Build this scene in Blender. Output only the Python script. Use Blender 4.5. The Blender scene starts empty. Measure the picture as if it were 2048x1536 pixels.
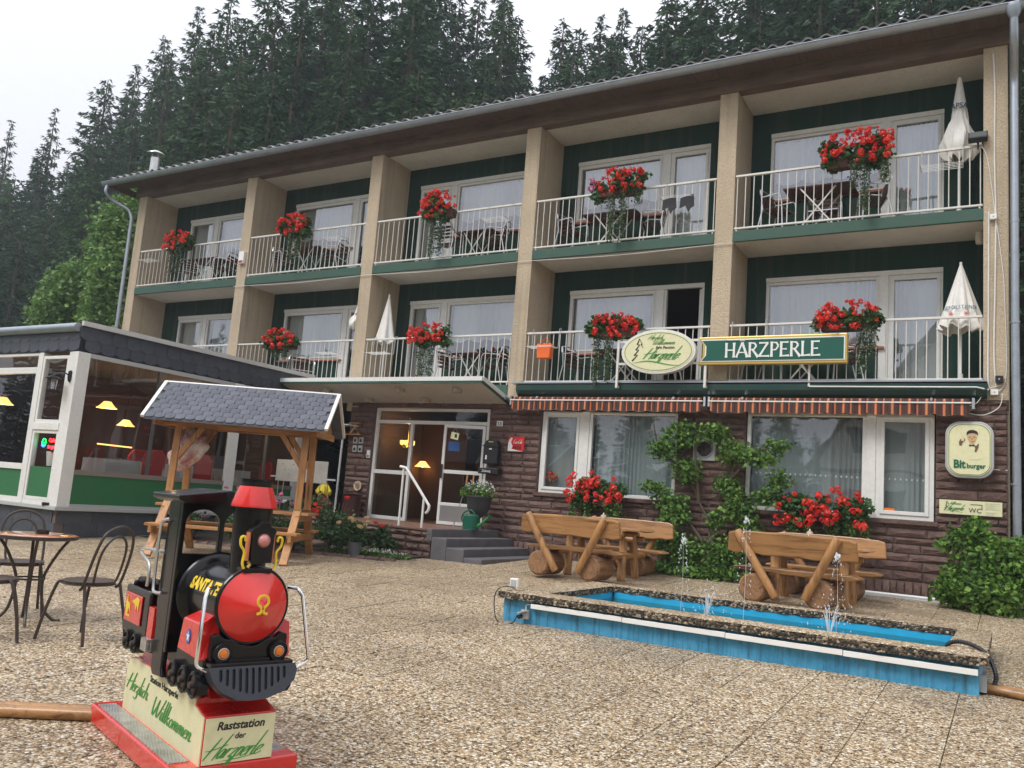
import bpy, bmesh, math, random
import numpy as np
from mathutils import Vector, Matrix, noise
random.seed(7); np.random.seed(7)
RAD = math.radians
SC = bpy.context.scene
COL = SC.collection

# ------------------------------------------------------------------ camera, sky, sun, exposure
cam_d = bpy.data.cameras.new('camera'); cam = bpy.data.objects.new('camera', cam_d); COL.objects.link(cam)
SC.camera = cam
CAMP = Vector((20.348, -13.916, 0.94))
yaw, pitch, roll = -0.5346, 0.1370, 0.0767
_f = Vector((math.sin(yaw)*math.cos(pitch), math.cos(yaw)*math.cos(pitch), math.sin(pitch)))
_r = Vector((math.cos(yaw), -math.sin(yaw), 0)); _u = _r.cross(_f)
_r2 = _r*math.cos(roll) + _u*math.sin(roll); _u2 = -_r*math.sin(roll) + _u*math.cos(roll)
cam.matrix_world = Matrix(((_r2.x, _u2.x, -_f.x, CAMP.x), (_r2.y, _u2.y, -_f.y, CAMP.y), (_r2.z, _u2.z, -_f.z, CAMP.z), (0, 0, 0, 1)))
cam_d.sensor_width = 36; cam_d.lens = 1707.8/2048*36; cam_d.clip_end = 1500; cam_d.clip_start = 0.05

SUN_EL, SUN_AZ = RAD(52), RAD(205)          # azimuth clockwise from +y
world = bpy.data.worlds.new('World'); SC.world = world; world.use_nodes = True
wn = world.node_tree; wn.nodes.clear()
w_out = wn.nodes.new('ShaderNodeOutputWorld'); w_bg = wn.nodes.new('ShaderNodeBackground')
w_sky = wn.nodes.new('ShaderNodeTexSky'); w_sky.sky_type = 'NISHITA'; w_sky.sun_disc = False
w_sky.sun_elevation = SUN_EL; w_sky.sun_rotation = SUN_AZ
w_mix = wn.nodes.new('ShaderNodeMix'); w_mix.data_type = 'RGBA'; w_mix.inputs[0].default_value = 0.94
w_tc = wn.nodes.new('ShaderNodeTexCoord'); w_no = wn.nodes.new('ShaderNodeTexNoise'); w_no.inputs['Scale'].default_value = 1.6
w_no.inputs['Detail'].default_value = 3
w_rp = wn.nodes.new('ShaderNodeValToRGB')
w_rp.color_ramp.elements[0].position = 0.3; w_rp.color_ramp.elements[0].color = (8.3, 8.35, 9.1, 1)
w_rp.color_ramp.elements[1].position = 0.72; w_rp.color_ramp.elements[1].color = (9.3, 9.3, 9.9, 1)
wn.links.new(w_tc.outputs['Generated'], w_no.inputs['Vector']); wn.links.new(w_no.outputs['Fac'], w_rp.inputs['Fac'])
# overcast sky: a third as bright at the horizon as overhead
w_sp = wn.nodes.new('ShaderNodeSeparateXYZ'); w_mr = wn.nodes.new('ShaderNodeMapRange'); w_mr.inputs[1].default_value = 0; w_mr.inputs[2].default_value = 1; w_mr.inputs[3].default_value = 0.46; w_mr.inputs[4].default_value = 1.16
wn.links.new(w_tc.outputs['Generated'], w_sp.inputs[0]); wn.links.new(w_sp.outputs[2], w_mr.inputs[0])
w_ml = wn.nodes.new('ShaderNodeVectorMath'); w_ml.operation = 'SCALE'; wn.links.new(w_rp.outputs[0], w_ml.inputs[0]); wn.links.new(w_mr.outputs[0], w_ml.inputs['Scale'])
wn.links.new(w_sky.outputs[0], w_mix.inputs[6]); wn.links.new(w_ml.outputs[0], w_mix.inputs[7])
wn.links.new(w_mix.outputs[2], w_bg.inputs['Color']); w_bg.inputs['Strength'].default_value = 0.10
wn.links.new(w_bg.outputs[0], w_out.inputs[0])

sun_d = bpy.data.lights.new('sun', 'SUN'); sun = bpy.data.objects.new('sun', sun_d); COL.objects.link(sun)
sun_d.energy = 1.5; sun_d.angle = RAD(24); sun_d.color = (1, 0.975, 0.94)
_sd = Vector((math.sin(SUN_AZ)*math.cos(SUN_EL), math.cos(SUN_AZ)*math.cos(SUN_EL), math.sin(SUN_EL)))
sun.rotation_euler = _sd.to_track_quat('Z', 'Y').to_euler()

SC.view_settings.view_transform = 'Standard'; SC.view_settings.look = 'None'
SC.view_settings.exposure = 0.80; SC.view_settings.gamma = 1.0; SC.view_settings.use_curve_mapping = False
SC.render.engine = 'CYCLES'
SC.cycles.use_denoising = True; SC.cycles.max_bounces = 8; SC.cycles.diffuse_bounces = 4; SC.cycles.glossy_bounces = 3
SC.cycles.transparent_max_bounces = 12; SC.cycles.volume_bounces = 0; SC.cycles.transmission_bounces = 4
SC.cycles.caustics_reflective = False; SC.cycles.caustics_refractive = False

# ------------------------------------------------------------------ materials
MATS = {}
def mat(name, col=(0.5, 0.5, 0.5), rough=0.6, metal=0.0, spec=0.4, emit=None, es=1.0, coat=0.0):
    m = bpy.data.materials.new(name); m.use_nodes = True
    b = m.node_tree.nodes['Principled BSDF']
    b.inputs['Base Color'].default_value = (*col, 1); b.inputs['Roughness'].default_value = rough
    b.inputs['Metallic'].default_value = metal; b.inputs['Specular IOR Level'].default_value = spec
    b.inputs['Coat Weight'].default_value = coat; b.inputs['Coat Roughness'].default_value = 0.08
    if emit: b.inputs['Emission Color'].default_value = (*emit, 1); b.inputs['Emission Strength'].default_value = es
    MATS[name] = m; return m
def nodes(m): return m.node_tree.nodes, m.node_tree.links, m.node_tree.nodes['Principled BSDF']
def coord(m, kind='Object', scale=(1, 1, 1)):
    n, l, b = nodes(m); tc = n.new('ShaderNodeTexCoord'); mp = n.new('ShaderNodeMapping'); mp.inputs['Scale'].default_value = scale
    l.new(tc.outputs[kind], mp.inputs['Vector']); return mp.outputs[0]
def rnd(m):
    """a random number per piece: per object and per loose island of its mesh"""
    n, l, b = nodes(m); oi = n.new('ShaderNodeObjectInfo'); g = n.new('ShaderNodeNewGeometry'); a = n.new('ShaderNodeMath'); f = n.new('ShaderNodeMath')
    f.operation = 'FRACT'; l.new(oi.outputs['Random'], a.inputs[0]); l.new(g.outputs['Random Per Island'], a.inputs[1]); l.new(a.outputs[0], f.inputs[0]); return f.outputs[0]
def ramp(m, fac, stops):
    n, l, b = nodes(m); r = n.new('ShaderNodeValToRGB'); e = r.color_ramp.elements
    while len(e) < len(stops): e.new(0.5)
    for i, (p, c) in enumerate(stops): e[i].position = p; e[i].color = (*c, 1)
    l.new(fac, r.inputs['Fac']); return r.outputs['Color']
def noise_tex(m, vec, scale=5, detail=4, rough=0.55, dist=0):
    n, l, b = nodes(m); t = n.new('ShaderNodeTexNoise'); t.inputs['Scale'].default_value = scale; t.inputs['Detail'].default_value = detail
    t.inputs['Roughness'].default_value = rough; t.inputs['Distortion'].default_value = dist
    if vec: l.new(vec, t.inputs['Vector'])
    return t.outputs['Fac']
def mixc(m, fac, a, b2, mode='MIX'):
    n, l, b = nodes(m); x = n.new('ShaderNodeMix'); x.data_type = 'RGBA'; x.blend_type = mode
    for s, v in ((0, fac), (6, a), (7, b2)):
        if isinstance(v, (int, float)): x.inputs[s].default_value = v
        elif isinstance(v, tuple): x.inputs[s].default_value = (*v, 1)
        else: l.new(v, x.inputs[s])
    return x.outputs[2]
def mathn(m, op, a, b2=0.0):
    n, l, b = nodes(m); x = n.new('ShaderNodeMath'); x.operation = op
    for s, v in ((0, a), (1, b2)):
        if isinstance(v, (int, float)): x.inputs[s].default_value = v
        else: l.new(v, x.inputs[s])
    return x.outputs[0]
def bump(m, h, strength=0.4, dist=0.02):
    n, l, b = nodes(m); x = n.new('ShaderNodeBump'); x.inputs['Strength'].default_value = strength; x.inputs['Distance'].default_value = dist
    l.new(h, x.inputs['Height']); l.new(x.outputs[0], b.inputs['Normal'])
def base(m, c): m.node_tree.links.new(c, m.node_tree.nodes['Principled BSDF'].inputs['Base Color'])

def worn(name, col, rough=0.5, amt=0.25, scale=3.0, metal=0, spec=0.4, coat=0, bmp=0.15, bscale=40, dirt=(0.12, 0.11, 0.09), bd=0.004):
    m = mat(name, col, rough, metal, spec, coat=coat); v = coord(m)
    n1 = noise_tex(m, v, scale, 6, 0.65); f = mathn(m, 'MULTIPLY', ramp(m, n1, [(0.42, (0, 0, 0)), (0.75, (1, 1, 1))]), amt)
    c = mixc(m, f, tuple(col), dirt); n2 = noise_tex(m, v, scale*7, 4)
    c = mixc(m, 0.25, c, ramp(m, n2, [(0.3, tuple(x*0.75 for x in col)), (0.7, tuple(min(1, x*1.15) for x in col))]))
    base(m, c); n, l, b = nodes(m)
    l.new(mathn(m, 'ADD', mathn(m, 'MULTIPLY', n1, 0.25), rough-0.12), b.inputs['Roughness'])
    if bmp: bump(m, noise_tex(m, v, bscale, 3), bmp, bd)
    return m
def stucco(name, col, sc=45, st=0.9, sk=0.42):
    m = mat(name, col, 0.9, spec=0.15); v = coord(m)
    big = noise_tex(m, v, 0.9, 5, 0.6); fine = noise_tex(m, v, sc, 3, 0.6); str_ = noise_tex(m, coord(m, scale=(5, 5, 0.25)), 1.5, 4)
    c = ramp(m, big, [(0.3, tuple(x*0.86 for x in col)), (0.7, tuple(min(1, x*1.08) for x in col))])
    c = mixc(m, ramp(m, fine, [(0.35, (0.35,)*3), (0.6, (0, 0, 0))]), c, tuple(x*0.5 for x in col))
    c = mixc(m, ramp(m, str_, [(0.50, (0, 0, 0)), (0.78, (sk,)*3)]), c, (0.13, 0.12, 0.10))
    base(m, c); bump(m, fine, st, 0.02); return m
def wood(name, col, dark, axis=0, rough=0.5, knots=True, sc=1.0, coat=0.0):
    m = mat(name, col, rough, spec=0.4, coat=coat); s = [14*sc]*3; s[axis] = 1.1*sc
    v = coord(m, scale=tuple(s)); n, l, b = nodes(m)
    add = n.new('ShaderNodeVectorMath'); add.operation = 'ADD'; oi = n.new('ShaderNodeObjectInfo')
    cm = n.new('ShaderNodeMath'); cm.operation = 'MULTIPLY'; cm.inputs[1].default_value = 37; l.new(oi.outputs['Random'], cm.inputs[0])
    l.new(v, add.inputs[0]); l.new(cm.outputs[0], add.inputs[1]); v = add.outputs[0]
    g = noise_tex(m, v, 1.6, 8, 0.68, 0.6); big = noise_tex(m, coord(m), 2.2*sc, 3)
    c = ramp(m, g, [(0.32, dark), (0.5, col), (0.72, tuple(min(1, x*1.2) for x in col))])
    c = mixc(m, ramp(m, big, [(0.45, (0, 0, 0)), (0.8, (0.45,)*3)]), c, tuple(x*0.6 for x in dark))
    if knots:
        vo = n.new('ShaderNodeTexVoronoi'); vo.inputs['Scale'].default_value = 0.55; l.new(v, vo.inputs['Vector'])
        c = mixc(m, ramp(m, vo.outputs['Distance'], [(0.05, (0.8,)*3), (0.16, (0, 0, 0))]), c, tuple(x*0.35 for x in dark))
    c = mixc(m, 0.5, c, ramp(m, rnd(m), [(0, (0.72,)*3), (1, (1.0,)*3)]), 'MULTIPLY')
    base(m, c); bump(m, g, 0.35, 0.006); return m
def leafy(name, c0, c1, c2, rough=0.55, trans=0.25):
    m = mat(name, c1, rough, spec=0.35); n, l, b = nodes(m)
    c = ramp(m, rnd(m), [(0.0, c0), (0.55, c1), (1.0, c2)])
    big = noise_tex(m, coord(m, 'Object'), 1.3, 3)
    c = mixc(m, ramp(m, big, [(0.35, (0, 0, 0)), (0.7, (0.5,)*3)]), c, tuple(x*0.7 for x in c2))
    base(m, c)
    if trans:
        t = n.new('ShaderNodeBsdfTranslucent'); l.new(c, t.inputs[0]); mx = n.new('ShaderNodeMixShader'); mx.inputs[0].default_value = trans
        l.new(b.outputs[0], mx.inputs[1]); l.new(t.outputs[0], mx.inputs[2]); l.new(mx.outputs[0], n['Material Output'].inputs[0])
    return m
def glassy(name, refl=0.3, tint=(0.85, 0.9, 0.88), rough=0.0):
    m = bpy.data.materials.new(name); m.use_nodes = True; n = m.node_tree.nodes; l = m.node_tree.links; n.clear()
    o = n.new('ShaderNodeOutputMaterial'); t = n.new('ShaderNodeBsdfTransparent'); t.inputs[0].default_value = (*tint, 1)
    g = n.new('ShaderNodeBsdfGlossy'); g.inputs['Roughness'].default_value = rough; g.inputs[0].default_value = (0.95, 0.96, 1, 1)
    lw = n.new('ShaderNodeLayerWeight'); lw.inputs[0].default_value = 0.5
    mr = n.new('ShaderNodeMapRange'); mr.inputs[3].default_value = refl; mr.inputs[4].default_value = 0.75
    pw = n.new('ShaderNodeMath'); pw.operation = 'POWER'; pw.inputs[1].default_value = 3.0; l.new(lw.outputs['Facing'], pw.inputs[0]); l.new(pw.outputs[0], mr.inputs[0])
    # very slightly uneven panes
    nt = n.new('ShaderNodeTexNoise'); nt.inputs['Scale'].default_value = 1.4; nt.inputs['Detail'].default_value = 1
    tc = n.new('ShaderNodeTexCoord'); l.new(tc.outputs['Object'], nt.inputs['Vector'])
    bp = n.new('ShaderNodeBump'); bp.inputs['Strength'].default_value = 0.12; bp.inputs['Distance'].default_value = 0.03; l.new(nt.outputs['Fac'], bp.inputs['Height']); l.new(bp.outputs[0], g.inputs['Normal'])
    mx = n.new('ShaderNodeMixShader'); l.new(mr.outputs[0], mx.inputs[0]); l.new(t.outputs[0], mx.inputs[1]); l.new(g.outputs[0], mx.inputs[2]); l.new(mx.outputs[0], o.inputs[0])
    MATS[name] = m; return m

BEIGE = stucco('beige_roughcast', (0.58, 0.475, 0.34)); CREAMW = stucco('pale_ceiling', (0.74, 0.72, 0.66), 60, 0.3, 0.12)
GREENW = stucco('dark_green_render', (0.020, 0.054, 0.040), 60, 0.5)
FASC = worn('green_fascia', (0.033, 0.092, 0.064), 0.5, 0.3); FASCD = worn('dark_green_beam', (0.012, 0.045, 0.036), 0.35, 0.15)
WHITE = worn('white_frame', (0.74, 0.74, 0.70), 0.4, 0.12, bmp=0); WRAIL = worn('white_railing', (0.72, 0.71, 0.66), 0.4, 0.22, 8, bmp=0, dirt=(0.3, 0.16, 0.07))
BEAM = wood('brown_beam', (0.16, 0.11, 0.08), (0.085, 0.058, 0.042), 0, 0.6, False); SOFFIT = wood('brown_soffit', (0.13, 0.09, 0.065), (0.07, 0.048, 0.035), 1, 0.6, False)
ZINC = worn('zinc', (0.38, 0.42, 0.46), 0.42, 0.35, 5, metal=0.75, bmp=0.05); ALU = mat('aluminium', (0.72, 0.72, 0.72), 0.28, 1.0); STEEL = worn('stainless', (0.62, 0.62, 0.6), 0.35, 0.3, 4, metal=0.9, bmp=0.05)
CHROME = mat('chrome', (0.85, 0.85, 0.85), 0.12, 1.0)
GLASS = glassy('window_glass', 0.26); GLASS_G = glassy('ground_floor_glass', 0.15); GLASS_D = glassy('shop_glass', 0.07, (0.9, 0.92, 0.9)); GLASS_S = glassy('lantern_glass', 0.15, (0.95, 0.95, 0.95))
def curtain_mat():
    m = mat('net_curtain', (0.60, 0.64, 0.65), 0.9, spec=0.1); n, l, b = nodes(m)
    t = n.new('ShaderNodeBsdfTransparent'); mx = n.new('ShaderNodeMixShader'); mx.inputs[0].default_value = 0.78
    l.new(t.outputs[0], mx.inputs[1]); l.new(b.outputs[0], mx.inputs[2]); l.new(mx.outputs[0], n['Material Output'].inputs[0]); return m
CURT = curtain_mat()
def curtain_variant(mix_, col, name):
    m = CURT.copy(); m.name = name; m.node_tree.nodes['Principled BSDF'].inputs['Base Color'].default_value = (*col, 1)
    for nd in m.node_tree.nodes:
        if nd.type == 'MIX_SHADER': nd.inputs[0].default_value = mix_
    return m
CURT_G = curtain_variant(.62, (.50, .56, .58), 'ground_floor_net'); CURT_U = curtain_variant(.84, (.66, .69, .72), 'upper_net')
DARK = mat('dark_room', (0.035, 0.03, 0.028), 0.9); ROOMW = mat('room_wall', (0.10, 0.062, 0.036), 0.9); ROOMR = worn('room_brick', (0.085, 0.03, 0.022), 0.9, 0.4)
BLACK = mat('black_plastic', (0.015, 0.015, 0.017), 0.4); SLATE_M = None
def slate(name, c0, c1, rough=0.5):
    m = mat(name, c0, rough, spec=0.4); v = coord(m)
    c = ramp(m, rnd(m), [(0, c0), (1, c1)]); nn = noise_tex(m, v, 9, 6, 0.7)
    c = mixc(m, 0.4, c, ramp(m, nn, [(0.3, tuple(x*0.6 for x in c0)), (0.7, tuple(x*1.3 for x in c1))]))
    base(m, c); bump(m, nn, 0.3, 0.01); return m
SLATE = slate('slate', (0.045, 0.052, 0.066), (0.075, 0.083, 0.10)); SHING = slate('bitumen_shingle', (0.082, 0.088, 0.106), (0.135, 0.142, 0.165), 0.85); ROOFT = slate('roof_tile', (0.16, 0.15, 0.148), (0.34, 0.325, 0.315), 0.28)
def stone_mat():
    m = mat('red_brown_stone', (0.2, 0.13, 0.11), 0.85, spec=0.2); v = coord(m, 'Object')
    n, l, b = nodes(m); g = n.new('ShaderNodeNewGeometry'); v = g.outputs['Position']
    c = ramp(m, rnd(m), [(0, (0.10, 0.064, 0.054)), (0.5, (0.150, 0.098, 0.083)), (1, (0.215, 0.15, 0.128))])
    a = noise_tex(m, v, 7, 7, 0.7); c = mixc(m, 0.55, c, ramp(m, a, [(0.3, (0.085, 0.052, 0.045)), (0.55, (0.18, 0.11, 0.09)), (0.8, (0.33, 0.24, 0.20))]))
    base(m, c); bump(m, noise_tex(m, v, 24, 6, 0.7), 0.9, 0.03); return m
STONE = stone_mat(); MORTAR = worn('mortar', (0.15, 0.115, 0.10), 0.95, 0.3, 6, bmp=0.3); GSTONE = worn('grey_step_stone', (0.13, 0.125, 0.13), 0.6, 0.5, 5, dirt=(0.05, 0.045, 0.045), bmp=0.3)
WOOD = wood('stained_pine', (0.48, 0.235, 0.085), (0.27, 0.115, 0.04), 0, 0.45); WOODZ = wood('stained_pine_upright', (0.48, 0.235, 0.085), (0.27, 0.115, 0.04), 2, 0.45)
LOGX = wood('log_wood', (0.40, 0.205, 0.075), (0.16, 0.07, 0.025), 0, 0.36, True, 0.8, 0.25); LOGZ = wood('log_wood_upright', (0.43, 0.22, 0.08), (0.18, 0.08, 0.03), 2, 0.36, True, 0.8, 0.25)
LOGEND = wood('log_end', (0.30, 0.16, 0.075), (0.12, 0.06, 0.03), 1, 0.6, True, 1.0)
BROWNB = mat('brown_planter', (0.085, 0.04, 0.025), 0.6); TERR = worn('terracotta', (0.36, 0.13, 0.07), 0.7)
PETAL = leafy('red_petal', (0.72, 0.018, 0.014), (0.86, 0.045, 0.028), (0.90, 0.12, 0.075), 0.5, 0.3); PINK = leafy('pink_petal', (0.6, 0.08, 0.25), (0.7, 0.15, 0.35), (0.8, 0.3, 0.45)); YELP = leafy('yellow_petal', (0.7, 0.45, 0.15), (0.8, 0.6, 0.3), (0.85, 0.75, 0.5)); WHTP = leafy('white_petal', (0.7, 0.7, 0.68), (0.8, 0.8, 0.78), (0.85, 0.82, 0.85))
LEAF = leafy('geranium_leaf', (0.025, 0.075, 0.02), (0.045, 0.12, 0.03), (0.09, 0.19, 0.045)); IVY = leafy('trailing_leaf', (0.045, 0.085, 0.04), (0.075, 0.12, 0.06), (0.15, 0.2, 0.11))
VINE = leafy('vine_leaf', (0.03, 0.085, 0.018), (0.07, 0.17, 0.03), (0.23, 0.40, 0.07)); BUSHL = leafy('bush_leaf', (0.035, 0.10, 0.018), (0.085, 0.20, 0.03), (0.22, 0.38, 0.06)); ROSEL = leafy('rose_leaf', (0.022, 0.06, 0.022), (0.04, 0.10, 0.03), (0.09, 0.16, 0.05))
NEED = leafy('spruce_needles', (0.016, 0.045, 0.023), (0.027, 0.072, 0.032), (0.055, 0.12, 0.042), 0.75, 0.18); TINT_NEED = True
BROADL = leafy('broad_leaf', (0.06, 0.14, 0.03), (0.13, 0.26, 0.055), (0.27, 0.42, 0.11)); BROAD2 = leafy('grey_broad_leaf', (0.05, 0.095, 0.04), (0.08, 0.14, 0.055), (0.13, 0.2, 0.08))

def per_object_tint(m, lo, hi):
    n, l, b = nodes(m); oi = n.new('ShaderNodeObjectInfo'); src = b.inputs['Base Color'].links[0].from_socket
    c = mixc(m, 1.0, src, ramp(m, oi.outputs['Random'], [(0, lo), (1, hi)]), 'MULTIPLY')
    for lk in list(src.links):
        if lk.to_node.type != 'MIX': l.remove(lk) if lk.to_node is b else None
    base(m, c)
    for nd in n:
        if nd.type == 'BSDF_TRANSLUCENT': l.new(c, nd.inputs[0])
per_object_tint(NEED, (0.60, 0.75, 0.78), (1.3, 1.25, 0.95))
BARK = worn('bark', (0.09, 0.065, 0.045), 0.9, 0.4, 6, bmp=0.5)
BLK = worn('black_gloss', (0.005, 0.005, 0.006), 0.2, 0.08, 7, spec=0.28, coat=0.12, bmp=0.03, dirt=(0.05, 0.045, 0.04)); RED = worn('red_gloss', (0.66, 0.024, 0.018), 0.25, 0.16, 4, coat=0.7, bmp=0.02, dirt=(0.25, 0.02, 0.015)); YEL = mat('yellow_paint', (0.78, 0.55, 0.03), 0.4); ORG = mat('orange_lens', (0.75, 0.2, 0.03), 0.2)
CREAM = worn('cream_sign', (0.73, 0.71, 0.44), 0.35, 0.03, 3, bmp=0); INK = mat('black_ink', (0.02, 0.02, 0.02), 0.6); GINK = mat('green_ink', (0.07, 0.30, 0.06), 0.5); GINK2 = mat('dark_green_ink', (0.012, 0.13, 0.06), 0.5)
GOLD = worn('gold_frame', (0.62, 0.44, 0.12), 0.35, 0.15, 5, metal=0.4, bmp=0); SIGNG = mat('sign_green', (0.012, 0.10, 0.07), 0.35); SIGNW = mat('sign_white', (0.8, 0.8, 0.76), 0.4); GREYP = mat('grey_plastic', (0.42, 0.43, 0.42), 0.5)
PGREEN = worn('green_panel', (0.028, 0.15, 0.055), 0.5, 0.1, bmp=0.03); CLOTHW = worn('white_cloth', (0.76, 0.75, 0.70), 0.85, 0.12, 3, bmp=0.2, bscale=12, bd=0.02)
DBROWN = worn('dark_brown_metal', (0.045, 0.03, 0.024), 0.45, 0.3, 12, bmp=0.1)
# ------------------------------------------------------------------ tagging
def tag(o, label=None, cat=None, group=None, kind=None):
    for k, v in (('label', label), ('category', cat), ('group', group), ('kind', kind)):
        if v: o[k] = v
    return o
def thing(name, label, cat, loc=(0, 0, 0), rz=0.0, group=None):
    o = bpy.data.objects.new(name, None); COL.objects.link(o); o.location = loc; o.rotation_euler = (0, 0, rz)
    o.empty_display_size = 0.2
    return tag(o, label, cat, group)
def add(name, me, m=None, parent=None, loc=None, rot=None, scale=None, kind=None, label=None):
    if m is not None and len(me.materials) == 0: me.materials.append(m)
    o = bpy.data.objects.new(name, me); COL.objects.link(o)
    if parent: o.parent = parent
    if loc is not None: o.location = loc
    if rot is not None: o.rotation_euler = rot
    if scale is not None: o.scale = scale
    if kind: o['kind'] = kind
    if label: o['label'] = label
    return o
def children(o): return [c for c in KIDS.get(o.name, [])]
KIDS = {}
def index_kids():
    KIDS.clear()
    for o in COL.objects:
        if o.parent: KIDS.setdefault(o.parent.name, []).append(o)
def copy_tree(o, parent=None):
    c = o.copy(); COL.objects.link(c)
    if parent: c.parent = parent
    for ch in KIDS.get(o.name, []): copy_tree(ch, c)
    return c
def dup(o, loc, rz, label, group=None, scale=None):
    c = copy_tree(o); c.location = loc; c.rotation_euler = (0, 0, rz); c['label'] = label
    if group: c['group'] = group
    if scale: c.scale = scale
    return c

class MB:
    def __init__(s): s.v = []; s.f = []
    def put(s, vs, fs):
        b = len(s.v); s.v += [tuple(v) for v in vs]; s.f += [tuple(i+b for i in f) for f in fs]; return s
    def box(s, x0, x1, y0, y1, z0, z1):
        return s.put([(x0,y0,z0),(x1,y0,z0),(x1,y1,z0),(x0,y1,z0),(x0,y0,z1),(x1,y0,z1),(x1,y1,z1),(x0,y1,z1)],
                     [(0,3,2,1),(4,5,6,7),(0,1,5,4),(1,2,6,5),(2,3,7,6),(3,0,4,7)])
    def bar(s, p, q, w, h, up=(0,0,1)):
        p = Vector(p); q = Vector(q); d = (q-p).normalized(); u = Vector(up)
        if abs(d.dot(u)) > 0.99: u = Vector((0, 1, 0))
        a = d.cross(u).normalized(); u = a.cross(d)
        o = [a*w/2*i + u*h/2*j for i, j in ((-1,-1),(1,-1),(1,1),(-1,1))]
        return s.put([p+x for x in o]+[q+x for x in o], [(0,1,2,3),(7,6,5,4),(0,4,5,1),(1,5,6,2),(2,6,7,3),(3,7,4,0)])
    def tube(s, pts, r, seg=8, caps=True):
        pts = [Vector(p) for p in pts]; n = len(pts); rr = r if isinstance(r, (list, tuple)) else [r]*n
        b = len(s.v); prev = None
        for i, p in enumerate(pts):
            d = (pts[min(i+1, n-1)]-pts[max(i-1, 0)]); d = d.normalized() if d.length > 1e-9 else Vector((0, 0, 1))
            if prev is None:
                u = Vector((0, 0, 1)) if abs(d.z) < 0.9 else Vector((1, 0, 0)); a = d.cross(u).normalized()
            else: a = (prev - d*prev.dot(d)).normalized()
            prev = a; c = d.cross(a)
            for k in range(seg):
                t = 2*math.pi*k/seg; s.v.append(tuple(p + (a*math.cos(t)+c*math.sin(t))*rr[i]))
        for i in range(n-1):
            for k in range(seg):
                k2 = (k+1) % seg; s.f.append((b+i*seg+k, b+i*seg+k2, b+(i+1)*seg+k2, b+(i+1)*seg+k))
        if caps: s.f.append(tuple(b+k for k in reversed(range(seg)))); s.f.append(tuple(b+(n-1)*seg+k for k in range(seg)))
        return s
    def cyl(s, p, q, r, r2=None, seg=16): return s.tube([p, q], [r, r if r2 is None else r2], seg)
    def lathe(s, prof, seg=24, c=(0, 0, 0), close=False, a0=0.0, a1=2*math.pi):
        b = len(s.v); full = abs(a1-a0-2*math.pi) < 1e-6; n = seg if full else seg+1
        for r, z in prof:
            for k in range(n):
                t = a0+(a1-a0)*k/seg; s.v.append((c[0]+r*math.cos(t), c[1]+r*math.sin(t), c[2]+z))
        for i in range(len(prof)-1):
            for k in range(seg):
                k2 = (k+1) % n; s.f.append((b+i*n+k, b+i*n+k2, b+(i+1)*n+k2, b+(i+1)*n+k))
        return s
    def prism(s, poly, y0, y1, axis='y'):
        """poly in x,z pushed through y0..y1 (axis y), or x,y through z (axis z), or y,z through x (axis x)"""
        n = len(poly)
        def P(a, b2, t): return (a, t, b2) if axis == 'y' else ((a, b2, t) if axis == 'z' else (t, a, b2))
        vs = [P(a, b2, y0) for a, b2 in poly]+[P(a, b2, y1) for a, b2 in poly]
        return s.put(vs, [tuple(range(n)), tuple(range(2*n-1, n-1, -1))]+[(i, i+n, (i+1) % n+n, (i+1) % n) for i in range(n)])
    def ball(s, c, r, seg=10, rings=6, sz=1.0, top=1.0):
        prof = [(max(1e-4, r*math.sin(math.pi*i/rings)), -r*sz*math.cos(math.pi*i/rings)) for i in range(rings+1)]
        return s.lathe(prof, seg, c)
    def quad(s, a, b2, c, d): return s.put([a, b2, c, d], [(0, 1, 2, 3)])
    def xf(s, M, start=0):
        s.v = s.v[:start]+[tuple(M @ Vector(v)) for v in s.v[start:]]; return s
    def mesh(s, name='mesh', smooth=False, fix=True):
        me = bpy.data.meshes.new(name); me.from_pydata(s.v, [], s.f)
        if fix:
            bm = bmesh.new(); bm.from_mesh(me); bmesh.ops.recalc_face_normals(bm, faces=bm.faces); bm.to_mesh(me); bm.free()
        if smooth:
            me.polygons.foreach_set('use_smooth', [True]*len(me.polygons))
            try: me.set_sharp_from_angle(angle=RAD(40))
            except Exception: pass
        me.update(); return me
    def build(s, name, m, parent=None, smooth=False, bev=0, **k):
        o = add(name, s.mesh(name, smooth), m, parent, **k)
        if bev:
            b = o.modifiers.new('bevel', 'BEVEL'); b.width = bev; b.segments = 2; b.limit_method = 'ANGLE'; b.angle_limit = RAD(35)
        return o
def mesh_np(name, V, F):
    me = bpy.data.meshes.new(name); me.from_pydata(V.tolist(), [], F.tolist()); me.update(); return me
def smooth_line(P, n=6, closed=False):
    """Catmull-Rom through the points"""
    P = [Vector(p) for p in P]; out = []
    for i in range(len(P)-1):
        a, b, c, d = P[max(i-1, 0)], P[i], P[i+1], P[min(i+2, len(P)-1)]
        for k in range(n):
            t = k/n; out.append(0.5*((2*b)+(c-a)*t+(2*a-5*b+4*c-d)*t*t+(3*b-a-3*c+d)*t**3))
    out.append(P[-1]); return out
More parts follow.
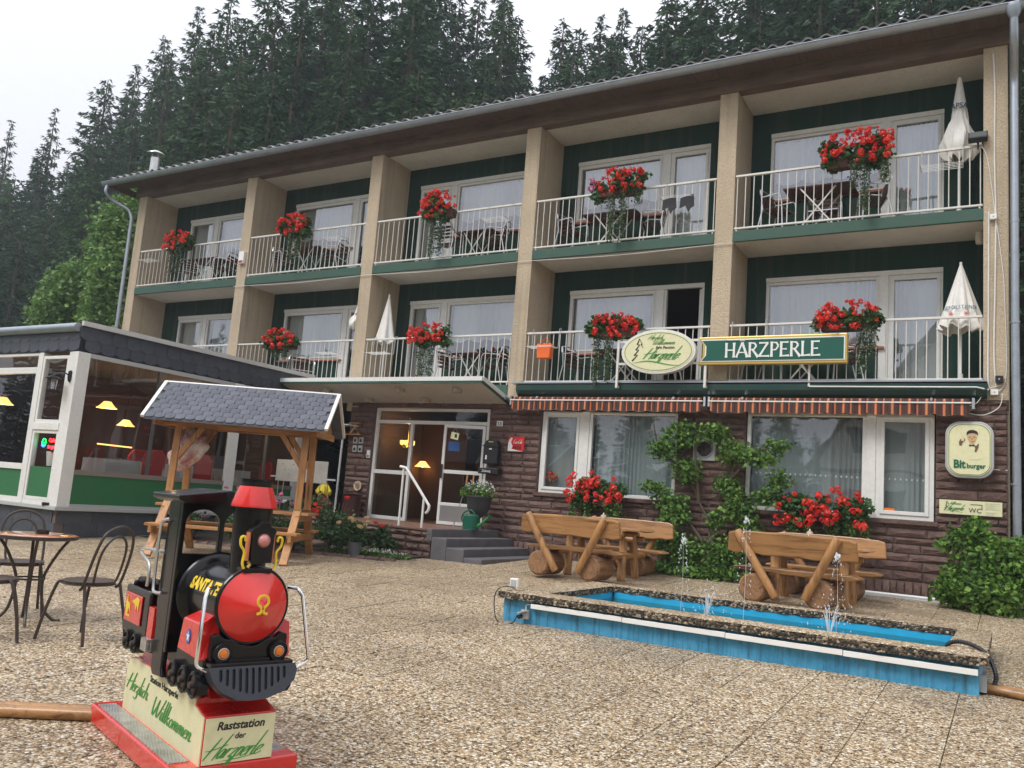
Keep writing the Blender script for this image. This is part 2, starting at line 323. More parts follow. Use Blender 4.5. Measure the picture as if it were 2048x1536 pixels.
def leaves(P, size, droop=0.3, asp=0.6, jit=0.35):
    """one rhombic leaf per point of P"""
    n = len(P); a = np.random.uniform(0, 2*np.pi, n); el = np.random.normal(-droop, 0.5, n)
    d = np.stack([np.cos(a)*np.cos(el), np.sin(a)*np.cos(el), np.sin(el)], 1)
    up = np.random.normal(0, 1, (n, 3)); sd = np.cross(d, up); sd /= np.linalg.norm(sd, axis=1)[:, None]+1e-9
    s = size*np.random.uniform(1-jit, 1+jit, n)[:, None]; nn = np.cross(d, sd)
    v0 = P; v1 = P+d*s*0.45+sd*s*asp*0.5+nn*s*0.08; v2 = P+d*s; v3 = P+d*s*0.45-sd*s*asp*0.5+nn*s*0.08
    V = np.stack([v0, v1, v2, v3], 1).reshape(-1, 3); F = np.arange(4*n).reshape(-1, 4); return V, F
def blob_points(blobs, n, shell=0.55):
    """points in ellipsoids (cx,cy,cz,rx,ry,rz), denser to the outside"""
    w = np.array([b[3]*b[4]*b[5] for b in blobs])**0.67; w /= w.sum(); idx = np.random.choice(len(blobs), n, p=w)
    B = np.array(blobs)[idx]; d = np.random.normal(0, 1, (n, 3)); d /= np.linalg.norm(d, axis=1)[:, None]
    r = np.random.uniform(shell, 1, n)**0.7*np.random.uniform(0.85, 1.12, n); return B[:, :3]+d*B[:, 3:]*r[:, None]
def leaf_mesh(name, P, size, m, **k):
    V, F = leaves(P, size, **k); me = mesh_np(name, V, F); me.materials.append(m); return me

# ------------------------------------------------------------------ lettering
def text_mesh(s, h, shear=0.0, ex=0.003, bold=0.0, align='CENTER', sx=1.0, sp=1.0):
    """letters standing in x,z, facing -y, centred on the origin; h = cap height"""
    cu = bpy.data.curves.new('lettering', 'FONT'); cu.body = s; cu.size = h/0.72; cu.shear = shear; cu.extrude = ex; cu.offset = bold*h
    cu.align_x = align; cu.space_character = sp; cu.resolution_u = 3
    o = bpy.data.objects.new('tmp', cu); COL.objects.link(o); dg = bpy.context.evaluated_depsgraph_get()
    me = bpy.data.meshes.new_from_object(o.evaluated_get(dg)); bpy.data.objects.remove(o); bpy.data.curves.remove(cu)
    co = np.zeros(len(me.vertices)*3); me.vertices.foreach_get('co', co); co = co.reshape(-1, 3)
    co = np.stack([co[:, 0]*sx, -co[:, 2], co[:, 1]-h/2], 1); me.vertices.foreach_set('co', co.ravel()); me.materials.clear(); me.update(); return me
def remap(me, fn):
    for v in me.vertices: v.co = fn(v.co)
    me.update(); return me
GL = {  # brush-script strokes: list of polylines, advance
 'H': ([[(0.14,.98),(.07,.5),(0,-.02)], [(.52,1.12),(.44,.5),(.38,-.06)], [(-.16,.40),(.05,.42),(.3,.5),(.62,.62)]], .50),
 'W': ([[(0,.98),(.02,.4),(.1,.0),(.2,.2),(.34,.92)], [(.34,.92),(.35,.3),(.43,.0),(.56,.3),(.74,1.12)]], .70),
 'C': ([[(.5,.85),(.36,1.0),(.1,.8),(.0,.4),(.14,.02),(.34,.04),(.5,.22)]], .50),
 'h': ([[(.06,1.0),(.03,.5),(0,0)], [(.01,.22),(.12,.42),(.21,.38),(.2,.1),(.24,0),(.34,.1)]], .32),
 'e': ([[(0,.16),(.14,.24),(.2,.36),(.13,.43),(.03,.33),(.0,.14),(.07,0),(.26,.12)]], .24),
 'r': ([[(.03,.44),(.01,.2),(0,0)], [(.01,.2),(.1,.4),(.19,.4)]], .2),
 'z': ([[(.0,.36),(.1,.42),(.19,.38),(.02,.04),(.12,.04),(.13,-.2),(.02,-.36),(-.12,-.3)]], .24),
 'l': ([[(.08,1.12),(.04,.6),(.01,.12),(.06,0),(.16,.1)]], .14),
 'i': ([[(.03,.44),(.0,.1),(.05,0),(.15,.1)], [(.05,.6),(.06,.64)]], .14),
 'c': ([[(.18,.34),(.12,.43),(.03,.33),(0,.14),(.07,0),(.22,.12)]], .21),
 'k': ([[(.06,1.0),(.03,.5),(0,0)], [(.2,.42),(.03,.2),(.12,.16),(.18,0),(.3,.1)]], .28),
 'o': ([[(.1,.43),(.01,.3),(.01,.08),(.1,0),(.19,.14),(.18,.36),(.1,.43),(.26,.34)]], .26),
 'm': ([[(.03,.44),(0,0)], [(.01,.2),(.1,.43),(.15,.36),(.13,0)], [(.14,.2),(.24,.43),(.29,.36),(.27,.08),(.32,0),(.4,.1)]], .40),
 'n': ([[(.03,.44),(0,0)], [(.01,.2),(.12,.43),(.18,.36),(.16,.08),(.21,0),(.3,.1)]], .28),
 'a': ([[(.19,.38),(.1,.43),(.0,.24),(.03,.02),(.12,.06),(.2,.4),(.18,.1),(.22,0),(.3,.1)]], .28),
 'p': ([[(.05,.46),(.0,0),(-.05,-.42)], [(.01,.2),(.12,.43),(.2,.32),(.15,.04),(.02,.04)]], .25),
 '-': ([[(0,.25),(.14,.27)]], .2), ' ': ([], .22)}
def script_mesh(s, h, shear=0.35, w=0.075, ex=0.003, sx=1.0):
    sx *= 1.35; w *= 1.1
    mb = MB(); x = 0; 
    tot = sum(GL[c][1] for c in s)
    for c in s:
        for st in GL[c][0]:
            L = smooth_line([(p[0]+x, p[1], 0) for p in st], 5) if len(st) > 2 else [Vector((p[0]+x, p[1], 0)) for p in st]
            n = len(L); ps = []
            for i, p in enumerate(L):
                d = (L[min(i+1, n-1)]-L[max(i-1, 0)]).normalized(); t = i/(n-1)
                ww = w*(0.35+0.75*abs(d.y))*(0.45+0.55*math.sin(math.pi*min(max(t, 0.12), 0.88)))
                a = Vector((-d.y, d.x, 0))*ww*0.5; ps.append((p+a, p-a))
            b = len(mb.v)
            for a, d in ps:
                for q in (a, d):
                    X = ((q.x-tot/2)+shear*(q.y-0.4))*h*sx; Z = (q.y-0.4)*h
                    mb.v.append((X, -ex, Z)); mb.v.append((X, ex, Z))
            for i in range(n-1):
                k = b+i*4; mb.f += [(k, k+4, k+6, k+2), (k+1, k+3, k+7, k+5), (k, k+1, k+5, k+4), (k+2, k+6, k+7, k+3)]
            mb.f += [(b, b+2, b+3, b+1), (b+n*4-4, b+n*4-3, b+n*4-1, b+n*4-2)]
        x += GL[c][1]
    return mb.mesh('lettering')
SER = {  # flared sign capitals on a 0..1 grid: strokes as (p, q, w at p, w at q)
 'H': ([(.12,0,.12,1,.2,.2),(.68,0,.68,1,.2,.2),(.12,.5,.68,.5,.1,.1)], .86),
 'A': ([(.0,0,.40,1,.16,.14),(.80,0,.40,1,.22,.2),(.17,.33,.62,.33,.09,.09),(.22,1.12,.58,1.12,.05,.05)], .84),
 'R': ([(.12,0,.12,1,.2,.2),(.12,.96,.45,.93,.1,.12),(.45,.93,.57,.75,.14,.17),(.57,.75,.42,.53,.17,.12),(.42,.53,.12,.5,.12,.1),(.32,.5,.72,.0,.16,.22)], .76),
 'Z': ([(.02,.94,.66,.94,.14,.11),(.6,.92,.06,.08,.17,.17),(.02,.06,.74,.06,.11,.14)], .78),
 'P': ([(.12,0,.12,1,.2,.2),(.12,.96,.45,.93,.1,.12),(.45,.93,.58,.73,.14,.17),(.58,.73,.42,.48,.17,.12),(.42,.48,.12,.45,.12,.1)], .66),
 'E': ([(.12,0,.12,1,.2,.2),(.12,.95,.6,.95,.1,.14),(.12,.5,.5,.5,.09,.12),(.12,.05,.66,.07,.1,.15)], .70),
 'L': ([(.12,0,.12,1,.2,.2),(.12,.05,.62,.08,.1,.16)], .64)}
def serif_mesh(s, h, ex=0.006):
    mb = MB(); x = 0; tot = sum(SER[c][1] for c in s); j = 0
    for c in s:
        for st in SER[c][0]:
            x0, z0, x1, z1, w0, w1 = st; L = []
            j += 1; e2 = ex + (j % 5)*0.0004
            p = Vector((x0+x-tot/2, z0-0.5)); q = Vector((x1+x-tot/2, z1-0.5)); d = (q-p).normalized(); a = Vector((-d.y, d.x))
            poly = []
            for t, f in ((0, 1.25), (0.12, 0.95), (0.5, 0.85), (0.88, 0.95), (1, 1.25)): L.append((p.lerp(q, t), (w0+(w1-w0)*t)*f/2*0.85))
            poly = [P+a*w for P, w in L]+[P-a*w for P, w in reversed(L)]
            mb.prism([(v.x*h*0.92, v.y*h) for v in poly], -e2, e2)
        x += SER[c][1]
    return mb.mesh('lettering')
GS = 0.038
def gz(y): return GS*min(y, 0) if y > -30 else GS*-30
# ------------------------------------------------------------------ ground
def ground_mat():
    m = mat('exposed_aggregate', (0.4, 0.33, 0.24), 0.55, spec=0.35); n, l, b = nodes(m)
    g = n.new('ShaderNodeNewGeometry'); pos = g.outputs['Position']
    def vor(scale, feat='F1'):
        mp = n.new('ShaderNodeMapping'); mp.inputs['Scale'].default_value = (1, 1, 1); l.new(pos, mp.inputs['Vector'])
        v = n.new('ShaderNodeTexVoronoi'); v.feature = feat; v.inputs['Scale'].default_value = scale; v.inputs['Randomness'].default_value = 1
        l.new(mp.outputs[0], v.inputs['Vector']); return v
    v1 = vor(57); v2 = vor(100)
    sep = n.new('ShaderNodeSeparateColor'); l.new(v1.outputs['Color'], sep.inputs[0]); sep2 = n.new('ShaderNodeSeparateColor'); l.new(v2.outputs['Color'], sep2.inputs[0])
    stops = [(0.0, (0.07, 0.048, 0.03)), (0.17, (0.20, 0.13, 0.07)), (0.36, (0.40, 0.27, 0.14)), (0.58, (0.57, 0.425, 0.245)), (0.8, (0.73, 0.61, 0.43)), (1, (0.92, 0.88, 0.76))]
    c1 = ramp(m, sep.outputs[0], stops); c2 = ramp(m, sep2.outputs[0], stops)
    e = ramp(m, v1.outputs['Distance'], [(0.0, (1, 1, 1)), (0.45, (0.86,)*3), (0.75, (0.22,)*3)])
    pick = ramp(m, sep.outputs[1], [(0.55, (0, 0, 0)), (0.56, (1, 1, 1))])
    c = mixc(m, pick, c1, c2); c = mixc(m, 0.7, c, e, 'MULTIPLY')
    big = noise_tex(m, pos, 0.55, 6, 0.65); c = mixc(m, ramp(m, big, [(0.46, (0, 0, 0)), (0.62, (0.22,)*3), (0.8, (0.6,)*3)]), c, (0.15, 0.11, 0.075))
    tint = ramp(m, rnd(m), [(0, (0.82, 0.81, 0.80)), (1, (1, 0.99, 0.97))]); c = mixc(m, 0.8, c, tint, 'MULTIPLY')
    moss = noise_tex(m, pos, 1.7, 6, 0.75); c = mixc(m, ramp(m, moss, [(0.66, (0, 0, 0)), (0.78, (0.4,)*3)]), c, (0.06, 0.075, 0.025))
    base(m, c); l.new(ramp(m, big, [(0.35, (0.6,)*3), (0.7, (0.33,)*3)]), b.inputs['Roughness'])
    h = mathn(m, 'SUBTRACT', 1.0, v1.outputs['Distance']); bump(m, h, 0.55, 0.012); return m
AGG = ground_mat()
def far_ground():
    m = mat('grassy_ground', (0.06, 0.09, 0.03), 0.9); v = coord(m)
    base(m, ramp(m, noise_tex(m, v, 0.3, 8, 0.7), [(0.3, (0.035, 0.055, 0.02)), (0.7, (0.09, 0.13, 0.045))])); return m
FG = far_ground()
mb = MB(); # base sheet with the yard's gentle fall away from the hotel
xs = [-250, -60, 0, 8, 16, 24, 60, 250]; ys = [-250, -120, -60, -30, -16, 0, 10, 22]
for y in ys:
    for x in xs: mb.v.append((x, y, gz(y)-0.035))
for j in range(len(ys)-1):
    for i in range(len(xs)-1): a = j*len(xs)+i; mb.f.append((a, a+1, a+1+len(xs), a+len(xs)))
mb.build('ground', FG, kind='structure')
yard = MB(); yard.put([(2, -24, gz(-24)-0.012), (40, -24, gz(-24)-0.012), (40, 0.4, -0.012), (2, 0.4, -0.012)], [(0, 1, 2, 3)])
court = yard.build('courtyard_paving', worn('joint_dirt', (0.24, 0.18, 0.11), 0.95, 0.4, 9), kind='structure')
# slabs of exposed aggregate, half a metre square
S_ = 0.5; cells = []
for i in range(2, 64):
    for j in range(0, 44):
        x = i*S_+1.0; y = -j*S_
        cx, cy = x+S_/2, y-S_/2
        if 16.15 < cx < 20.2 and -6.2 < cy < -4.3: continue
        if x+S_ > 8.9 and x < 12.1 and y > -2.0: continue
        if x < 7.0: 
            if y > -5.4: continue
        d = math.hypot(cx-CAMP.x, cy-CAMP.y); v = Vector((cx, cy, gz(cy)))-CAMP; az = math.degrees(math.atan2(v.x, v.y))
        vis = -66 < az < 4 and d > 2.2
        cells.append((0 if vis else 1, d, x, y))
cells.sort(); slab_me = MB(); g_ = 0.0014; k = 0.010
slab_me.put([(g_, -g_, -k), (S_-g_, -g_, -k), (S_-g_, -S_+g_, -k), (g_, -S_+g_, -k), (g_+.003, -g_-.003, 0), (S_-g_-.003, -g_-.003, 0), (S_-g_-.003, -S_+g_+.003, 0), (g_+.003, -S_+g_+.003, 0)],
            [(4, 7, 6, 5), (0, 1, 5, 4), (1, 2, 6, 5), (2, 3, 7, 6), (3, 0, 4, 7)])
sm = slab_me.mesh('paving_slab'); sm.materials.append(AGG); rest = MB(); ang = math.atan(GS)
for n, (_, d, x, y) in enumerate(cells):
    dz = random.uniform(-0.0035, 0.0035)
    if n < 290: add('paving_slab', sm, None, court, (x, y, gz(y)+dz), (ang, 0, 0))
    else:
        st = len(rest.v); rest.put(slab_me.v, slab_me.f); rest.xf(Matrix.Translation((x, y, gz(y)+dz)) @ Matrix.Rotation(ang, 4, 'X'), st)
rest.build('paving_slabs', AGG, court, kind='stuff')

# ------------------------------------------------------------------ wooded hill behind
ELS = [(-80, 17), (-64, 18.3), (-62, 18), (-61, 19.2), (-59.5, 19.4), (-58.4, 22.4), (-56.6, 23.4), (-55.5, 25.6), (-53.7, 27.8), (-51.8, 30.2), (-48, 33), (-44, 34.5), (-36, 34.5), (-33.6, 33), (-32.1, 30.9), (-30.9, 27.4), (-29.9, 29), (-28.8, 31), (-26.2, 31.2), (-24.5, 31.8), (-22, 33.5), (-19, 36), (-6, 38), (30, 38)]
def EL(az):
    for (a, e), (b, f) in zip(ELS, ELS[1:]):
        if a <= az <= b: return e+(f-e)*(az-a)/(b-a)
    return ELS[0][1] if az < ELS[0][0] else ELS[-1][1]
def ELs(az): return sum(EL(az+k) for k in (-6, -3, 0, 3, 6))/5
def hill(az, d): return max(-0.2, (d*math.tan(RAD(ELs(az)))*0.97-21.5))
hm = MB(); azs = [a*2.0-84 for a in range(60)]; dsn = [24+k*5 for k in range(20)]
for d in dsn:
    for a in azs:
        x = CAMP.x+d*math.sin(RAD(a)); y = CAMP.y+d*math.cos(RAD(a)); h = hill(a, d)
        hm.v.append((x, y, h-0.15-(0.6 if d < 26 else 0)))
for j in range(len(dsn)-1):
    for i in range(len(azs)-1): q = j*len(azs)+i; hm.f.append((q, q+1, q+1+len(azs), q+len(azs)))
hm.build('forest_floor_hill', worn('forest_floor', (0.035, 0.035, 0.02), 0.95, 0.4, 1.2), kind='structure', smooth=True)

def spruce_mesh(seed, H=22.0, R=3.4, nb=9, lv=44, dens=2.3):
    """whorls of drooping boughs, each a spray of small needle tufts"""
    rs = np.random.RandomState(seed); zb = H*rs.uniform(0.02, 0.08); T = []
    for i in range(lv):
        t = (i+0.5)/lv; z0 = zb+(H-zb)*t; prof = (1-t)**0.78
        k = max(4, int(nb*(1-t*0.45)))
        for b in range(k):
            a = 2*np.pi*(b+rs.uniform(-.4, .4))/k+i*2.4; rr = (R*prof+0.14)*rs.uniform(0.55, 1.22)*(0.85+0.15*np.sin(a*2+seed)); z = z0+rs.uniform(-.2, .2)
            n = max(5, int(rr*13*dens)); s = rs.uniform(0.08, 1.0, n)**0.75; up = 0.35*t
            d = np.array([np.cos(a), np.sin(a), 0]); sd = np.array([-np.sin(a), np.cos(a), 0]); side = rs.normal(0, 0.17, n)*(1.15-s)*rr*0.55+rs.normal(0, .05, n)
            zz = z+rr*(up*s-0.42*(1-0.5*t)*s**1.7+0.14*s**5)-np.abs(side)*0.35-rs.exponential(0.10, n)
            P = d*(rr*s)[:, None]+sd*side[:, None]; P[:, 2] = zz
            L = rs.uniform(0.20, 0.48, n)*(0.8+0.25*(1-t)); w = L*rs.uniform(0.28, 0.5, n)
            sg = np.sign(side+1e-6); dr = d*rs.uniform(.3, 1.0, n)[:, None]+sd*(sg*rs.uniform(.1, .9, n))[:, None]; dr[:, 2] = rs.normal(-.45, .4, n)
            dr /= np.linalg.norm(dr, axis=1)[:, None]; x = np.cross(dr, rs.normal(0, 1, (n, 3))); x /= np.linalg.norm(x, axis=1)[:, None]
            T.append(np.stack([P+x*w[:, None]*.5, P-x*w[:, None]*.5, P+dr*L[:, None]], 1))
    V = np.concatenate(T).reshape(-1, 3)
    F = np.arange(len(V)).reshape(-1, 3); me = mesh_np('spruce_crown', V, F); me.materials.append(NEED); return me
SPR = [spruce_mesh(s, 22, R, nb, lv) for s, R, nb, lv in ((1, 3.7, 11, 48), (2, 4.4, 11, 46), (3, 3.3, 10, 50), (4, 4.0, 10, 42), (5, 4.6, 12, 46), (6, 3.6, 9, 38))]
SPR_THIN = spruce_mesh(9, 22, 3.3, 9, 36, 2.0)
tk = MB(); tk.tube([(0, 0, -1.5), (0, 0, 8), (0, 0, 16), (0, 0, 21.9)], [0.3, 0.22, 0.11, 0.02], 7); TRM = tk.mesh('trunk', True); TRM.materials.append(BARK)
NS = [0]
def spruce(az, d, top_el, label, group, me=None, base_z=None, w=1.0):
    x = CAMP.x+d*math.sin(RAD(az)); y = CAMP.y+d*math.cos(RAD(az)); b = hill(az, d)-0.3 if base_z is None else base_z
    h = min(max(CAMP.z+d*math.tan(RAD(top_el))-b, 9), 31)
    t = thing('spruce_tree', label, 'spruce tree', (x, y, b), random.uniform(0, 6.28), group)
    s = h/22; ws = (0.55+0.45*s)*w*random.uniform(1.0, 1.35)
    c = me or random.choice(SPR)
    add('crown', c, None, t, scale=(ws, ws, s)); add('trunk', TRM, None, t, scale=(ws, ws, s)); NS[0] += 1; return t
G_L = 'spruces of the lower forest on the left'; G_M = 'spruces packed on the slope behind the hotel'; G_R = 'spruces on the slope above the right half of the roof'
def lab(az):
    if az < -52: return 'dark green spruce in the forest left of the hotel, under the open sky', G_L
    if az < -31: return 'dark spruce in the dense stand rising behind the left half of the hotel roof', G_M
    return 'misty dark spruce on the slope above the right half of the hotel roof', G_R
for k, (fr, dk) in enumerate(((0.78, 1.0), (0.90, 1.13), (0.975, 1.28), (0.99, 1.45))):
    az = -72+k*0.9
    while az < 12:
        E = EL(az); d = (21.0/math.tan(RAD(ELs(az))))*dk*random.uniform(0.96, 1.05)
        if k == 3: e2 = E-random.uniform(0.2, 1.9)
        else: e2 = E*fr-random.uniform(-.6, 2.2)
        L, G = lab(az); spruce(az, d, e2, L, G)
        az += math.degrees((2.5 if k < 2 else 2.0)/d)*random.uniform(0.7, 1.3)
# the tops that stand out against the sky
for az, e, L in ((-63.1, 19.4, 'slender spruce whose tip stands out at the far left edge of the skyline'), (-60.95, 20.7, 'open branched spruce standing free against the sky, second tip from the left'),
                 (-58.4, 23.0, 'spruce with twin tips where the skyline begins to climb to the right'), (-56.9, 24.2, 'bushy spruce just right of the twin tipped one'), (-55.5, 26.2, 'narrow spruce with a bare side twig, halfway up the rising skyline'),
                 (-53.7, 28.3, 'narrow pointed spruce at the upper end of the rising skyline'), (-33.3, 33.8, 'tall ragged spruce just left of the gap of sky above the roof'),
                 (-32.1, 31.0, 'thin spruce with drooping twigs at the left side of the sky gap'), (-28.9, 31.2, 'pointed spruce in the middle of the skyline right of the sky gap'),
                 (-26.2, 31.5, 'narrow spruce with a pale tip right of the sky gap'), (-24.7, 32.0, 'broad spruce rising towards the right end of the open skyline')):
    d = 21.0/math.tan(RAD(ELs(az)))*1.35; spruce(az, d, e, L, 'spruces that stand out on the skyline', SPR_THIN if az < -60 or az == -32.1 else SPR[int(-az) % 3], w=0.85)

def broad_tree(name, loc, blobs, n, leaf, m, label, cat, group=None, tr=0.16, h=4):
    t = thing(name, label, cat, loc, 0, group)
    P = blob_points(blobs, n, 0.35); add('crown', leaf_mesh('crown', P, leaf, m, droop=0.2), None, t)
    b = MB(); b.tube([(0, 0, -0.6), (0.05, 0.05, h*0.4), (0, 0, h*0.75)], [tr, tr*0.8, tr*0.45], 8)
    for bl in blobs[:6]: b.tube(smooth_line([(0, 0, h*0.3), (bl[0]*0.4, bl[1]*0.4, h*0.3+(bl[2]-h*0.3)*0.6), bl[:3]], 3), [tr*0.5]*3+[tr*0.35]*3+[tr*0.12], 6)
    b.build('trunk', BARK, t, True); return t
def polar(az, d, z=None): return (CAMP.x+d*math.sin(RAD(az)), CAMP.y+d*math.cos(RAD(az)), (hill(az, d)-0.2) if z is None else z)
def blobs_for(h, w, n, seed):
    rs = random.Random(seed); out = []
    for i in range(n):
        t = rs.uniform(0.15, 1.0); a = rs.uniform(0, 6.28); r = w*rs.uniform(0.15, 0.62)*(1.15-t*0.75)
        out.append((math.cos(a)*r, math.sin(a)*r, h*t*0.9, w*rs.uniform(0.22, 0.38), w*rs.uniform(0.22, 0.38), h*rs.uniform(0.08, 0.15)))
    return out
broad_tree('maple_tree', polar(-56.0, 33), blobs_for(12.2, 2.7, 36, 1), 26000, 0.19, BROADL, 'bright green leafy tree beside the left end of the hotel, the tallest leafy one', 'leafy tree', 'leafy trees left of the hotel', h=7)
broad_tree('maple_tree', polar(-58.3, 35), blobs_for(9.2, 2.6, 26, 2), 22000, 0.19, BROADL, 'rounded light green leafy tree second from the hotel wall, above the slate cornice', 'leafy tree', 'leafy trees left of the hotel', h=6)
broad_tree('hazel_bush', polar(-60.9, 34), blobs_for(6.0, 2.2, 18, 3), 14000, 0.18, BROADL, 'low light green bush farther left with the dark spruces behind it', 'bush', 'leafy trees left of the hotel', h=4)
broad_tree('hazel_bush', polar(-63.4, 36), blobs_for(4.0, 2.4, 16, 4), 11000, 0.18, BROADL, 'lowest green bush at the left edge just above the cafe gutter', 'bush', 'leafy trees left of the hotel', h=3)
broad_tree('birch_tree', polar(-35.6, 33.5), blobs_for(17.6, 3.1, 38, 5), 26000, 0.17, BROAD2, 'grey green leafy tree among the dark spruces behind the middle of the roof', 'leafy tree', h=12)

# ------------------------------------------------------------------ what the windows mirror: the far side of the street
hs = thing('gabled_house', 'white plastered gabled house across the street, mirrored in the right ground floor window', 'house', (18.4, -26, gz(-26)), 0)
b = MB(); b.prism([(-5.4, 0), (5.4, 0), (5.4, 5.0), (0, 12.0), (-5.4, 5.0)], 0, -9); b.build('wall', worn('house_plaster', (0.62, 0.61, 0.57), 0.8, 0.15), hs)
b = MB(); b.prism([(-6.0, 4.15), (-6.0, 4.45), (0, 12.5), (6.0, 4.45), (6.0, 4.15), (0, 12.1)], 0.5, -9.4); b.build('roof', worn('house_roof', (0.10, 0.07, 0.06), 0.8, 0.3), hs)
for x, z in ((-2.5, 2.6), (-3.9, 2.6), (2.1, 2.6), (-2.4, 5.3), (-3.8, 5.3), (1.6, 5.3)):
    f = MB().box(x-.42, x+.42, 0.0, 0.05, z, z+1.0).build('window', DARK, hs); MB().box(x-.52, x+.52, -.02, 0.03, z-.1, z+1.1).build('frame', WHITE, f)
MB().box(-5.4, 5.4, 0.0, 0.06, 4.3, 4.5).build('cornice_band', BEAM, hs)
for k in range(90):
    az = 95+k*1.9+random.uniform(-.8, .8); d = random.uniform(60, 92)
    x = CAMP.x+d*math.sin(RAD(az)); y = CAMP.y+d*math.cos(RAD(az)); h = random.uniform(11, 20)*d/92+3
    t = thing('spruce_tree', 'distant spruce across the valley, mirrored in the window panes', 'spruce tree', (x, y, -1.3), 0, 'spruces across the valley'); s = h/22
    add('crown', random.choice(SPR), None, t, scale=(s*1.3, s*1.3, s)); add('trunk', TRM, None, t, scale=(s, s, s))
# ------------------------------------------------------------------ the hotel
hotel = thing('hotel_building', 'three storey beige hotel with green balconies and red brown stone ground floor', 'hotel', (0, 0, 0))
PX = [0, 4.146, 8.065, 12.03, 15.936, 20.0]; PW = 0.317; BD = 0.98; FL1, FL2 = 3.15, 5.78; CE1, CE2 = 5.61, 8.32; DEP = 9.0
pil = MB()
for i, x in enumerate(PX):
    MB().box(x, x+PW, -0.015, BD+0.1, 2.905 if i > 2 else 2.6, 8.32).build('pillar', BEIGE, hotel)
MB().box(-0.001, 20.318, DEP-0.2, DEP, -0.3, 8.6).build('rear_wall', BEIGE, hotel)
MB().box(0.0, 0.2, 0.0+BD+.11, DEP-.21, -0.3, 8.6).build('end_wall', BEIGE, hotel); MB().box(20.117, 20.317, BD+.11, DEP-.21, -0.3, 8.6).build('end_wall', BEIGE, hotel)
MB().box(-0.12, 20.43, -0.06, 0.16, 8.32, 8.64).build('eaves_beam', BEAM, hotel)
MB().box(-0.7, 20.62, -0.50, -0.065, 8.60, 8.625).build('soffit_board', SOFFIT, hotel)
# floor slabs
for i in range(5):
    x0, x1 = PX[i]+PW, PX[i+1]
    MB().box(x0+.001, x1-.001, 0.03, BD+.05, 5.615, 5.775).build('balcony_slab', CREAMW, hotel)
    f = MB().box(x0+.002, x1-.002, -0.03, 0.028, 5.60, 5.785).build('slab_fascia', FASC, hotel, bev=0.006)
    MB().box(x0+.001, x1-.001, 0.17, BD+.05, 8.325, 8.36).build('balcony_ceiling', CREAMW, hotel)
    MB().box(x0+.001, x1-.001, 0.03, BD+.05, 2.92, 3.14).build('balcony_slab', CREAMW, hotel)
    if i < 3: MB().box(x0+.002, x1-.002, -0.03, 0.028, 2.93, 3.15).build('slab_fascia', FASC, hotel)
MB().box(0.2, 20.1, BD+.3, DEP-.2, 5.62, 5.76).box(0.2, 20.1, BD+.3, DEP-.2, 2.93, 3.12).box(0.2, 20.1, BD+.3, DEP-.2, 8.33, 8.4).build('inner_floor', ROOMW, hotel)
for x in PX[1:5]: MB().box(x+.1, x+.2, BD+.3, DEP-.2, 3.13, 5.61).box(x+.1, x+.2, BD+.3, DEP-.2, 5.77, 8.32).build('inner_wall', ROOMW, hotel)
# dark green boxed beam over the awnings
b = MB(); b.prism([(-0.05, 3.15), (-0.17, 3.13), (-0.17, 3.03), (-0.13, 2.96), (-0.05, 2.91)], 12.30, 20.05, 'x'); b.build('awning_beam', FASCD, hotel)
MB().box(12.2, 20.05, -0.19, -0.02, 3.151, 3.172).build('drip_edge', ZINC, hotel)
# roof: low pitch, profiled tiles
RS = math.radians(16.5)
def roof_pt(x, s, h=0): return (x, -0.57+s*math.cos(RS), 8.68+s*math.sin(RS)+h)
b = MB(); b.put([roof_pt(-0.62, 0.03), roof_pt(20.55, 0.03), roof_pt(20.55, 5.6), roof_pt(-0.62, 5.6)], [(0, 1, 2, 3)]); b.put([(-0.62, 9.6, 8.5), (20.55, 9.6, 8.5), roof_pt(20.55, 5.6), roof_pt(-0.62, 5.6)], [(0, 1, 2, 3)])
rf = b.build('roof', ROOFT, hotel)
tile = MB(); prof = [(0, .03), (.03, .055), (.07, .065), (.11, .05), (.14, .022), (.18, .012), (.24, .012), (.28, .03)]
for k in range(len(prof)-1):
    (a, h0), (c, h1) = prof[k], prof[k+1]
    tile.put([(a, 0, h0+.014), (c, 0, h1+.014), (c, .36, h1), (a, .36, h0), (a, 0, h0-.012), (c, 0, h1-.012)], [(0, 1, 2, 3), (4, 5, 1, 0)])
tm = tile.mesh('roof_tile', True); tm.materials.append(ROOFT)
nt = int(21.1/0.28); stuff = MB(); cnt = 0
for r in range(16):
    for k in range(nt):
        p = roof_pt(-0.60+k*0.282, r*0.335, r*0.0)
        if r < 3: add('roof_tile', tm, None, rf, p, (RS+.02, 0, 0))
        else:
            st = len(stuff.v); stuff.put(tile.v, tile.f); stuff.xf(Matrix.Translation(p) @ Matrix.Rotation(RS+.02, 4, 'X'), st)
stuff.build('roof_tiles', ROOFT, rf, True, kind='stuff')
mossb = MB()
for k in range(160):
    x = random.uniform(2, 20.5); s = random.uniform(0, 1.2); p = roof_pt(x, s, 0.05); mossb.ball(p, random.uniform(.015, .05), 5, 3, 0.5)
mossb.build('moss', ROSEL, rf, kind='stuff')
MB().box(-0.72, -0.64, -0.5, 5, 8.5, 8.66).box(20.56, 20.64, -0.5, 5, 8.5, 8.66).xf(Matrix.Identity(4)).build('verge_board', BEAM, hotel)
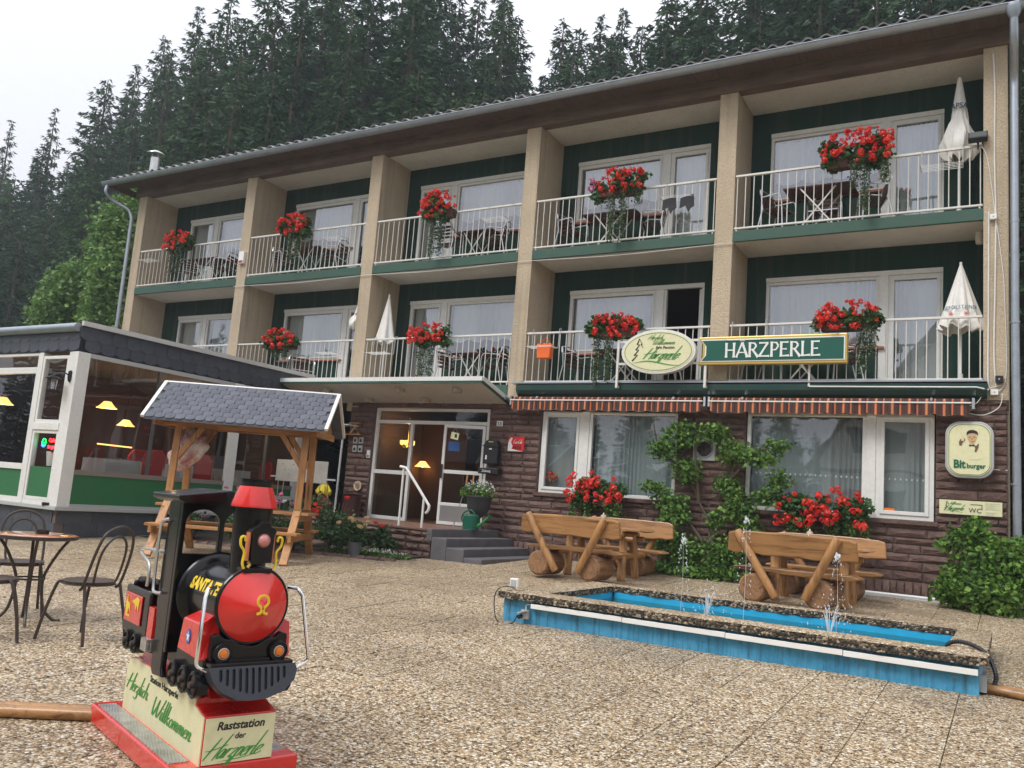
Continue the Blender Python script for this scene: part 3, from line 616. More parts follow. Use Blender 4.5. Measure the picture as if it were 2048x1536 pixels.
# gutter: half round, with seams
b = MB(); seg = 10
gp = [(-0.60+0.085*math.cos(math.pi+math.pi*i/seg), 8.60+0.085*math.sin(math.pi+math.pi*i/seg)) for i in range(seg+1)]
gp2 = [(-0.60+0.079*math.cos(math.pi+math.pi*i/seg), 8.602+0.079*math.sin(math.pi+math.pi*i/seg)) for i in range(seg, -1, -1)]
b.prism([(a, c) for a, c in gp]+[(a, c) for a, c in gp2], -0.78, 20.66, 'x')
gut = b.build('gutter', ZINC, hotel, True)
b = MB(); b.tube([(-0.79, -0.69, 8.605), (20.67, -0.69, 8.605)], 0.011, 6); b.build('rolled_edge', ZINC, gut)
b = MB()
for k in range(27): x = -0.4+k*0.8; b.prism([(-0.60+0.092*math.cos(math.pi+math.pi*i/8), 8.60+0.092*math.sin(math.pi+math.pi*i/8)) for i in range(9)], x, x+0.02, 'x')
b.build('gutter_bracket', ZINC, gut)
MB().tube(smooth_line([(-0.62, -0.6, 8.52), (-0.62, -0.6, 8.32), (-0.55, -0.4, 8.15), (-0.22, -0.16, 7.95), (-0.11, -0.1, 7.72)], 5)+[(-0.10, -0.1, 5), (-0.10, -0.1, -.1)], 0.05, 10).build('downpipe', ZINC, hotel, True)
dp = MB().tube([(20.40, -0.60, 8.42), (20.40, -0.56, 8.2)]+smooth_line([(20.40, -0.5, 8.05), (20.40, -0.15, 7.75), (20.40, -0.11, 7.5)], 4)+[(20.40, -0.10, 4), (20.42, -0.10, -.05)], 0.055, 12).build('downpipe', ZINC, hotel, True)
MB().lathe([(0.12, 0.0), (0.12, -.06), (0.055, -0.2)], 12, (20.40, -0.6, 8.60)).build('hopper', ZINC, dp, True)
for z in (7.2, 5.5, 4.0, 1.7): MB().cyl((20.40, -0.1, z), (20.40, -0.1, z+.03), 0.064, None, 12).build('pipe_clip', ZINC, dp)
fl = thing('steel_flue', 'stainless steel flue pipe with a rain cap above the left end of the roof', 'flue pipe', (-0.38, 0.55, 8.7))
MB().cyl((0, 0, -.2), (0, 0, 1.02), 0.125, None, 20).build('pipe', STEEL, fl, True)
MB().lathe([(0.005, .16), (.10, .145), (.24, .06), (.245, .045), (0.0, .09)], 24, (0, 0, 1.08)).build('rain_cap', STEEL, fl, True)
for a in range(3): MB().cyl((.1*math.cos(a*2.1), .1*math.sin(a*2.1), 1.0), (.1*math.cos(a*2.1), .1*math.sin(a*2.1), 1.18), .008).build('cap_strut', STEEL, fl)

# ---- balcony back walls with windows: (x0,x1, mullion0, mullion1, door_left, door_open)
WIN = [(0.93, 3.76, 1.93, 2.07, True), (4.86, 7.68, 6.79, 6.93, False), (8.73, 11.56, 9.61, 9.75, True), (12.72, 15.48, 14.56, 14.70, False), (16.6, 19.41, 18.46, 18.60, False)]
bal_me = MB().tube([(0, 0, 0), (0, 0, 0.90)], 0.0085, 6).mesh('baluster', True); bal_me.materials.append(WRAIL)
WY = BD
def curtain(x0, x1, z0, z1, y, parent, amp=0.034, hem=0.0, seed=0):
    b = MB(); n = int((x1-x0)/0.011); rs = random.Random(seed); ph = 0; pts = []
    for i in range(n+1):
        x = x0+(x1-x0)*i/n; ph += 0.62+0.40*math.sin(i*0.07+seed); a = amp*(0.6+0.5*math.sin(i*0.05+seed*2))
        pts.append((x, y+a*math.sin(ph)))
    for x, yy in pts:
        zb = z0+hem*(0.5+0.5*math.cos((x-x0)*14)) if hem else z0
        b.v += [(x, yy, zb), (x, yy, z1)]
    for i in range(n): b.f.append((2*i, 2*i+2, 2*i+3, 2*i+1))
    return b.build('curtain', CURT_G if z0 < 2 else CURT_U, parent, True)
def window_unit(x0, x1, zb, zt, y, parent, lead='window', fw=0.07, sash=0.05, gl=None, cur=True, seed=0, dep=0.07, ch=0.0):
    f = MB(); f.box(x0, x0+fw, y, y+dep, zb, zt).box(x1-fw, x1, y, y+dep, zb, zt).box(x0+fw, x1-fw, y, y+dep, zt-fw, zt).box(x0+fw, x1-fw, y, y+dep, zb, zb+fw)
    o = f.build(lead, WHITE, parent, bev=0.004)
    if sash:
        a0, a1, c0, c1 = x0+fw*.8, x1-fw*.8, zb+fw*.8, zt-fw*.8; s = MB()
        s.box(a0, a0+sash, y-.018, y+dep*.6, c0, c1).box(a1-sash, a1, y-.018, y+dep*.6, c0, c1).box(a0+sash, a1-sash, y-.018, y+dep*.6, c1-sash, c1).box(a0+sash, a1-sash, y-.018, y+dep*.6, c0, c0+sash)
        s.build('sash', WHITE, o, bev=0.004)
    MB().quad((x0+.03, y+dep*.5, zb+.03), (x1-.03, y+dep*.5, zb+.03), (x1-.03, y+dep*.5, zt-.03), (x0+.03, y+dep*.5, zt-.03)).build('pane', gl or GLASS, o)
    if cur: curtain(x0+.05, x1-.05, zb+.06+ch, zt-.04, y+.17, o, seed=seed, hem=0.06 if ch else 0)
    return o
RAILG = []
for lvl, (zf, zc, zt, zs) in enumerate(((FL1, 5.612, 5.20, 3.92), (FL2, 8.322, 7.90, 6.62))):
    for i in range(5):
        x0, x1 = PX[i]+PW, PX[i+1]; a, c, m0, m1, dl = WIN[i]
        wx0, wx1, dx0, dx1 = (m1, c, a, m0) if dl else (a, m0, m1, c)
        w = MB(); w.box(x0, a, BD, BD+.3, zf, zc).box(c, x1, BD, BD+.3, zf, zc).box(a, c, BD, BD+.3, zt, zc)
        s0, s1 = (m1-.07, c) if dl else (a, m0+.07)
        w.box(s0, s1, BD, BD+.3, zf, zs); w.build('back_wall', GREENW, hotel)
        MB().box(s0-.02, s1+.02, BD-.06, BD+.05, zs-.035, zs).build('window_sill', TERR, hotel)
        o = MB().box(m0, m1, BD-.012, BD+.06, zf+.01, zt-.076).box(a, c, BD-.014, BD+.07, zt-.075, zt+.004).build('mullion', WHITE, hotel)
        window_unit(wx0, wx1, zs+.002, zt-.075, BD+.012, hotel, 'window', 0.055, 0.035 if i % 2 else 0, seed=i+lvl*5, ch=0.28 if (lvl or i == 2) else 0)
        opn = (lvl == 0 and i == 3)
        if opn:
            MB().box(dx0, dx0+.05, BD+.012, BD+.09, zf, zt-.075).box(dx1-.05, dx1, BD+.012, BD+.09, zf, zt-.075).build('door_frame', WHITE, hotel)
            ld = window_unit(0, 0.78, 0.03, 1.96, 0, hotel, 'balcony_door', 0.05, 0.03, seed=3, cur=False); ld.location = (dx1-.05, BD+.1, zf); ld.rotation_euler = (0, 0, RAD(100))
        else:
            window_unit(dx0, dx1, zf+.02, zt-.075, BD+.012, hotel, 'balcony_door', 0.05, 0.05, seed=i+lvl*5+3)
        # railing
        r = MB(); rz = zf+0.05; ry = 0.02
        r.box(x0+.01, x1-.01, ry-.02, ry+.02, rz, rz+.03).box(x0+.01, x1-.01, ry-.024, ry+.024, rz+.93, rz+.965)
        for q in (x0+.05, x1-.05, (x0+x1)/2): r.box(q-.012, q+.012, ry-.012, ry+.012, rz-.06, rz)
        rl = r.build('railing', WRAIL, hotel, bev=0.004); nb = 26
        for k in range(nb+1): add('baluster', bal_me, None, rl, (x0+.04+(x1-x0-.08)*k/nb, ry, rz+.03))

# ---- ground floor stone wall
OPEN = [(8.85, 11.68, 0.40, 2.70), (12.80, 15.45, 1.14, 2.66), (16.60, 19.39, 1.12, 2.69)]
sw = MB(); X0, X1, ZT = 8.2, 20.30, 2.905
xs_ = [X0]+[v for o in OPEN for v in o[:2]]+[X1]
for i in range(0, len(xs_)-1, 2): sw.box(xs_[i], xs_[i+1], 0.0, 0.3, -0.3, ZT)
for o in OPEN: sw.box(o[0], o[1], 0.0, 0.3, -0.3, o[2]-.03).box(o[0], o[1], 0.0, 0.3, o[3]+.02, ZT)
wall = sw.build('stone_wall', MORTAR, hotel)
svar = []
for k in range(10):
    rs = random.Random(k); b = MB(); L = 1.0; n = 5; top = []; 
    ring0 = [(0, 0, 0), (1, 0, 0), (1, 0, 1), (0, 0, 1)]
    j = lambda a: rs.uniform(-a, a)
    ring1 = [(.012+j(.01), -.016+j(.006), .06+j(.03)), (.988+j(.01), -.016+j(.006), .06+j(.03)), (.988+j(.01), -.016+j(.006), .94+j(.03)), (.012+j(.01), -.016+j(.006), .94+j(.03))]
    mid = [(x, -.030-rs.uniform(0, .016), .5+j(.18)) for x in (.12+j(.04), .37+j(.06), .63+j(.06), .88+j(.04))]
    b.v = ring0+ring1+mid
    b.f = [(0, 1, 5, 4), (1, 2, 6, 5), (2, 3, 7, 6), (3, 0, 4, 7), (4, 5, 11, 10), (4, 10, 9), (4, 9, 8), (4, 8, 7), (5, 6, 11), (6, 10, 11), (6, 9, 10), (6, 7, 9), (7, 8, 9)]
    me = b.mesh('stone'); me.materials.append(STONE); svar.append((me, list(b.v), list(b.f)))
st_ = []
def course(z0, z1, lmin, lmax):
    rs = random; x = X0
    segs = []; cuts = sorted(o for o in OPEN if o[2]-.04 < (z0+z1)/2 < o[3]+.02); cur = X0
    for o in cuts: segs.append((cur, o[0])); cur = o[1]
    segs.append((cur, X1))
    for a, c in segs:
        x = a
        while x < c-0.02:
            L = rs.uniform(lmin, lmax)
            if c-x-L < lmin*0.5: L = c-x
            st_.append((x, z0, L, z1-z0)); x += L
z = -0.02; course(z, 0.24, 0.085, 0.12); z = 0.24
while z < ZT-.02:
    h = random.choice((.10, .115, .13, .14)); h = min(h, ZT-z)
    if h < .05: break
    course(z, z+h, .22, .62); z += h
st_.sort(key=lambda s: -s[0]); rest = MB()
for n, (x, z, L, h) in enumerate(st_):
    me, vv, ff = random.choice(svar); g_ = .006
    if n < 295: add('stone', me, None, wall, (x+g_/2, -0.0005, z+g_/2), None, (L-g_, 1, h-g_))
    else:
        st0 = len(rest.v); rest.put(vv, ff); rest.xf(Matrix.Translation((x+g_/2, -.0005, z+g_/2)) @ Matrix.Diagonal((L-g_, 1, h-g_, 1)), st0)
rest.build('stones', STONE, wall, kind='stuff')
# ground-floor windows with stone sills
for k, (a, c, zb, zt, m0, m1, dl) in enumerate(((12.82, 15.43, 1.16, 2.66, 13.64, 13.78, True), (16.62, 19.37, 1.12, 2.69, 18.44, 18.57, False))):
    MB().box(a-.06, c+.06, -.075, .02, zb-.07, zb-.004).build('window_sill', STONE, hotel, bev=0.01)
    MB().box(m0, m1, .015, .13, zb, zt).build('mullion', WHITE, hotel)
    if dl: window_unit(a, m0, zb, zt, .03, hotel, 'window', .075, .05, seed=21, gl=GLASS_G); window_unit(m1, c, zb, zt, .03, hotel, 'window', .06, 0, seed=22, gl=GLASS_G)
    else: window_unit(a, m0, zb, zt, .03, hotel, 'window', .06, 0, seed=23, gl=GLASS_G); window_unit(m1, c, zb, zt, .03, hotel, 'window', .085, .055, seed=24, gl=GLASS_G)
lace = MB()
for k in range(34):
    x = 16.75+k*0.077; s = .016; z = 1.72
    if 18.4 < x < 18.62: continue
    lace.prism([(x-s, z), (x, z-s*1.4), (x+s, z), (x, z+s*1.4)], .188, .19)
lace.build('curtain_lace', SIGNW, hotel, kind='stuff')
stk = MB().box(18.68, 18.84, 0.045, 0.05, 1.22, 1.28).build('sticker', ORG, hotel)
# ---- entrance
fr = MB(); y0, y1 = .03, .09; za, zb, zc = .40, 2.36, 2.68
fr.box(8.86, 8.93, y0, y1, za, zc).box(11.6, 11.67, y0, y1, za, zc).box(8.93, 11.6, y0, y1, zc-.06, zc).box(8.93, 11.6, y0, y1, zb, zb+.07).box(9.77, 9.84, y0, y1, za, zb)
fr.box(8.93, 9.77, y0, y1, za, za+.07).box(8.93, 9.77, y0, y1, 1.32, 1.40)
ef = fr.build('entrance_frame', WHITE, hotel, bev=.004)
MB().quad((8.93, .06, za+.05), (9.77, .06, za+.05), (9.77, .06, 1.34), (8.93, .06, 1.34)).build('pane', GLASS_D, ef)
MB().quad((8.93, .06, 1.38), (9.77, .06, 1.38), (9.77, .06, zb), (8.93, .06, zb)).build('pane', GLASS_D, ef)
MB().quad((8.93, .06, zb+.05), (11.6, .06, zb+.05), (11.6, .06, zc-.04), (8.93, .06, zc-.04)).build('pane', GLASS_D, ef)
d = MB(); W_ = .86; d.box(0, .055, 0, .045, 0, 1.93).box(W_-.055, W_, 0, .045, 0, 1.93).box(.055, W_-.055, 0, .045, 1.87, 1.93).box(.055, W_-.055, 0, .045, 0, .06).box(.055, W_-.055, 0, .045, .36, .42).box(.055, W_-.055, 0, .045, .98, 1.05)
dr = d.build('entrance_door', WHITE, hotel, loc=(10.76, -.19, .415), rot=(0, 0, RAD(13)), bev=.004)
MB().quad((.05, .02, .4), (W_-.05, .02, .4), (W_-.05, .02, 1.0), (.05, .02, 1.0)).build('pane', GLASS_D, dr); MB().quad((.05, .02, 1.03), (W_-.05, .02, 1.03), (W_-.05, .02, 1.88), (.05, .02, 1.88)).build('pane', GLASS_D, dr)
MB().box(.055, W_-.055, .01, .035, .06, .36).build('kick_panel', ALU, dr); MB().box(.012, .04, -.03, -.005, .88, 1.15).build('handle', BLACK, dr)
b = MB().prism([(.12, 1.42), (.36, 1.42), (.36, 1.60), (.12, 1.60)], -.004, 0); b.build('sticker', mat('blue_sticker', (.03, .10, .28), .5), dr)
MB().tube([(9.90, -.0, 1.95), (9.90, -.05, 1.93), (9.90, -.05, 1.68), (9.90, 0, 1.66)], .012, 6).build('pull_handle', WHITE, ef)
# a dim hallway behind the door with its lamps
MB().box(8.4, 8.5, .3, 5.2, .3, 2.9).box(12.1, 12.2, .3, 5.2, .3, 2.9).box(8.5, 12.1, 5.1, 5.2, .3, 2.9).box(8.5, 12.1, .3, 5.2, .3, .40).build('hall_wall', ROOMW, hotel)
MB().box(8.5, 9.75, 2.2, 2.3, .41, 2.6).build('hall_partition', mat('hall_dark', (.07, .035, .02), .7), hotel); MB().box(10.9, 12.05, 2.9, 3.0, .41, 2.6).build('hall_partition', MATS['hall_dark'], hotel)
WARM = mat('lamp_glow', (0.9, 0.6, 0.25), .5, emit=(1.0, 0.46, 0.12), es=1.5); HOT = mat('lamp_core', (1, .8, .4), .5, emit=(1, .75, .35), es=14)
def pendant(loc, label, s=1.0, cord=.6):
    t = thing('pendant_lamp', label, 'lamp', loc, 0, 'warm glass pendant lamps that are switched on')
    MB().lathe([(.02, .10), (.06, .095), (.095, .05), (.13, .01), (.17, -.02)], 20).xf(Matrix.Scale(s, 4)).build('lamp_shade', WARM, t, True)
    MB().cyl((0, 0, .1*s), (0, 0, cord), .004).build('cord', BLACK, t); MB().ball((0, 0, .01), .03*s, 8, 5).build('bulb', HOT, t)
    return t
pendant((8.62+.1, 2.0, 1.60), 'bell shaped pendant lamp glowing in the dark hallway behind the open door', 1.1)
t = thing('chandelier', 'bright yellow chandelier glowing behind the left door pane', 'lamp', (8.98+.1, .9, 1.98))
for k in range(5): a = k*1.256; MB().lathe([(.012, 0), (.04, .02), (.045, .09), (.03, .1)], 8, (.13*math.cos(a), .13*math.sin(a), 0)).build('lamp_shade', WARM, t); MB().tube([(0, 0, .0), (.07*math.cos(a), .07*math.sin(a), -.06), (.13*math.cos(a), .13*math.sin(a), 0)], .006, 5).build('arm', GOLD, t)
MB().cyl((0, 0, -.03), (0, 0, .6), .008).build('stem', GOLD, t)
hl = bpy.data.lights.new('hall_lamp', 'POINT'); hl.energy = 9; hl.color = (1, .6, .28); hl.shadow_soft_size = .08; ho = bpy.data.objects.new('hall_lamp_light', hl); COL.objects.link(ho); ho.location = (9.35, .9, 2.15); ho.parent = None
ho.parent = t; ho.location = (0, 0, .16)
# canopy over the entrance (falls towards the wall)
CX0, CX1 = 7.06, 12.05
def cz(y): return 2.77+(-y)*0.27
b = MB()
b.put([(CX0, 0.0, cz(0)), (CX1, 0, cz(0)), (CX1, -.98, cz(-.98)), (CX0, -.98, cz(-.98)), (CX0, 0, cz(0)+.13), (CX1, 0, cz(0)+.13), (CX1, -.98, cz(-.98)+.06), (CX0, -.98, cz(-.98)+.06)], [(0, 1, 2, 3), (4, 7, 6, 5), (0, 4, 5, 1), (3, 2, 6, 7), (1, 5, 6, 2), (0, 3, 7, 4)])
cn = b.build('entrance_canopy', CREAMW, hotel)
b = MB(); b.box(CX0, CX1+.03, -1.03, -.982, cz(-.98)-.005, cz(-.98)+.035); b.bar((CX1+.02, -1.0, cz(-1.0)+.015), (CX1+.02, -.01, cz(-.01)+.015), .03, .04); b.build('green_edge', FASC, cn)
b = MB(); b.box(CX0, CX1+.035, -1.04, -.97, cz(-.98)+.036, cz(-.98)+.115); b.bar((CX1+.024, -1.0, cz(-1.0)+.078), (CX1+.024, -.01, cz(-.01)+.078), .04, .08); b.build('white_edge', WHITE, cn)
for x, y in ((10.0, -.72), (8.85, -.25), (11.35, -.72), (10.3, -.25), (8.1, -.72)):
    MB().lathe([(.001, -.075), (.085, -.072), (.10, -.05), (.10, 0), (.11, .02)], 20, (x, y, cz(y)-.004)).build('ceiling_light', worn('grey_lamp_glass', (.42, .38, .31), .5, .3), cn, True)
MB().tube([(12.10, -.2, 2.87), (12.16, -.05, 2.84), (12.2, .0, 2.7)], .035, 8).build('drain_spout', ZINC, cn, True)

# steps and landing
ld = thing('entrance_steps', 'grey stone steps and landing in front of the glass entrance', 'steps')
MB().box(8.3, 12.08, -2.15, -.04, -.3, .36).build('landing_base', MORTAR, ld)
MB().box(8.28, 11.985, -2.2, -.035, .36, .40).build('landing_top', worn('landing_tiles', (.17, .09, .065), .5, .4, 3), ld, bev=.008)
for x0, x1, z in ((12.10, 12.40, .27), (12.402, 12.75, .13)):
    for j in range(5): MB().box(x0, x1, -2.2+j*.432+.003, -2.2+(j+1)*.432-.003, -.2, z).build('step_stone', GSTONE, ld, bev=.012)
for j in range(5): MB().box(11.99, 12.098, -2.205+j*.432+.003, -2.205+(j+1)*.432-.003, .2, .402).build('step_stone', GSTONE, ld, bev=.012)
for j in range(5): MB().box(12.752, 13.1, -2.2+j*.432+.003, -2.2+(j+1)*.432-.003, -.2, .0).build('step_stone', GSTONE, ld, bev=.012)
n = 0
for z0, z1 in ((-.12, .02), (.02, .15), (.15, .26), (.26, .36)):
    x = 8.3
    while x < 12.05:
        L = min(random.uniform(.2, .42), 12.08-x); me, vv, ff = random.choice(svar); add('stone', me, None, ld, (x, -2.152, z0+.004), None, (L-.008, 1.4, z1-z0-.008)); x += L
for j in range(6):
    for z0, z1 in ((-.12, .02), (.02, .15), (.15, .26), (.26, .36)):
        me, vv, ff = random.choice(svar); add('stone', me, None, ld, (8.298, -.05-j*.35, z0), (0, 0, RAD(-90)), (.34, 1, z1-z0-.008))
hr = thing('handrail', 'white tubular handrail slanting down beside the entrance steps', 'handrail', (11.35, -2.08, .4))
MB().tube([(-.04, 0, 0), (-.04, 0, .96)], .02, 8).build('post', WHITE, hr, True); MB().tube([(.44, 0, 0), (.44, 0, .5)], .02, 8).build('post', WHITE, hr, True)
MB().tube(smooth_line([(-.12, 0, 1.0), (-.02, 0, .985), (.06, 0, .93), (.5, 0, .44), (.56, 0, .36), (.54, 0, .28), (.5, 0, .25)], 4), .024, 8).build('top_rail', WHITE, hr, True)

# ---- awnings
def awning_mat():
    m = mat('awning_stripes', (.3, .1, .05), .8); n, l, b = nodes(m); g = n.new('ShaderNodeNewGeometry'); s = n.new('ShaderNodeSeparateXYZ'); l.new(g.outputs['Position'], s.inputs[0])
    f = mathn(m, 'FRACT', mathn(m, 'MULTIPLY', s.outputs[0], 1/0.228)); O = (.55, .15, .06); K = (.075, .035, .028); Y = (.60, .30, .12); D = (.045, .022, .02)
    c = ramp(m, f, [(0, O), (.09, K), (.24, D), (.30, K), (.50, O), (.55, Y), (.59, O), (.66, K), (.84, D)])
    m.node_tree.nodes[-1]
    for nd in n:
        if nd.type == 'VALTORGB': nd.color_ramp.interpolation = 'CONSTANT'
    v = noise_tex(m, g.outputs['Position'], 9, 4); base(m, mixc(m, .3, c, ramp(m, v, [(.3, (.5,)*3), (.7, (1,)*3)]), 'MULTIPLY')); return m
AWN = awning_mat()
for (a, c, L) in ((12.30, 15.92, 'rolled in striped orange and brown awning over the left ground floor window'), (16.08, 19.83, 'rolled in striped orange and brown awning over the right ground floor window')):
    t = thing('awning', L, 'awning', (0, 0, 0), 0, 'striped awnings under the balcony')
    MB().tube([(a, -.2, 2.845), (c, -.2, 2.845)], .052, 12).build('fabric_roll', AWN, t, True)
    MB().box(a-.04, c+.03, -.295, -.262, 2.815, 2.837).build('front_bar', WHITE, t, bev=.005)
    MB().box(a-.05, a-.015, -.27, -.02, 2.74, 2.90).box(c+.035, c+.07, -.27, -.02, 2.74, 2.90).build('end_bracket', ALU, t)
    b = MB(); n = int((c-a)/.02)
    for i in range(n+1):
        x = a+(c-a)*i/n; u = (x-a)/.30; w = abs(math.sin(math.pi*u))**.7; y = -.285+.008*math.sin(x*23)+.006*math.sin(x*9)
        b.v += [(x, y, 2.815), (x, y-.012*math.sin(x*17), 2.668-.034*w)]
    for i in range(n): b.f.append((2*i, 2*i+2, 2*i+3, 2*i+1))
    b.build('valance', AWN, t, True)
    MB().tube([b.v[2*i+1] for i in range(n+1)], .004, 4).build('valance_trim', BEAM, t)
    for s in (a+.5, c-.5): MB().box(s, s+.03, -.26, -.0, 2.86, 2.9).build('arm', ALU, t)
# ------------------------------------------------------------------ the cafe wing
cafe = thing('cafe_building', 'flat roofed cafe wing with slate fascia, white frames and green panels', 'cafe', (0, 0, 0))
WX, WYF, WX0 = 7.04, -5.53, -3.0
def cbox(*a): return MB().box(*a)
# plinth, ledge
cbox(WX0, WX-.03, WYF+.03, -.02, -.6, .24).build('plinth', MORTAR, cafe)
cbox(WX0, WX+.06, WYF-.06, WYF+.25, .25, .31).build('ledge', GREYP, cafe, bev=.006); cbox(WX-.24, WX+.06, WYF+.251, -.02, .25, .31).build('ledge', GREYP, cafe, bev=.006)
cbox(WX0, WX-.3, WYF+.3, -.05, .2, .42).build('floor', ROOMW, cafe)
# roof
cbox(WX0, WX-.06, WYF+.06, -.02, 2.95, 3.30).build('roof', MORTAR, cafe)
cbox(WX0, WX-.06, WYF+.06, -.02, 2.88, 2.94).build('ceiling', worn('cafe_ceiling', (.16, .13, .10), .8), cafe)
cbox(WX+.005, WX+.07, WYF-.03, -.06, 3.29, 3.37).build('metal_roof_edge', mat('edge_aluminium', (.62, .62, .60), .45, .3), cafe)
gb = MB(); gb.tube([(WX0, WYF-.06, 3.26), (WX-.02, WYF-.06, 3.26)], .075, 12); gb.build('gutter', ZINC, cafe, True)
fa = cbox(WX0, WX-.01, WYF-.012, WYF+.059, 2.86, 3.27).build('fascia_board', BLACK, cafe); fb = cbox(WX-.059, WX-.002, WYF+.06, -.03, 2.86, 3.29).build('fascia_board', BLACK, cafe)
# slates: rounded lower edge, hung in two rows
sv = MB(); w, h = .30, .24; out = [(0, h), (0, .06), (.05, .02), (.14, 0), (.24, .015), (.30, .05), (.31, h)]
sv.prism([(a, c) for a, c in out], -.007, 0); sl = sv.mesh('slate'); sl.materials.append(SLATE)
for r, z in enumerate((3.05, 2.87)):
    for k in range(20): add('slate', sl, None, fb, (WX+.004+.008*r*0+.006*(1-r), WYF+k*.28+r*.1-.02, z), (RAD(0), 0, RAD(90)), (1, 1, 1))
    for k in range(18): add('slate', sl, None, fa, (1.9+k*.285, WYF-.014-.006*(1-r), z), None, (1, 1, .9))
sp = MB(); sp.prism([(0, 0), (.58, 0), (.58, .21), (0, .21)], -.006, 0); spm = sp.mesh('slate'); spm.materials.append(SLATE)
for r in range(4):
    for k in range(9): add('slate', spm, None, cafe, (WX-.022+.004*(r % 2), WYF+.06+k*.6+(r % 2)*.12, .035-.20*(r)), (0, 0, RAD(90)))
    for k in range(16): add('slate', spm, None, cafe, (-2.4+k*.59+(r % 2)*.1-.1, WYF+.022-.004*(r % 2), .035-.2*r))
# corner post and side wall
cbox(WX-.16, WX+.01, WYF-.012, WYF+.21, .311, 2.86).build('corner_post', WHITE, cafe, bev=.006)
cbox(WX-.05, WX+.012, -2.20, -1.96, .311, 2.86).build('post', WHITE, cafe, bev=.006)
def side_bay(y0, y1):
    cbox(WX-.04, WX-.005, y0, y1, .36, .84).build('green_panel', PGREEN, cafe); cbox(WX-.05, WX, y0, y1, .311, .36).build('bottom_frame', GREYP, cafe)
    f = cbox(WX-.05, WX+.01, y0, y1, .84, .92).build('window_frame', worn('bronze_frame', (.24, .20, .17), .5), cafe); cbox(WX-.05, WX+.005, y0, y1, 2.79, 2.86).build('window_frame', GREYP, cafe)
    MB().quad((WX-.03, y0, .9), (WX-.03, y1, .9), (WX-.03, y1, 2.81), (WX-.03, y0, 2.81)).build('pane', GLASS_D, f)
side_bay(WYF+.212, -2.202); side_bay(-1.958, -.35)
cbox(WX-.05, WX+.005, -3.95, -3.91, .92, 2.79).box(WX-.05, WX+.005, -1.2, -1.15, .92, 2.79).build('glazing_bar', mat('dark_alu', (.16, .16, .16), .4, .6), cafe)
cbox(WX-.06, WX+.012, -.348, -.03, .3, 2.86).build('post', WHITE, cafe, bev=.006)
# a lower white-framed bench level strip by the entrance
cbox(WX+.013, WX+.06, -1.9, -.4, .62, .70).build('white_board', WHITE, cafe)
# front face
def front(x0, x1, z0, z1, fw=.05, pane=GLASS_D, lead='window'):
    f = MB().box(x0, x0+fw, WYF, WYF+.07, z0, z1).box(x1-fw, x1, WYF, WYF+.07, z0, z1).box(x0+fw, x1-fw, WYF, WYF+.07, z1-fw, z1).box(x0+fw, x1-fw, WYF, WYF+.07, z0, z0+fw).build(lead, WHITE, cafe, bev=.005)
    MB().quad((x0+.02, WYF+.035, z0+.02), (x1-.02, WYF+.035, z0+.02), (x1-.02, WYF+.035, z1-.02), (x0+.02, WYF+.035, z1-.02)).build('pane', pane, f); return f
cbox(6.80, 6.88, WYF-.005, WYF+.10, .311, 2.86).build('post', WHITE, cafe); cbox(5.96, 6.07, WYF-.012, WYF+.12, .311, 2.86).build('post', WHITE, cafe, bev=.006)
front(6.07, 6.80, 1.66, 2.80, .055); lw = front(6.07, 6.80, .38, 1.54, .055)
cbox(6.07, 6.80, WYF-.02, WYF+.10, 1.54, 1.66).build('transom', WHITE, cafe, bev=.006); cbox(6.12, 6.75, WYF+.02, WYF+.06, .43, .93).build('green_panel', PGREEN, cafe); cbox(6.07, 6.80, WYF, WYF+.1, .311, .38).build('bottom_rail', WHITE, cafe)
for x0, x1 in ((3.35, 5.96), (.6, 3.27), (-2.2, .52)):
    front(x0, x1, 2.56, 2.86, .05); front(x0, x1, .90, 2.56, .06); cbox(x0+.05, x1-.05, WYF+.02, WYF+.05, .40, .86).build('green_panel', PGREEN, cafe)
    cbox(x0, x1, WYF-.004, WYF+.07, .311, .40).box(x0, x1, WYF-.006, WYF+.07, .861, .90).box(x0, x0+.05, WYF-.003, WYF+.07, .40, .86).box(x1-.05, x1, WYF-.003, WYF+.07, .40, .86).build('panel_frame', WHITE, cafe)
for x in (3.27, .52): cbox(x, x+.08, WYF-.012, WYF+.12, .311, 2.86).build('post', WHITE, cafe)
cbox(6.69, 6.8, WYF-.05, WYF-.02, 1.9, 2.2).build('peeling_patch', mat('peeled_plaster', (.5, .45, .36), .9), cafe) if False else None
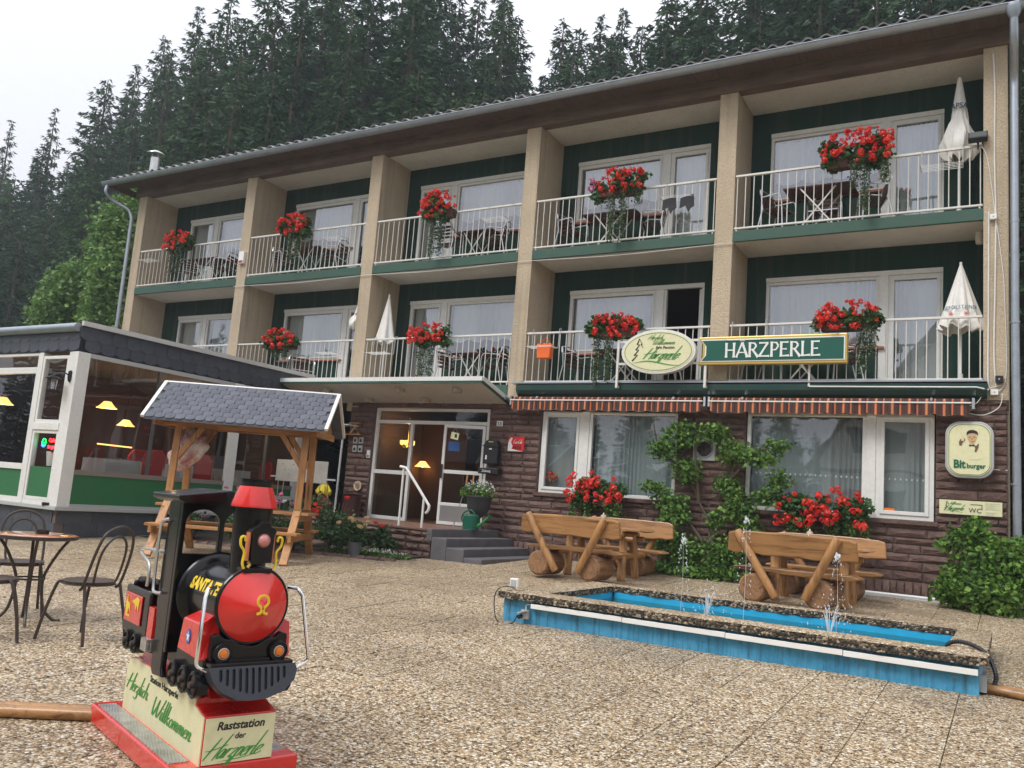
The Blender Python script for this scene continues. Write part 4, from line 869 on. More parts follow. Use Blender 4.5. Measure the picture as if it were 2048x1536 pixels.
# inside: brick wall, back room
cbox(WX0+.02, WX0+.1, WYF+.2, -.1, .24, 2.88).build('inner_wall', ROOMR, cafe); cbox(WX0+.1, WX-.3, -.12, -.04, .24, 2.88).build('inner_wall', ROOMW, cafe)
cbox(3.6, 3.7, -4.0, -.12, .24, 2.88).build('inner_wall', ROOMR, cafe); cbox(3.7, 5.2, -1.1, -.9, .24, 2.4).build('inner_partition', wood('shelf_wood', (.2, .1, .05), (.1, .05, .02), 2), cafe)
for i, (x, y, z, s) in enumerate(((5.5, -3.85, 2.14, 1.1), (5.5, -3.4, 1.85, 1.0), (2.6, -4.2, 2.15, 1.2))):
    pendant((x, y, z), ('glowing bell shaped lamp nearest the corner post inside the cafe side window', 'lower glowing bell shaped lamp behind the first one in the cafe side window', 'glowing lamp in the wide front window at the left edge')[i], s, 2.85-z)
for i, P_ in enumerate(((5.5, -3.85, 2.0), (5.4, -2.2, 2.0), (2.6, -4.2, 2.0))):
    l_d = bpy.data.lights.new('cafe_lamp_and_fill', 'POINT'); l_d.energy = 7; l_d.color = (1, .62, .3); l_d.shadow_soft_size = .1; l_o = bpy.data.objects.new('cafe_lamp_and_fill_light', l_d); COL.objects.link(l_o); l_o.parent = cafe; l_o.location = P_  # added to brighten the cafe interior; the middle one hangs under no pendant
MB().tube([(5.0, -3.6, 1.45), (4.8, -2.7, 1.45)], .015, 6).build('shelf_light', WARM, cafe)
def cafe_table(x, y, L):
    t = thing('dining_table', L, 'table', (x, y, .42), 0, 'laid tables inside the cafe')
    MB().cyl((0, 0, .0), (0, 0, .70), .04).build('pedestal', BLACK, t); b = MB(); b.prism([(-.33, -.33), (.33, -.33), (.33, .33), (-.33, .33)], .70, .73, 'z'); b.build('table_top', WOOD, t)
    c = MB(); n = 24
    pr_ = []
    for k in range(n+1):
        a = 2*math.pi*k/n; q = max(abs(math.cos(a)), abs(math.sin(a))); pr_.append((.34*math.cos(a)/q, .34*math.sin(a)/q, a))
    for px_, py_, a in pr_: c.v += [(px_, py_, .735), (px_*(1.03+.03*math.sin(a*6)), py_*(1.03+.03*math.sin(a*6)), .42)]
    for k in range(n): c.f.append((2*k, 2*k+2, 2*k+3, 2*k+1))
    c.f.append(tuple(2*k for k in range(n))); c.build('tablecloth', mat('cafe_cloth', (.34, .33, .32), .9) if 'cafe_cloth' not in MATS else MATS['cafe_cloth'], t, True)
REDC = worn('red_upholstery', (.33, .015, .015), .6, .2)
def red_chair(x, y, rz, L):
    t = thing('red_dining_chair', L, 'chair', (x, y, .42), rz, 'red chairs inside the cafe')
    MB().box(-.23, .23, -.23, .23, .40, .48).build('seat', REDC, t, bev=.02)
    b = MB(); b.prism([(-.23, .46), (.23, .46), (.24, .85), (.14, .98), (-.14, .98), (-.24, .85)], .19, .25); b.build('backrest', REDC, t, bev=.02)
    for sx in (-1, 1):
        for sy in (-1, 1): MB().bar((sx*.2, sy*.2, 0), (sx*.2, sy*.2, .4), .035, .035).build('leg', BEAM, t)
for i, (x, y) in enumerate(((6.3, -4.15), (6.35, -3.0), (6.3, -1.5))): cafe_table(x, y, ('white clothed cafe table nearest the corner post behind the side glass', 'white clothed cafe table behind the left pillars of the wooden shelter', 'white clothed cafe table behind the glass right of the white post')[i])
for i, (x, y, r, L) in enumerate(((6.25, -4.75, 180, 'red cafe chair nearest the corner post, its back to the glass front'), (6.55, -3.6, 20, 'red cafe chair between the first two white clothed tables'), (5.7, -3.0, 90, 'red cafe chair on the far side of the middle table'), (6.4, -2.4, 0, 'red cafe chair just left of the white window post'), (6.5, -.85, -10, 'red cafe chair right of the white post, near the entrance end'))): red_chair(x, y, RAD(r), L)
# neon sign and flower pot in the lower corner window
ns = thing('neon_sign', 'small red and green neon cafe to go sign in the corner window', 'neon sign', (6.37, WYF+.10, 1.33))
NR = mat('neon_red', (1, .1, .1), .4, emit=(1, .02, .03), es=5); NG = mat('neon_green', (.1, 1, .2), .4, emit=(.0, 1, .12), es=3.5); NB = mat('neon_blue', (.1, .1, 1), .4, emit=(.02, .04, 1), es=5)
m_ = text_mesh('Cafe', .065, 0, .004, .01); add('lettering', m_, NR, ns, (.12, 0, .05)); m_ = text_mesh('to go', .065, 0, .004, .01); add('lettering', m_, NR, ns, (.12, 0, -.055))
MB().tube([(-.10+.05*math.cos(a*.628), 0, .01+.06*math.sin(a*.628)) for a in range(11)], .009, 6).build('cup_outline', NG, ns); MB().tube([(-.13, 0, .0), (-.07, 0, .0)], .008, 6).build('cup_band', NG, ns); MB().tube([(-.16, 0, -.05), (-.10, 0, -.075), (-.04, 0, -.05)], .01, 6).build('saucer', NB, ns)
pt = thing('plant_pot', 'white flower pot with a small plant in the corner window below the neon sign', 'plant pot', (6.38, WYF+.25, .95))
MB().lathe([(.001, 0), (.10, 0), (.13, .24), (.12, .24), (.11, .2), (.001, .2)], 18).build('pot', SIGNW, pt, True); add('plant', leaf_mesh('plant', blob_points([(0, 0, .33, .12, .12, .14)], 120), .09, ROSEL), None, pt)
at = thing('ashtray', 'small black ashtray standing on the grey cafe ledge', 'ashtray', (6.78, WYF-.02, .31)); MB().lathe([(.001, 0), (.06, 0), (.065, .05), (.05, .05), (.045, .02), (.001, .02)], 16).build('bowl', BLACK, at, True)
# wall lantern by the corner
ln = thing('wall_lantern', 'black coach lantern on the white corner of the cafe', 'lantern', (6.92, WYF-.02, 2.42))
MB().tube(smooth_line([(0, -.01, .02), (-.0, -.10, .06), (-.10, -.16, .03), (-.17, -.17, .0)], 4), .010, 6).build('arm', BLACK, ln, True); MB().lathe([(.005, .12), (.035, .10), (.04, .0), (.03, -.06), (.005, -.08)], 10).build('wall_plate', BLACK, ln, True)
MB().lathe([(.008, .09), (.03, .06), (.13, .01), (.12, .0)], 6, (-.17, -.17, -.05)).build('hood', BLACK, ln)
b = MB()
for k in range(6): a = k*math.pi/3; b.tube([(-.17+.085*math.cos(a), -.17+.085*math.sin(a), -.05), (-.17+.065*math.cos(a), -.17+.065*math.sin(a), -.23)], .006, 5)
b.lathe([(.075, 0), (.075, .012)], 6, (-.17, -.17, -.235)); b.build('cage', BLACK, ln); MB().lathe([(.08, 0), (.06, -.17)], 6, (-.17, -.17, -.055)).build('lamp_glass', GLASS_S, ln)

# ------------------------------------------------------------------ neighbour strip at the right edge
an = thing('neighbour_annex', 'brown annex with grey window frames behind the right downpipe', 'building', (20.75, 1.2, 0))
MB().box(0, 4, 0, .3, -.4, 9.2).build('wall', worn('annex_wall', (.17, .13, .10), .8, .3), an)
for z in (2.1, 4.0, 5.6):
    f = MB().box(.05, 1.6, -.05, 0, z, z+.07).box(.05, 1.6, -.05, 0, z+1.25, z+1.32).box(.05, .12, -.05, 0, z+.07, z+1.25).box(1.53, 1.6, -.05, 0, z+.07, z+1.25).build('window_frame', GREYP, an); MB().box(.12, 1.53, -.02, -.01, z+.07, z+1.25).build('pane', DARK, f)
MB().box(.10, .6, -.09, -.06, 5.05, 5.5).build('poster', CREAM, an)
bl = thing('bulkhead_lamp', 'round wall lamp beside the right downpipe', 'lamp', (20.62, 1.02, 3.75)); MB().lathe([(.005, -.07), (.07, -.05), (.09, 0), (.09, .02)], 14).build('lamp_glass', GREYP, bl, True); MB().tube([(0, 0, 0), (0, .18, .02)], .02, 6).build('arm', BLACK, bl)
# ------------------------------------------------------------------ signs
def ell(a, c, n=48): return [(a*math.cos(2*math.pi*k/n), c*math.sin(2*math.pi*k/n)) for k in range(n)]
FIR = [(-.02, 1.0), (-.14, .72), (.0, .70), (-.20, .46), (-.03, .45), (-.27, .20), (-.08, .20), (-.36, -.06)]
def fir_logo(h, m, parent, loc):
    b = MB(); P = [(x*h, z*h) for x, z in FIR]; w = .028*h
    for (x0, z0), (x1, z1) in zip(P, P[1:]):
        d = Vector((x1-x0, z1-z0)).normalized(); a = Vector((-d.y, d.x))*w*(2.0 if z1 < z0-.1*h else .9)
        b.prism([(x0+a.x*.3, z0+a.y*.3), (x1+a.x, z1+a.y), (x1-a.x*.3, z1-a.y*.3), (x0-a.x*.3, z0-a.y*.3)], -.003-.0003*random.random(), 0)
    P = [(x*h, z*h) for x, z in ((-.02, 1), (.14, .72), (.06, .74), (.18, .56))]
    for (x0, z0), (x1, z1) in zip(P, P[1:]): b.bar((x0, -.002, z0), (x1, -.002, z1), .003, w)
    b.build('fir_tree_emblem', m, parent, loc=loc)
def swoosh(L, m, parent, loc, name='underline'):
    pts = [(L*(t-.5), L*.045*math.sin(t*5.2), .5*math.sin(math.pi*t)) for t in [i/14 for i in range(15)]]; w = L*.022
    MB().prism([(x, z+w*q) for x, z, q in pts]+[(x, z-w*q-.0005) for x, z, q in reversed(pts)], -.003, 0).build(name, m, parent, loc=loc)
sg = thing('oval_sign', 'oval cream welcome sign with fir tree emblem on the balcony railing', 'sign', (15.16, -.34, 3.655))
MB().prism(ell(.665, .385), -.05, .07).build('light_box', WHITE, sg, bev=.008); MB().prism(ell(.625, .350), -.056, -.051).build('sign_face', CREAM, sg)
b = MB(); e1, e2 = ell(.60, .328, 64), ell(.592, .320, 64)
b.put([(x, -.059, z) for x, z in e1]+[(x, -.059, z) for x, z in e2], [(i, (i+1) % 64, 64+(i+1) % 64, 64+i) for i in range(64)]); b.build('green_outline', GINK2, sg)
fir_logo(.36, INK, sg, (-.33, -.058, -.13))
add('lettering', script_mesh('Herzlich', .085, .5, .05, .002, 1.15), GINK, sg, (-.03, -.06, .245)); add('lettering', script_mesh('Willkommen', .085, .5, .05, .002, 1.15), GINK, sg, (.12, -.06, .155))
add('lettering', text_mesh('Ihre Pension', .048, .25, .002, .01), INK, sg, (.13, -.06, .07)); add('lettering', script_mesh('Harzperle', .19, .5, .085, .002, 1.05), GINK, sg, (.11, -.06, -.045)); add('lettering', text_mesh('Inh. Ralf + Petra', .022, .2, .001), INK, sg, (.22, -.06, -.135))
swoosh(.86, GINK, sg, (-.02, -.06, -.20))
MB().box(-.80, .85, .075, .10, .19, .23).box(-.80, .85, .075, .10, -.20, -.16).box(-.80, -.76, .07, .105, -.60, .25).box(.78, .82, .07, .105, -.60, .25).build('steel_frame', WRAIL, sg)
MB().box(-.80, -.76, .105, .2, -.60, -.56).box(.78, .82, .105, .2, -.60, -.56).build('bracket', WRAIL, sg)
s2 = thing('name_sign', 'long dark green name board with white capitals in a gold frame', 'sign', (17.02, -.26, 3.665))
Wd, Hd = 1.165, .235
poly = [(-Wd-.03, -Hd), (Wd, -Hd), (Wd, Hd), (-Wd-.03, Hd), (-Wd+.05, Hd*.45), (-Wd+.05, -Hd*.45)]
MB().prism(poly, -.03, .08).build('frame', GOLD, s2, bev=.015)
ii = [(x*.965+.01, z*.80) for x, z in poly]; MB().prism(ii, -.042, -.02).build('inner_moulding', SIGNW, s2, bev=.004)
ii = [(x*.945+.012, z*.72) for x, z in poly]; MB().prism(ii, -.047, -.03).build('sign_face', SIGNG, s2)
add('lettering', serif_mesh('HARZPERLE', .245), SIGNW, s2, (.025, -.05, -.0))
MB().box(.57, .60, .085, .12, -.58, -.1).build('post', WRAIL, s2); MB().box(.57, .60, .121, .2, -.58, -.54).build('bracket', WRAIL, s2)
MB().tube([(.60, .06, -.585), (2.9, .06, -.60), (3.05, .12, -.63)], .012, 6).build('white_conduit', WHITE, s2, True)
# brewery light sign
def rrect(a, c, r, n=8, bul=.0):
    P = []
    for qx, qz, st in ((1, 1, 0), (-1, 1, 90), (-1, -1, 180), (1, -1, 270)):
        for k in range(n+1): t = RAD(st+90*k/n); P.append((qx*(a-r)+r*math.cos(t), qz*(c-r)+r*math.sin(t)))
    return [(x*(1+bul*(1-(z/c)**2)), z*(1+bul*(1-(x/a)**2))) for x, z in P]
s3 = thing('brewery_sign', 'rounded cream beer light sign with a portrait, right of the big window', 'sign', (19.83, -.13, 2.17))
MB().prism(rrect(.295, .385, .16, 8, .06), -.05, .13).build('light_box', GREYP, s3, bev=.015); MB().prism(rrect(.262, .352, .14, 8, .06), -.066, -.049).build('sign_face', CREAM, s3, bev=.004)
o1, o2 = rrect(.252, .342, .135, 8, .06), rrect(.246, .336, .132, 8, .06); n = len(o1)
b = MB(); b.put([(x, -.069, z) for x, z in o1]+[(x, -.069, z) for x, z in o2], [(i, (i+1) % n, n+(i+1) % n, n+i) for i in range(n)]); b.build('green_outline', GINK2, s3)
SKIN = mat('printed_skin', (.58, .38, .2), .5); pc = [( .03, .17)]
MB().prism([(.035+.062*math.cos(t*.3927)*(1 if abs(t-12) > 3 else .82), .165+.085*math.sin(t*.3927)) for t in range(16)], -.071, -.066).build('printed_face', SKIN, s3)
MB().prism([(-.035, .20), (-.03, .25), (.0, .275), (.05, .28), (.09, .265), (.108, .24), (.104, .20), (.09, .225), (.04, .235), (-.01, .225)], -.0735, -.066).build('printed_cap', INK, s3)
b = MB(); b.prism([(-.005, .175), (.015, .185), (.02, .178), (-.003, .168)], -.0735, -.071).prism([(.05, .185), (.075, .18), (.075, .172), (.05, .176)], -.0735, -.071).prism([(.02, .12), (.045, .108), (.07, .122), (.045, .116)], -.0735, -.071).prism([(.035, .17), (.042, .145), (.03, .142)], -.0735, -.071)
b.prism([(.0, .075), (.03, .065), (.06, .075), (.06, .045), (.03, .057), (.0, .045)], -.0735, -.066); b.build('printed_features', INK, s3)
b = MB(); b.prism([(-.125, .06), (-.10, .05), (-.08, .10), (-.05, .13), (-.055, .155), (-.085, .16), (-.115, .14), (-.13, .10)], -.0715, -.066).prism([(.06, .07), (.085, .055), (.12, .09), (.115, .03), (.09, -.03), (.065, -.03), (.075, .02)], -.0715, -.066); b.build('printed_hands', mat('printed_hand', (.16, .09, .05), .5), s3)
MB().prism([(-.10, .12), (-.065, .12), (-.06, .195), (-.08, .205), (-.10, .195)], -.0725, -.066).build('printed_glass', mat('printed_beer', (.70, .62, .38), .4), s3)
add('lettering', text_mesh('Bit', .115, 0, .003, .05, sx=.85), GINK2, s3, (-.125, -.07, -.205)); add('lettering', text_mesh('burger', .066, 0, .003, .035, sx=.95), GINK2, s3, (.085, -.07, -.228)); add('lettering', script_mesh('Bitte'.replace('B', 'H').replace('tt', 'll'), .03, .4, .06), GREYP, s3, (.06, -.07, -.14)) if False else None
MB().tube(smooth_line([(.0, -.068, -.135), (.03, -.068, -.145), (.07, -.068, -.14), (.10, -.068, -.145), (.15, -.068, -.13)], 3), .002, 4).build('printed_signature', GREYP, s3)
MB().tube([(.29, .05, -.26), (.40, .11, -.265), (.47, .12, -.262)], .007, 6).build('cable', WHITE, s3)
s4 = thing('toilet_sign', 'long cream wc sign with fir emblem and arrow low on the stone wall', 'sign', (19.84, -.055, 1.35))
MB().box(-.395, .395, 0, .012, -.10, .10).build('plate', CREAM, s4, bev=.002); fir_logo(.13, INK, s4, (-.29, -.0, -.045))
add('lettering', script_mesh('Harzperle', .075, .5, .09, .001), GINK, s4, (-.19, -.003, -.01)); add('lettering', script_mesh('Willkommen', .035, .5, .08, .001), GINK, s4, (-.18, -.003, .055)); swoosh(.22, GINK2, s4, (-.20, -.001, -.055))
add('lettering', text_mesh('WC', .065, 0, .002, 0, sp=1.1), INK, s4, (.06, -.003, -.03)); MB().box(.0, .15, -.003, 0, .045, .054).box(.141, .150, -.0035, 0, -.02, .0445).build('arrow', INK, s4)
for k in range(6): add('lettering', text_mesh('Bitte benutzen Sie den Weg'[:24-(k % 3)*4], .012, 0, .001, align='LEFT'), GREYP, s4, (.19, -.003, .075-.026*k-(.02 if k > 3 else 0)))
# small things on the stone wall beside the entrance
s5 = thing('house_number_plate', 'small white plate with black number 53 by the entrance', 'house number', (11.93, -.045, 2.40)); MB().box(-.065, .065, 0, .01, -.05, .05).build('plate', SIGNW, s5); add('lettering', text_mesh('53', .07, 0, .002, .02), INK, s5, (0, -.003, 0))
s6 = thing('soft_drink_sign', 'red tin soft drink sign with white script on the stone wall', 'sign', (12.33, -.06, 2.02)); MB().prism(rrect(.175, .14, .03, 4), 0, .02).build('plate', worn('red_tin', (.62, .02, .02), .3, .05), s6, bev=.005)
add('lettering', script_mesh('Coca-Cola', .072, .35, .10, .002, .72), SIGNW, s6, (.045, -.004, .04)) 
MB().prism([(-.17, -.135), (-.17, .0), (-.15, .07), (-.11, .12), (-.08, .11), (-.11, .03), (-.07, -.04), (-.09, -.09), (.05, -.12), (.16, -.135)], -.003, 0).build('printed_snow', SIGNW, s6)
b = MB()
for k in range(4): x = -.04+k*.045; b.prism([(x-.013, -.10), (x+.013, -.10), (x+.013, -.05), (x+.005, -.03), (x+.005, -.01), (x-.005, -.01), (x-.005, -.03), (x-.013, -.05)], -.0045, 0)
b.build('printed_bottles', INK, s6)
mbx = thing('mailbox', 'black letter box with an arched top left of the red tin sign', 'mailbox', (11.86, -.19, 1.62)); MB().prism([(-.16, 0), (.16, 0), (.16, .36), (.11, .44), (0, .47), (-.11, .44), (-.16, .36)], 0, .14).build('box', BLACK, mbx, bev=.012); MB().box(-.17, .17, -.02, 0, .33, .355).build('flap', BLACK, mbx); MB().box(-.05, .05, -.008, 0, .405, .425).build('brass_plate', GOLD, mbx); MB().box(-.03, .03, -.004, 0, .27, .29).box(-.1, -.07, -.004, 0, .08, .16).build('sticker', SIGNW, mbx)
nb_ = thing('newspaper_box', 'flat black newspaper tube under the black letter box', 'newspaper box', (11.85, -.21, 1.43)); MB().box(-.22, .22, 0, .16, 0, .11).build('tube_box', BLACK, nb_, bev=.01); add('lettering', text_mesh('Zeitung', .045, 0, .001), SIGNW, nb_, (-.04, -.002, .055))
be = thing('doorbell_panel', 'cluster of four small grey bell boxes left of the entrance', 'doorbell', (8.50, -.06, 1.73))
for a in range(2):
    for c in range(2): o = MB().box(a*.15-.13, a*.15-.02, 0, .03, c*.18, c*.18+.14).build('bell_unit', GREYP, be, bev=.004); MB().box(a*.15-.10, a*.15-.05, -.006, 0, c*.18+.03, c*.18+.09).build('button', INK, o)
it = thing('intercom', 'white intercom box beside the left door frame', 'intercom', (8.80, -.05, 1.62)); MB().box(-.04, .04, 0, .03, 0, .16).build('housing', SIGNW, it, bev=.004); MB().box(-.02, .02, -.004, 0, .02, .06).build('button', INK, it)
wo = thing('straw_ornament', 'straw wall ornament on a little wooden shelf left of the door', 'ornament', (8.42, -.10, 2.08)); MB().box(-.2, .2, -.05, .09, 0, .025).box(-.16, .14, -.02, .06, .24, .265).build('shelf', WOOD, wo)
b = MB()
for s in (-1, 1):
    for k in range(4): b.tube([(s*.12-.02+k*.01, 0, .03), (-s*.02, .0, .23-.02*k)], .008, 5)
b.build('straw_figure', mat('straw', (.5, .33, .14), .8), wo)
pl = thing('round_wall_plate', 'round straw coloured plate hanging low on the stone left of the door', 'wall plate', (8.62, -.06, 1.03)); MB().lathe([(.001, .01), (.07, .012), (.09, .02), (.10, .02), (.10, 0), (.001, 0)], 24).xf(Matrix.Rotation(RAD(90), 4, 'X')).build('plate_rim', mat('pale_wicker', (.6, .48, .34), .8), pl, True); MB().lathe([(.001, .014), (.065, .016)], 20).xf(Matrix.Rotation(RAD(90), 4, 'X')).build('plate_centre', mat('dark_wicker', (.33, .22, .14), .8), pl)
vb = thing('wall_vent', 'square grey vent box with round fan opening behind the climbing plant', 'vent', (15.94, -.06, 2.05)); MB().box(-.19, .19, 0, .06, -.19, .19).build('housing', GREYP, vb, bev=.01); MB().lathe([(.14, .02), (.15, 0), (.12, 0)], 24).xf(Matrix.Rotation(RAD(90), 4, 'X')).build('ring', STEEL, vb); MB().cyl((0, -.004, 0), (0, .002, 0), .12, None, 24).build('fan_opening', BLACK, vb)
b = MB()
for k in range(6): a = k*1.047; b.bar((0, -.01, 0), (.11*math.cos(a), -.01, .11*math.sin(a)), .004, .03)
b.build('fan_blade', DBROWN, vb)
op = thing('door_tag', 'small cream card hanging on a string inside the right glass door', 'door sign', (11.10, -.30, 2.12)); MB().box(-.09, .09, 0, .006, -.07, .06).xf(Matrix.Rotation(RAD(10), 4, 'Y')).build('card', CREAM, op); MB().box(.0, .05, -.003, 0, -.04, .03).build('printed_mark', INK, op); MB().tube([(-.06, 0, .06), (.0, 0, .15), (.07, 0, .05)], .002, 4).build('string', SIGNW, op)
# boxes, lamp and cables on the right corner pillar
fld = thing('floodlight', 'black floodlight clamped to the upper right railing corner', 'floodlight', (19.93, -.05, 6.80)); MB().box(-.13, .13, -.12, -.02, -.03, .13).xf(Matrix.Rotation(RAD(-35), 4, 'X')).build('housing', BLACK, fld, bev=.01); MB().box(-.115, .115, -.124, -.121, -.015, .115).xf(Matrix.Rotation(RAD(-35), 4, 'X')).build('lamp_glass', mat('dark_glass', (.12, .13, .13), .1), fld); MB().bar((0, 0, -.1), (0, 0, .05), .03, .02).build('bracket', BLACK, fld)
for nm, L, x, z, w, h, m_ in (('junction_box', 'small white junction box high on the right corner pillar', 20.13, 5.62, .09, .08, SIGNW), ('junction_box', 'dark square junction box at the foot of the right corner pillar', 20.20, 3.20, .10, .10, BLACK), ('junction_box', 'lower white junction box with loose cables under the right corner pillar', 20.14, 3.01, .10, .08, SIGNW), ('alarm_box', 'white alarm box with red lens on the second pillar from the left', 4.31, 6.28, .17, .30, SIGNW)):
    t = thing(nm, L, nm.replace('_', ' '), (x, -.06, z-h/2)); MB().box(-w/2, w/2, -.03, .04, 0, h).build('housing', m_, t, bev=.006)
    if nm == 'alarm_box': MB().box(-w/2+.02, w/2-.02, -.036, -.03, .02, .07).build('lens', mat('red_lens', (.4, .02, .02), .2), t)
    else: MB().cyl((0, -.034, h/2), (0, -.03, h/2), .012, None, 8).build('screw_cap', GREYP, t)
cb = thing('corner_cables', 'white cables and conduits running down the right corner pillar', 'cables', (20.1, -.03, 3.0))
for i, P in enumerate(([(-.03, 0, 2.72), (-.035, 0, 1.2), (-.04, 0, .22), (.0, 0, .05)], [(.03, 0, 5.2), (.05, 0, 4.6), (.045, 0, 3.6), (.06, 0, 2.66), (.05, 0, 1.6), (.035, 0, .6), (.06, 0, .1)], [(-.12, -.02, 3.74), (-.04, 0, 3.5), (.05, 0, 2.7), (.14, 0, 1.9), (.17, 0, 1.4), (.18, 0, .2), (.0, -.01, .02)], [(-.35, -.05, -.28), (-.1, -.05, -.32), (.1, -.04, -.2), (.14, -.02, .0)], [(-.3, -.08, -.2), (-.18, -.08, -.15), (-.05, -.04, .05), (.15, 0, .12)])):
    MB().tube(smooth_line(P, 6), .012 if i < 2 else .006, 6).build('cable', WHITE, cb, True)
for z, L in ((5.70, 'a'), (2.62, 'b')):
    pass
w1 = thing('balcony_cable', 'thin white cable slung along the pillars at upper balcony floor level', 'cable', (0, -.045, 5.55)); P = []
for i in range(1, 5):
    for dx in (-.03, PW+.03): P.append((PX[i]+dx, 0, .02))
    if i < 4 : P.append((PX[i]+PW+1.8, -.01, -.02))
MB().tube(smooth_line(P, 5), .007, 5).build('wire', CREAMW, w1)
wl = thing('balcony_wall_lamp', 'white wall lamp high at the right end of the lower right balcony', 'lamp', (19.93, .6, 5.42)); MB().lathe([(.001, 0), (.05, .01), (.06, .12), (.05, .2), (.001, .21)], 10).build('lamp_glass', SIGNW, wl, True); MB().box(.03, .07, -.02, .02, .08, .12).build('bracket', GREYP, wl)

# ------------------------------------------------------------------ geranium boxes
def bloom_mesh(seed, m):
    rs = random.Random(seed); b = MB()
    for k in range(26):
        d = Vector((rs.gauss(0, 1), rs.gauss(0, 1), rs.gauss(.25, 1))).normalized(); p = d*rs.uniform(.032, .052); a = d.cross(Vector((rs.gauss(0, 1), rs.gauss(0, 1), rs.gauss(0, 1)))).normalized(); c = d.cross(a)
        s = rs.uniform(.016, .026); b.put([p+a*s, p+c*s*.8+d*.006, p-a*s, p-c*s*.8-d*.004], [(0, 1, 2, 3)])
    me = b.mesh('bloom', fix=False); me.materials.append(m); return me
BLOOM = [bloom_mesh(k, PETAL) for k in range(5)]; BPINK = bloom_mesh(9, PINK)
fbox_n = 0
def flower_box(loc, w, label, hgt=.5, trails=((-.12, .75), (.12, .8)), nbl=34, pink=False, cat='flower box', dn=.15, iv=IVY, bsc=1.0, planter=True):
    global fbox_n; fbox_n += 1; rs = random.Random(fbox_n*13+5)
    t = thing('geranium_box', label, cat, loc, 0, 'boxes of red geraniums on the hotel front')
    if planter: MB().prism([(-.08, 0), (.08, 0), (.10, .17), (-.10, .17)], -w*.40, w*.40, 'x').build('planter', BROWNB, t, bev=.008)
    bl = [(rs.uniform(-.44, .44)*w, rs.uniform(-.10, .03), .16+rs.uniform(-.14, hgt*.5), w*.14, .15, hgt*.24) for _ in range(14)]
    add('foliage', leaf_mesh('foliage', blob_points(bl, int(1300*w), .3), .075, LEAF, asp=.95), None, t, kind='stuff')
    nbl = int(nbl*1.45*rs.uniform(.72, 1.15)); hgt *= rs.uniform(.88, 1.12)
    for k in range(nbl):
        u = rs.uniform(-1, 1); x = u*w*.5; top = hgt*(1-.35*u*u)
        z = .06-dn*(1-abs(u)*.5)*.5+rs.random()**.8*(top+dn*.5); y = -.13-rs.uniform(0, .12)+(z-.2)*.12
        s = rs.uniform(.6, 1.3)*bsc; add('bloom', BPINK if (pink and x < -w*.34) else rs.choice(BLOOM), None, t, (x, y, z), (rs.uniform(0, 6), rs.uniform(-.4, .4), rs.uniform(0, 6)), (s, s, s))
    for x, L in trails:
        P = []; n = int(420*L)
        for k in range(n):
            q = rs.random(); P.append((x*w*1.0+rs.gauss(0, .05)*(1-.35*q), -.12+rs.gauss(0, .035), .08-q*L*rs.uniform(.8, 1.05)))
        o = add('trailing_plant', leaf_mesh('trailing_plant', np.array(P), .038, iv, droop=.9, asp=.9), None, t, kind='stuff')
        b = MB()
        for k in range(4): b.tube(smooth_line([(x*w+rs.gauss(0, .03), -.11, .1), (x*w+rs.gauss(0, .04), -.13, -L*.4), (x*w+rs.gauss(0, .05), -.12, -L*.9)], 3), .003, 4)
        b.build('stem', ROSEL, o)
    return t
BAYN = ['far left', 'second from left', 'middle', 'second from right', 'far right']
for i, x, w, tr in ((0, 2.10, .85, ((-.18, .75), (.12, .7))), (1, 6.10, .85, ((-.05, .7), (.2, .65))), (2, 10.17, .82, ((-.12, .95), (.14, .9))), (3, 14.15, 1.0, ((-.08, .95), (.14, .9), (.42, .3))), (4, 18.25, 1.08, ((-.02, .45), (.12, .85), (.38, .4)))):
    flower_box((x, -.12, 6.62), w, ('upper balcony geranium box with trailing plants, %s bay' % BAYN[i]), .46, tr, 34 if i < 4 else 44, pink=(i == 3))
for i, x, w, tr in ((1, 6.08, .95, ((-.1, .3), (.15, .3))), (2, 10.2, .86, ((-.14, .85), (.12, .8))), (3, 14.28, .86, ((-.38, .95), (-.12, .85))), (4, 18.15, .95, ((.25, .75), (.38, .5)))):
    t = flower_box((x, -.12, 3.96), w, ('lower balcony geranium box, %s bay' % BAYN[i]), .40, tr, 32)
    if i == 3: add('foliage', leaf_mesh('foliage', blob_points([(-.42, -.05, .2, .16, .12, .16)], 260), .09, LEAF, asp=.95), None, t, kind='stuff')
flower_box((14.10, -.22, .98), 1.12, 'geranium box under the left ground floor window behind the log bench', .52, ((-.32, .5), (-.08, .45), (.28, .5), (.42, .35)), 30, iv=VINE, bsc=1.1, dn=.1)
flower_box((17.52, -.22, .92), .62, 'left geranium box under the right ground floor window', .46, ((-.1, .45), (.3, .45)), 17, iv=VINE, bsc=1.1, dn=.1)
flower_box((18.18, -.22, .92), .70, 'right geranium box under the right ground floor window', .50, ((-.2, .45), (.2, .5), (.45, .4)), 20, iv=VINE, bsc=1.1, dn=.1)
fw = thing('flower_arrangement', 'small orange flower arrangement standing inside the left ground floor window', 'flowers', (13.05, .13, 1.24)); add('foliage', leaf_mesh('foliage', blob_points([(0, 0, .22, .1, .06, .08)], 120), .04, YELP), None, fw); 
for k in range(10): add('bloom', BLOOM[k % 5], None, fw, (random.uniform(-.1, .1), -.03, .22+random.uniform(-.05, .07)), None, (.7, .7, .7))
MB().cyl((0, 0, 0), (0, 0, .2), .006).build('stem', BEAM, fw)

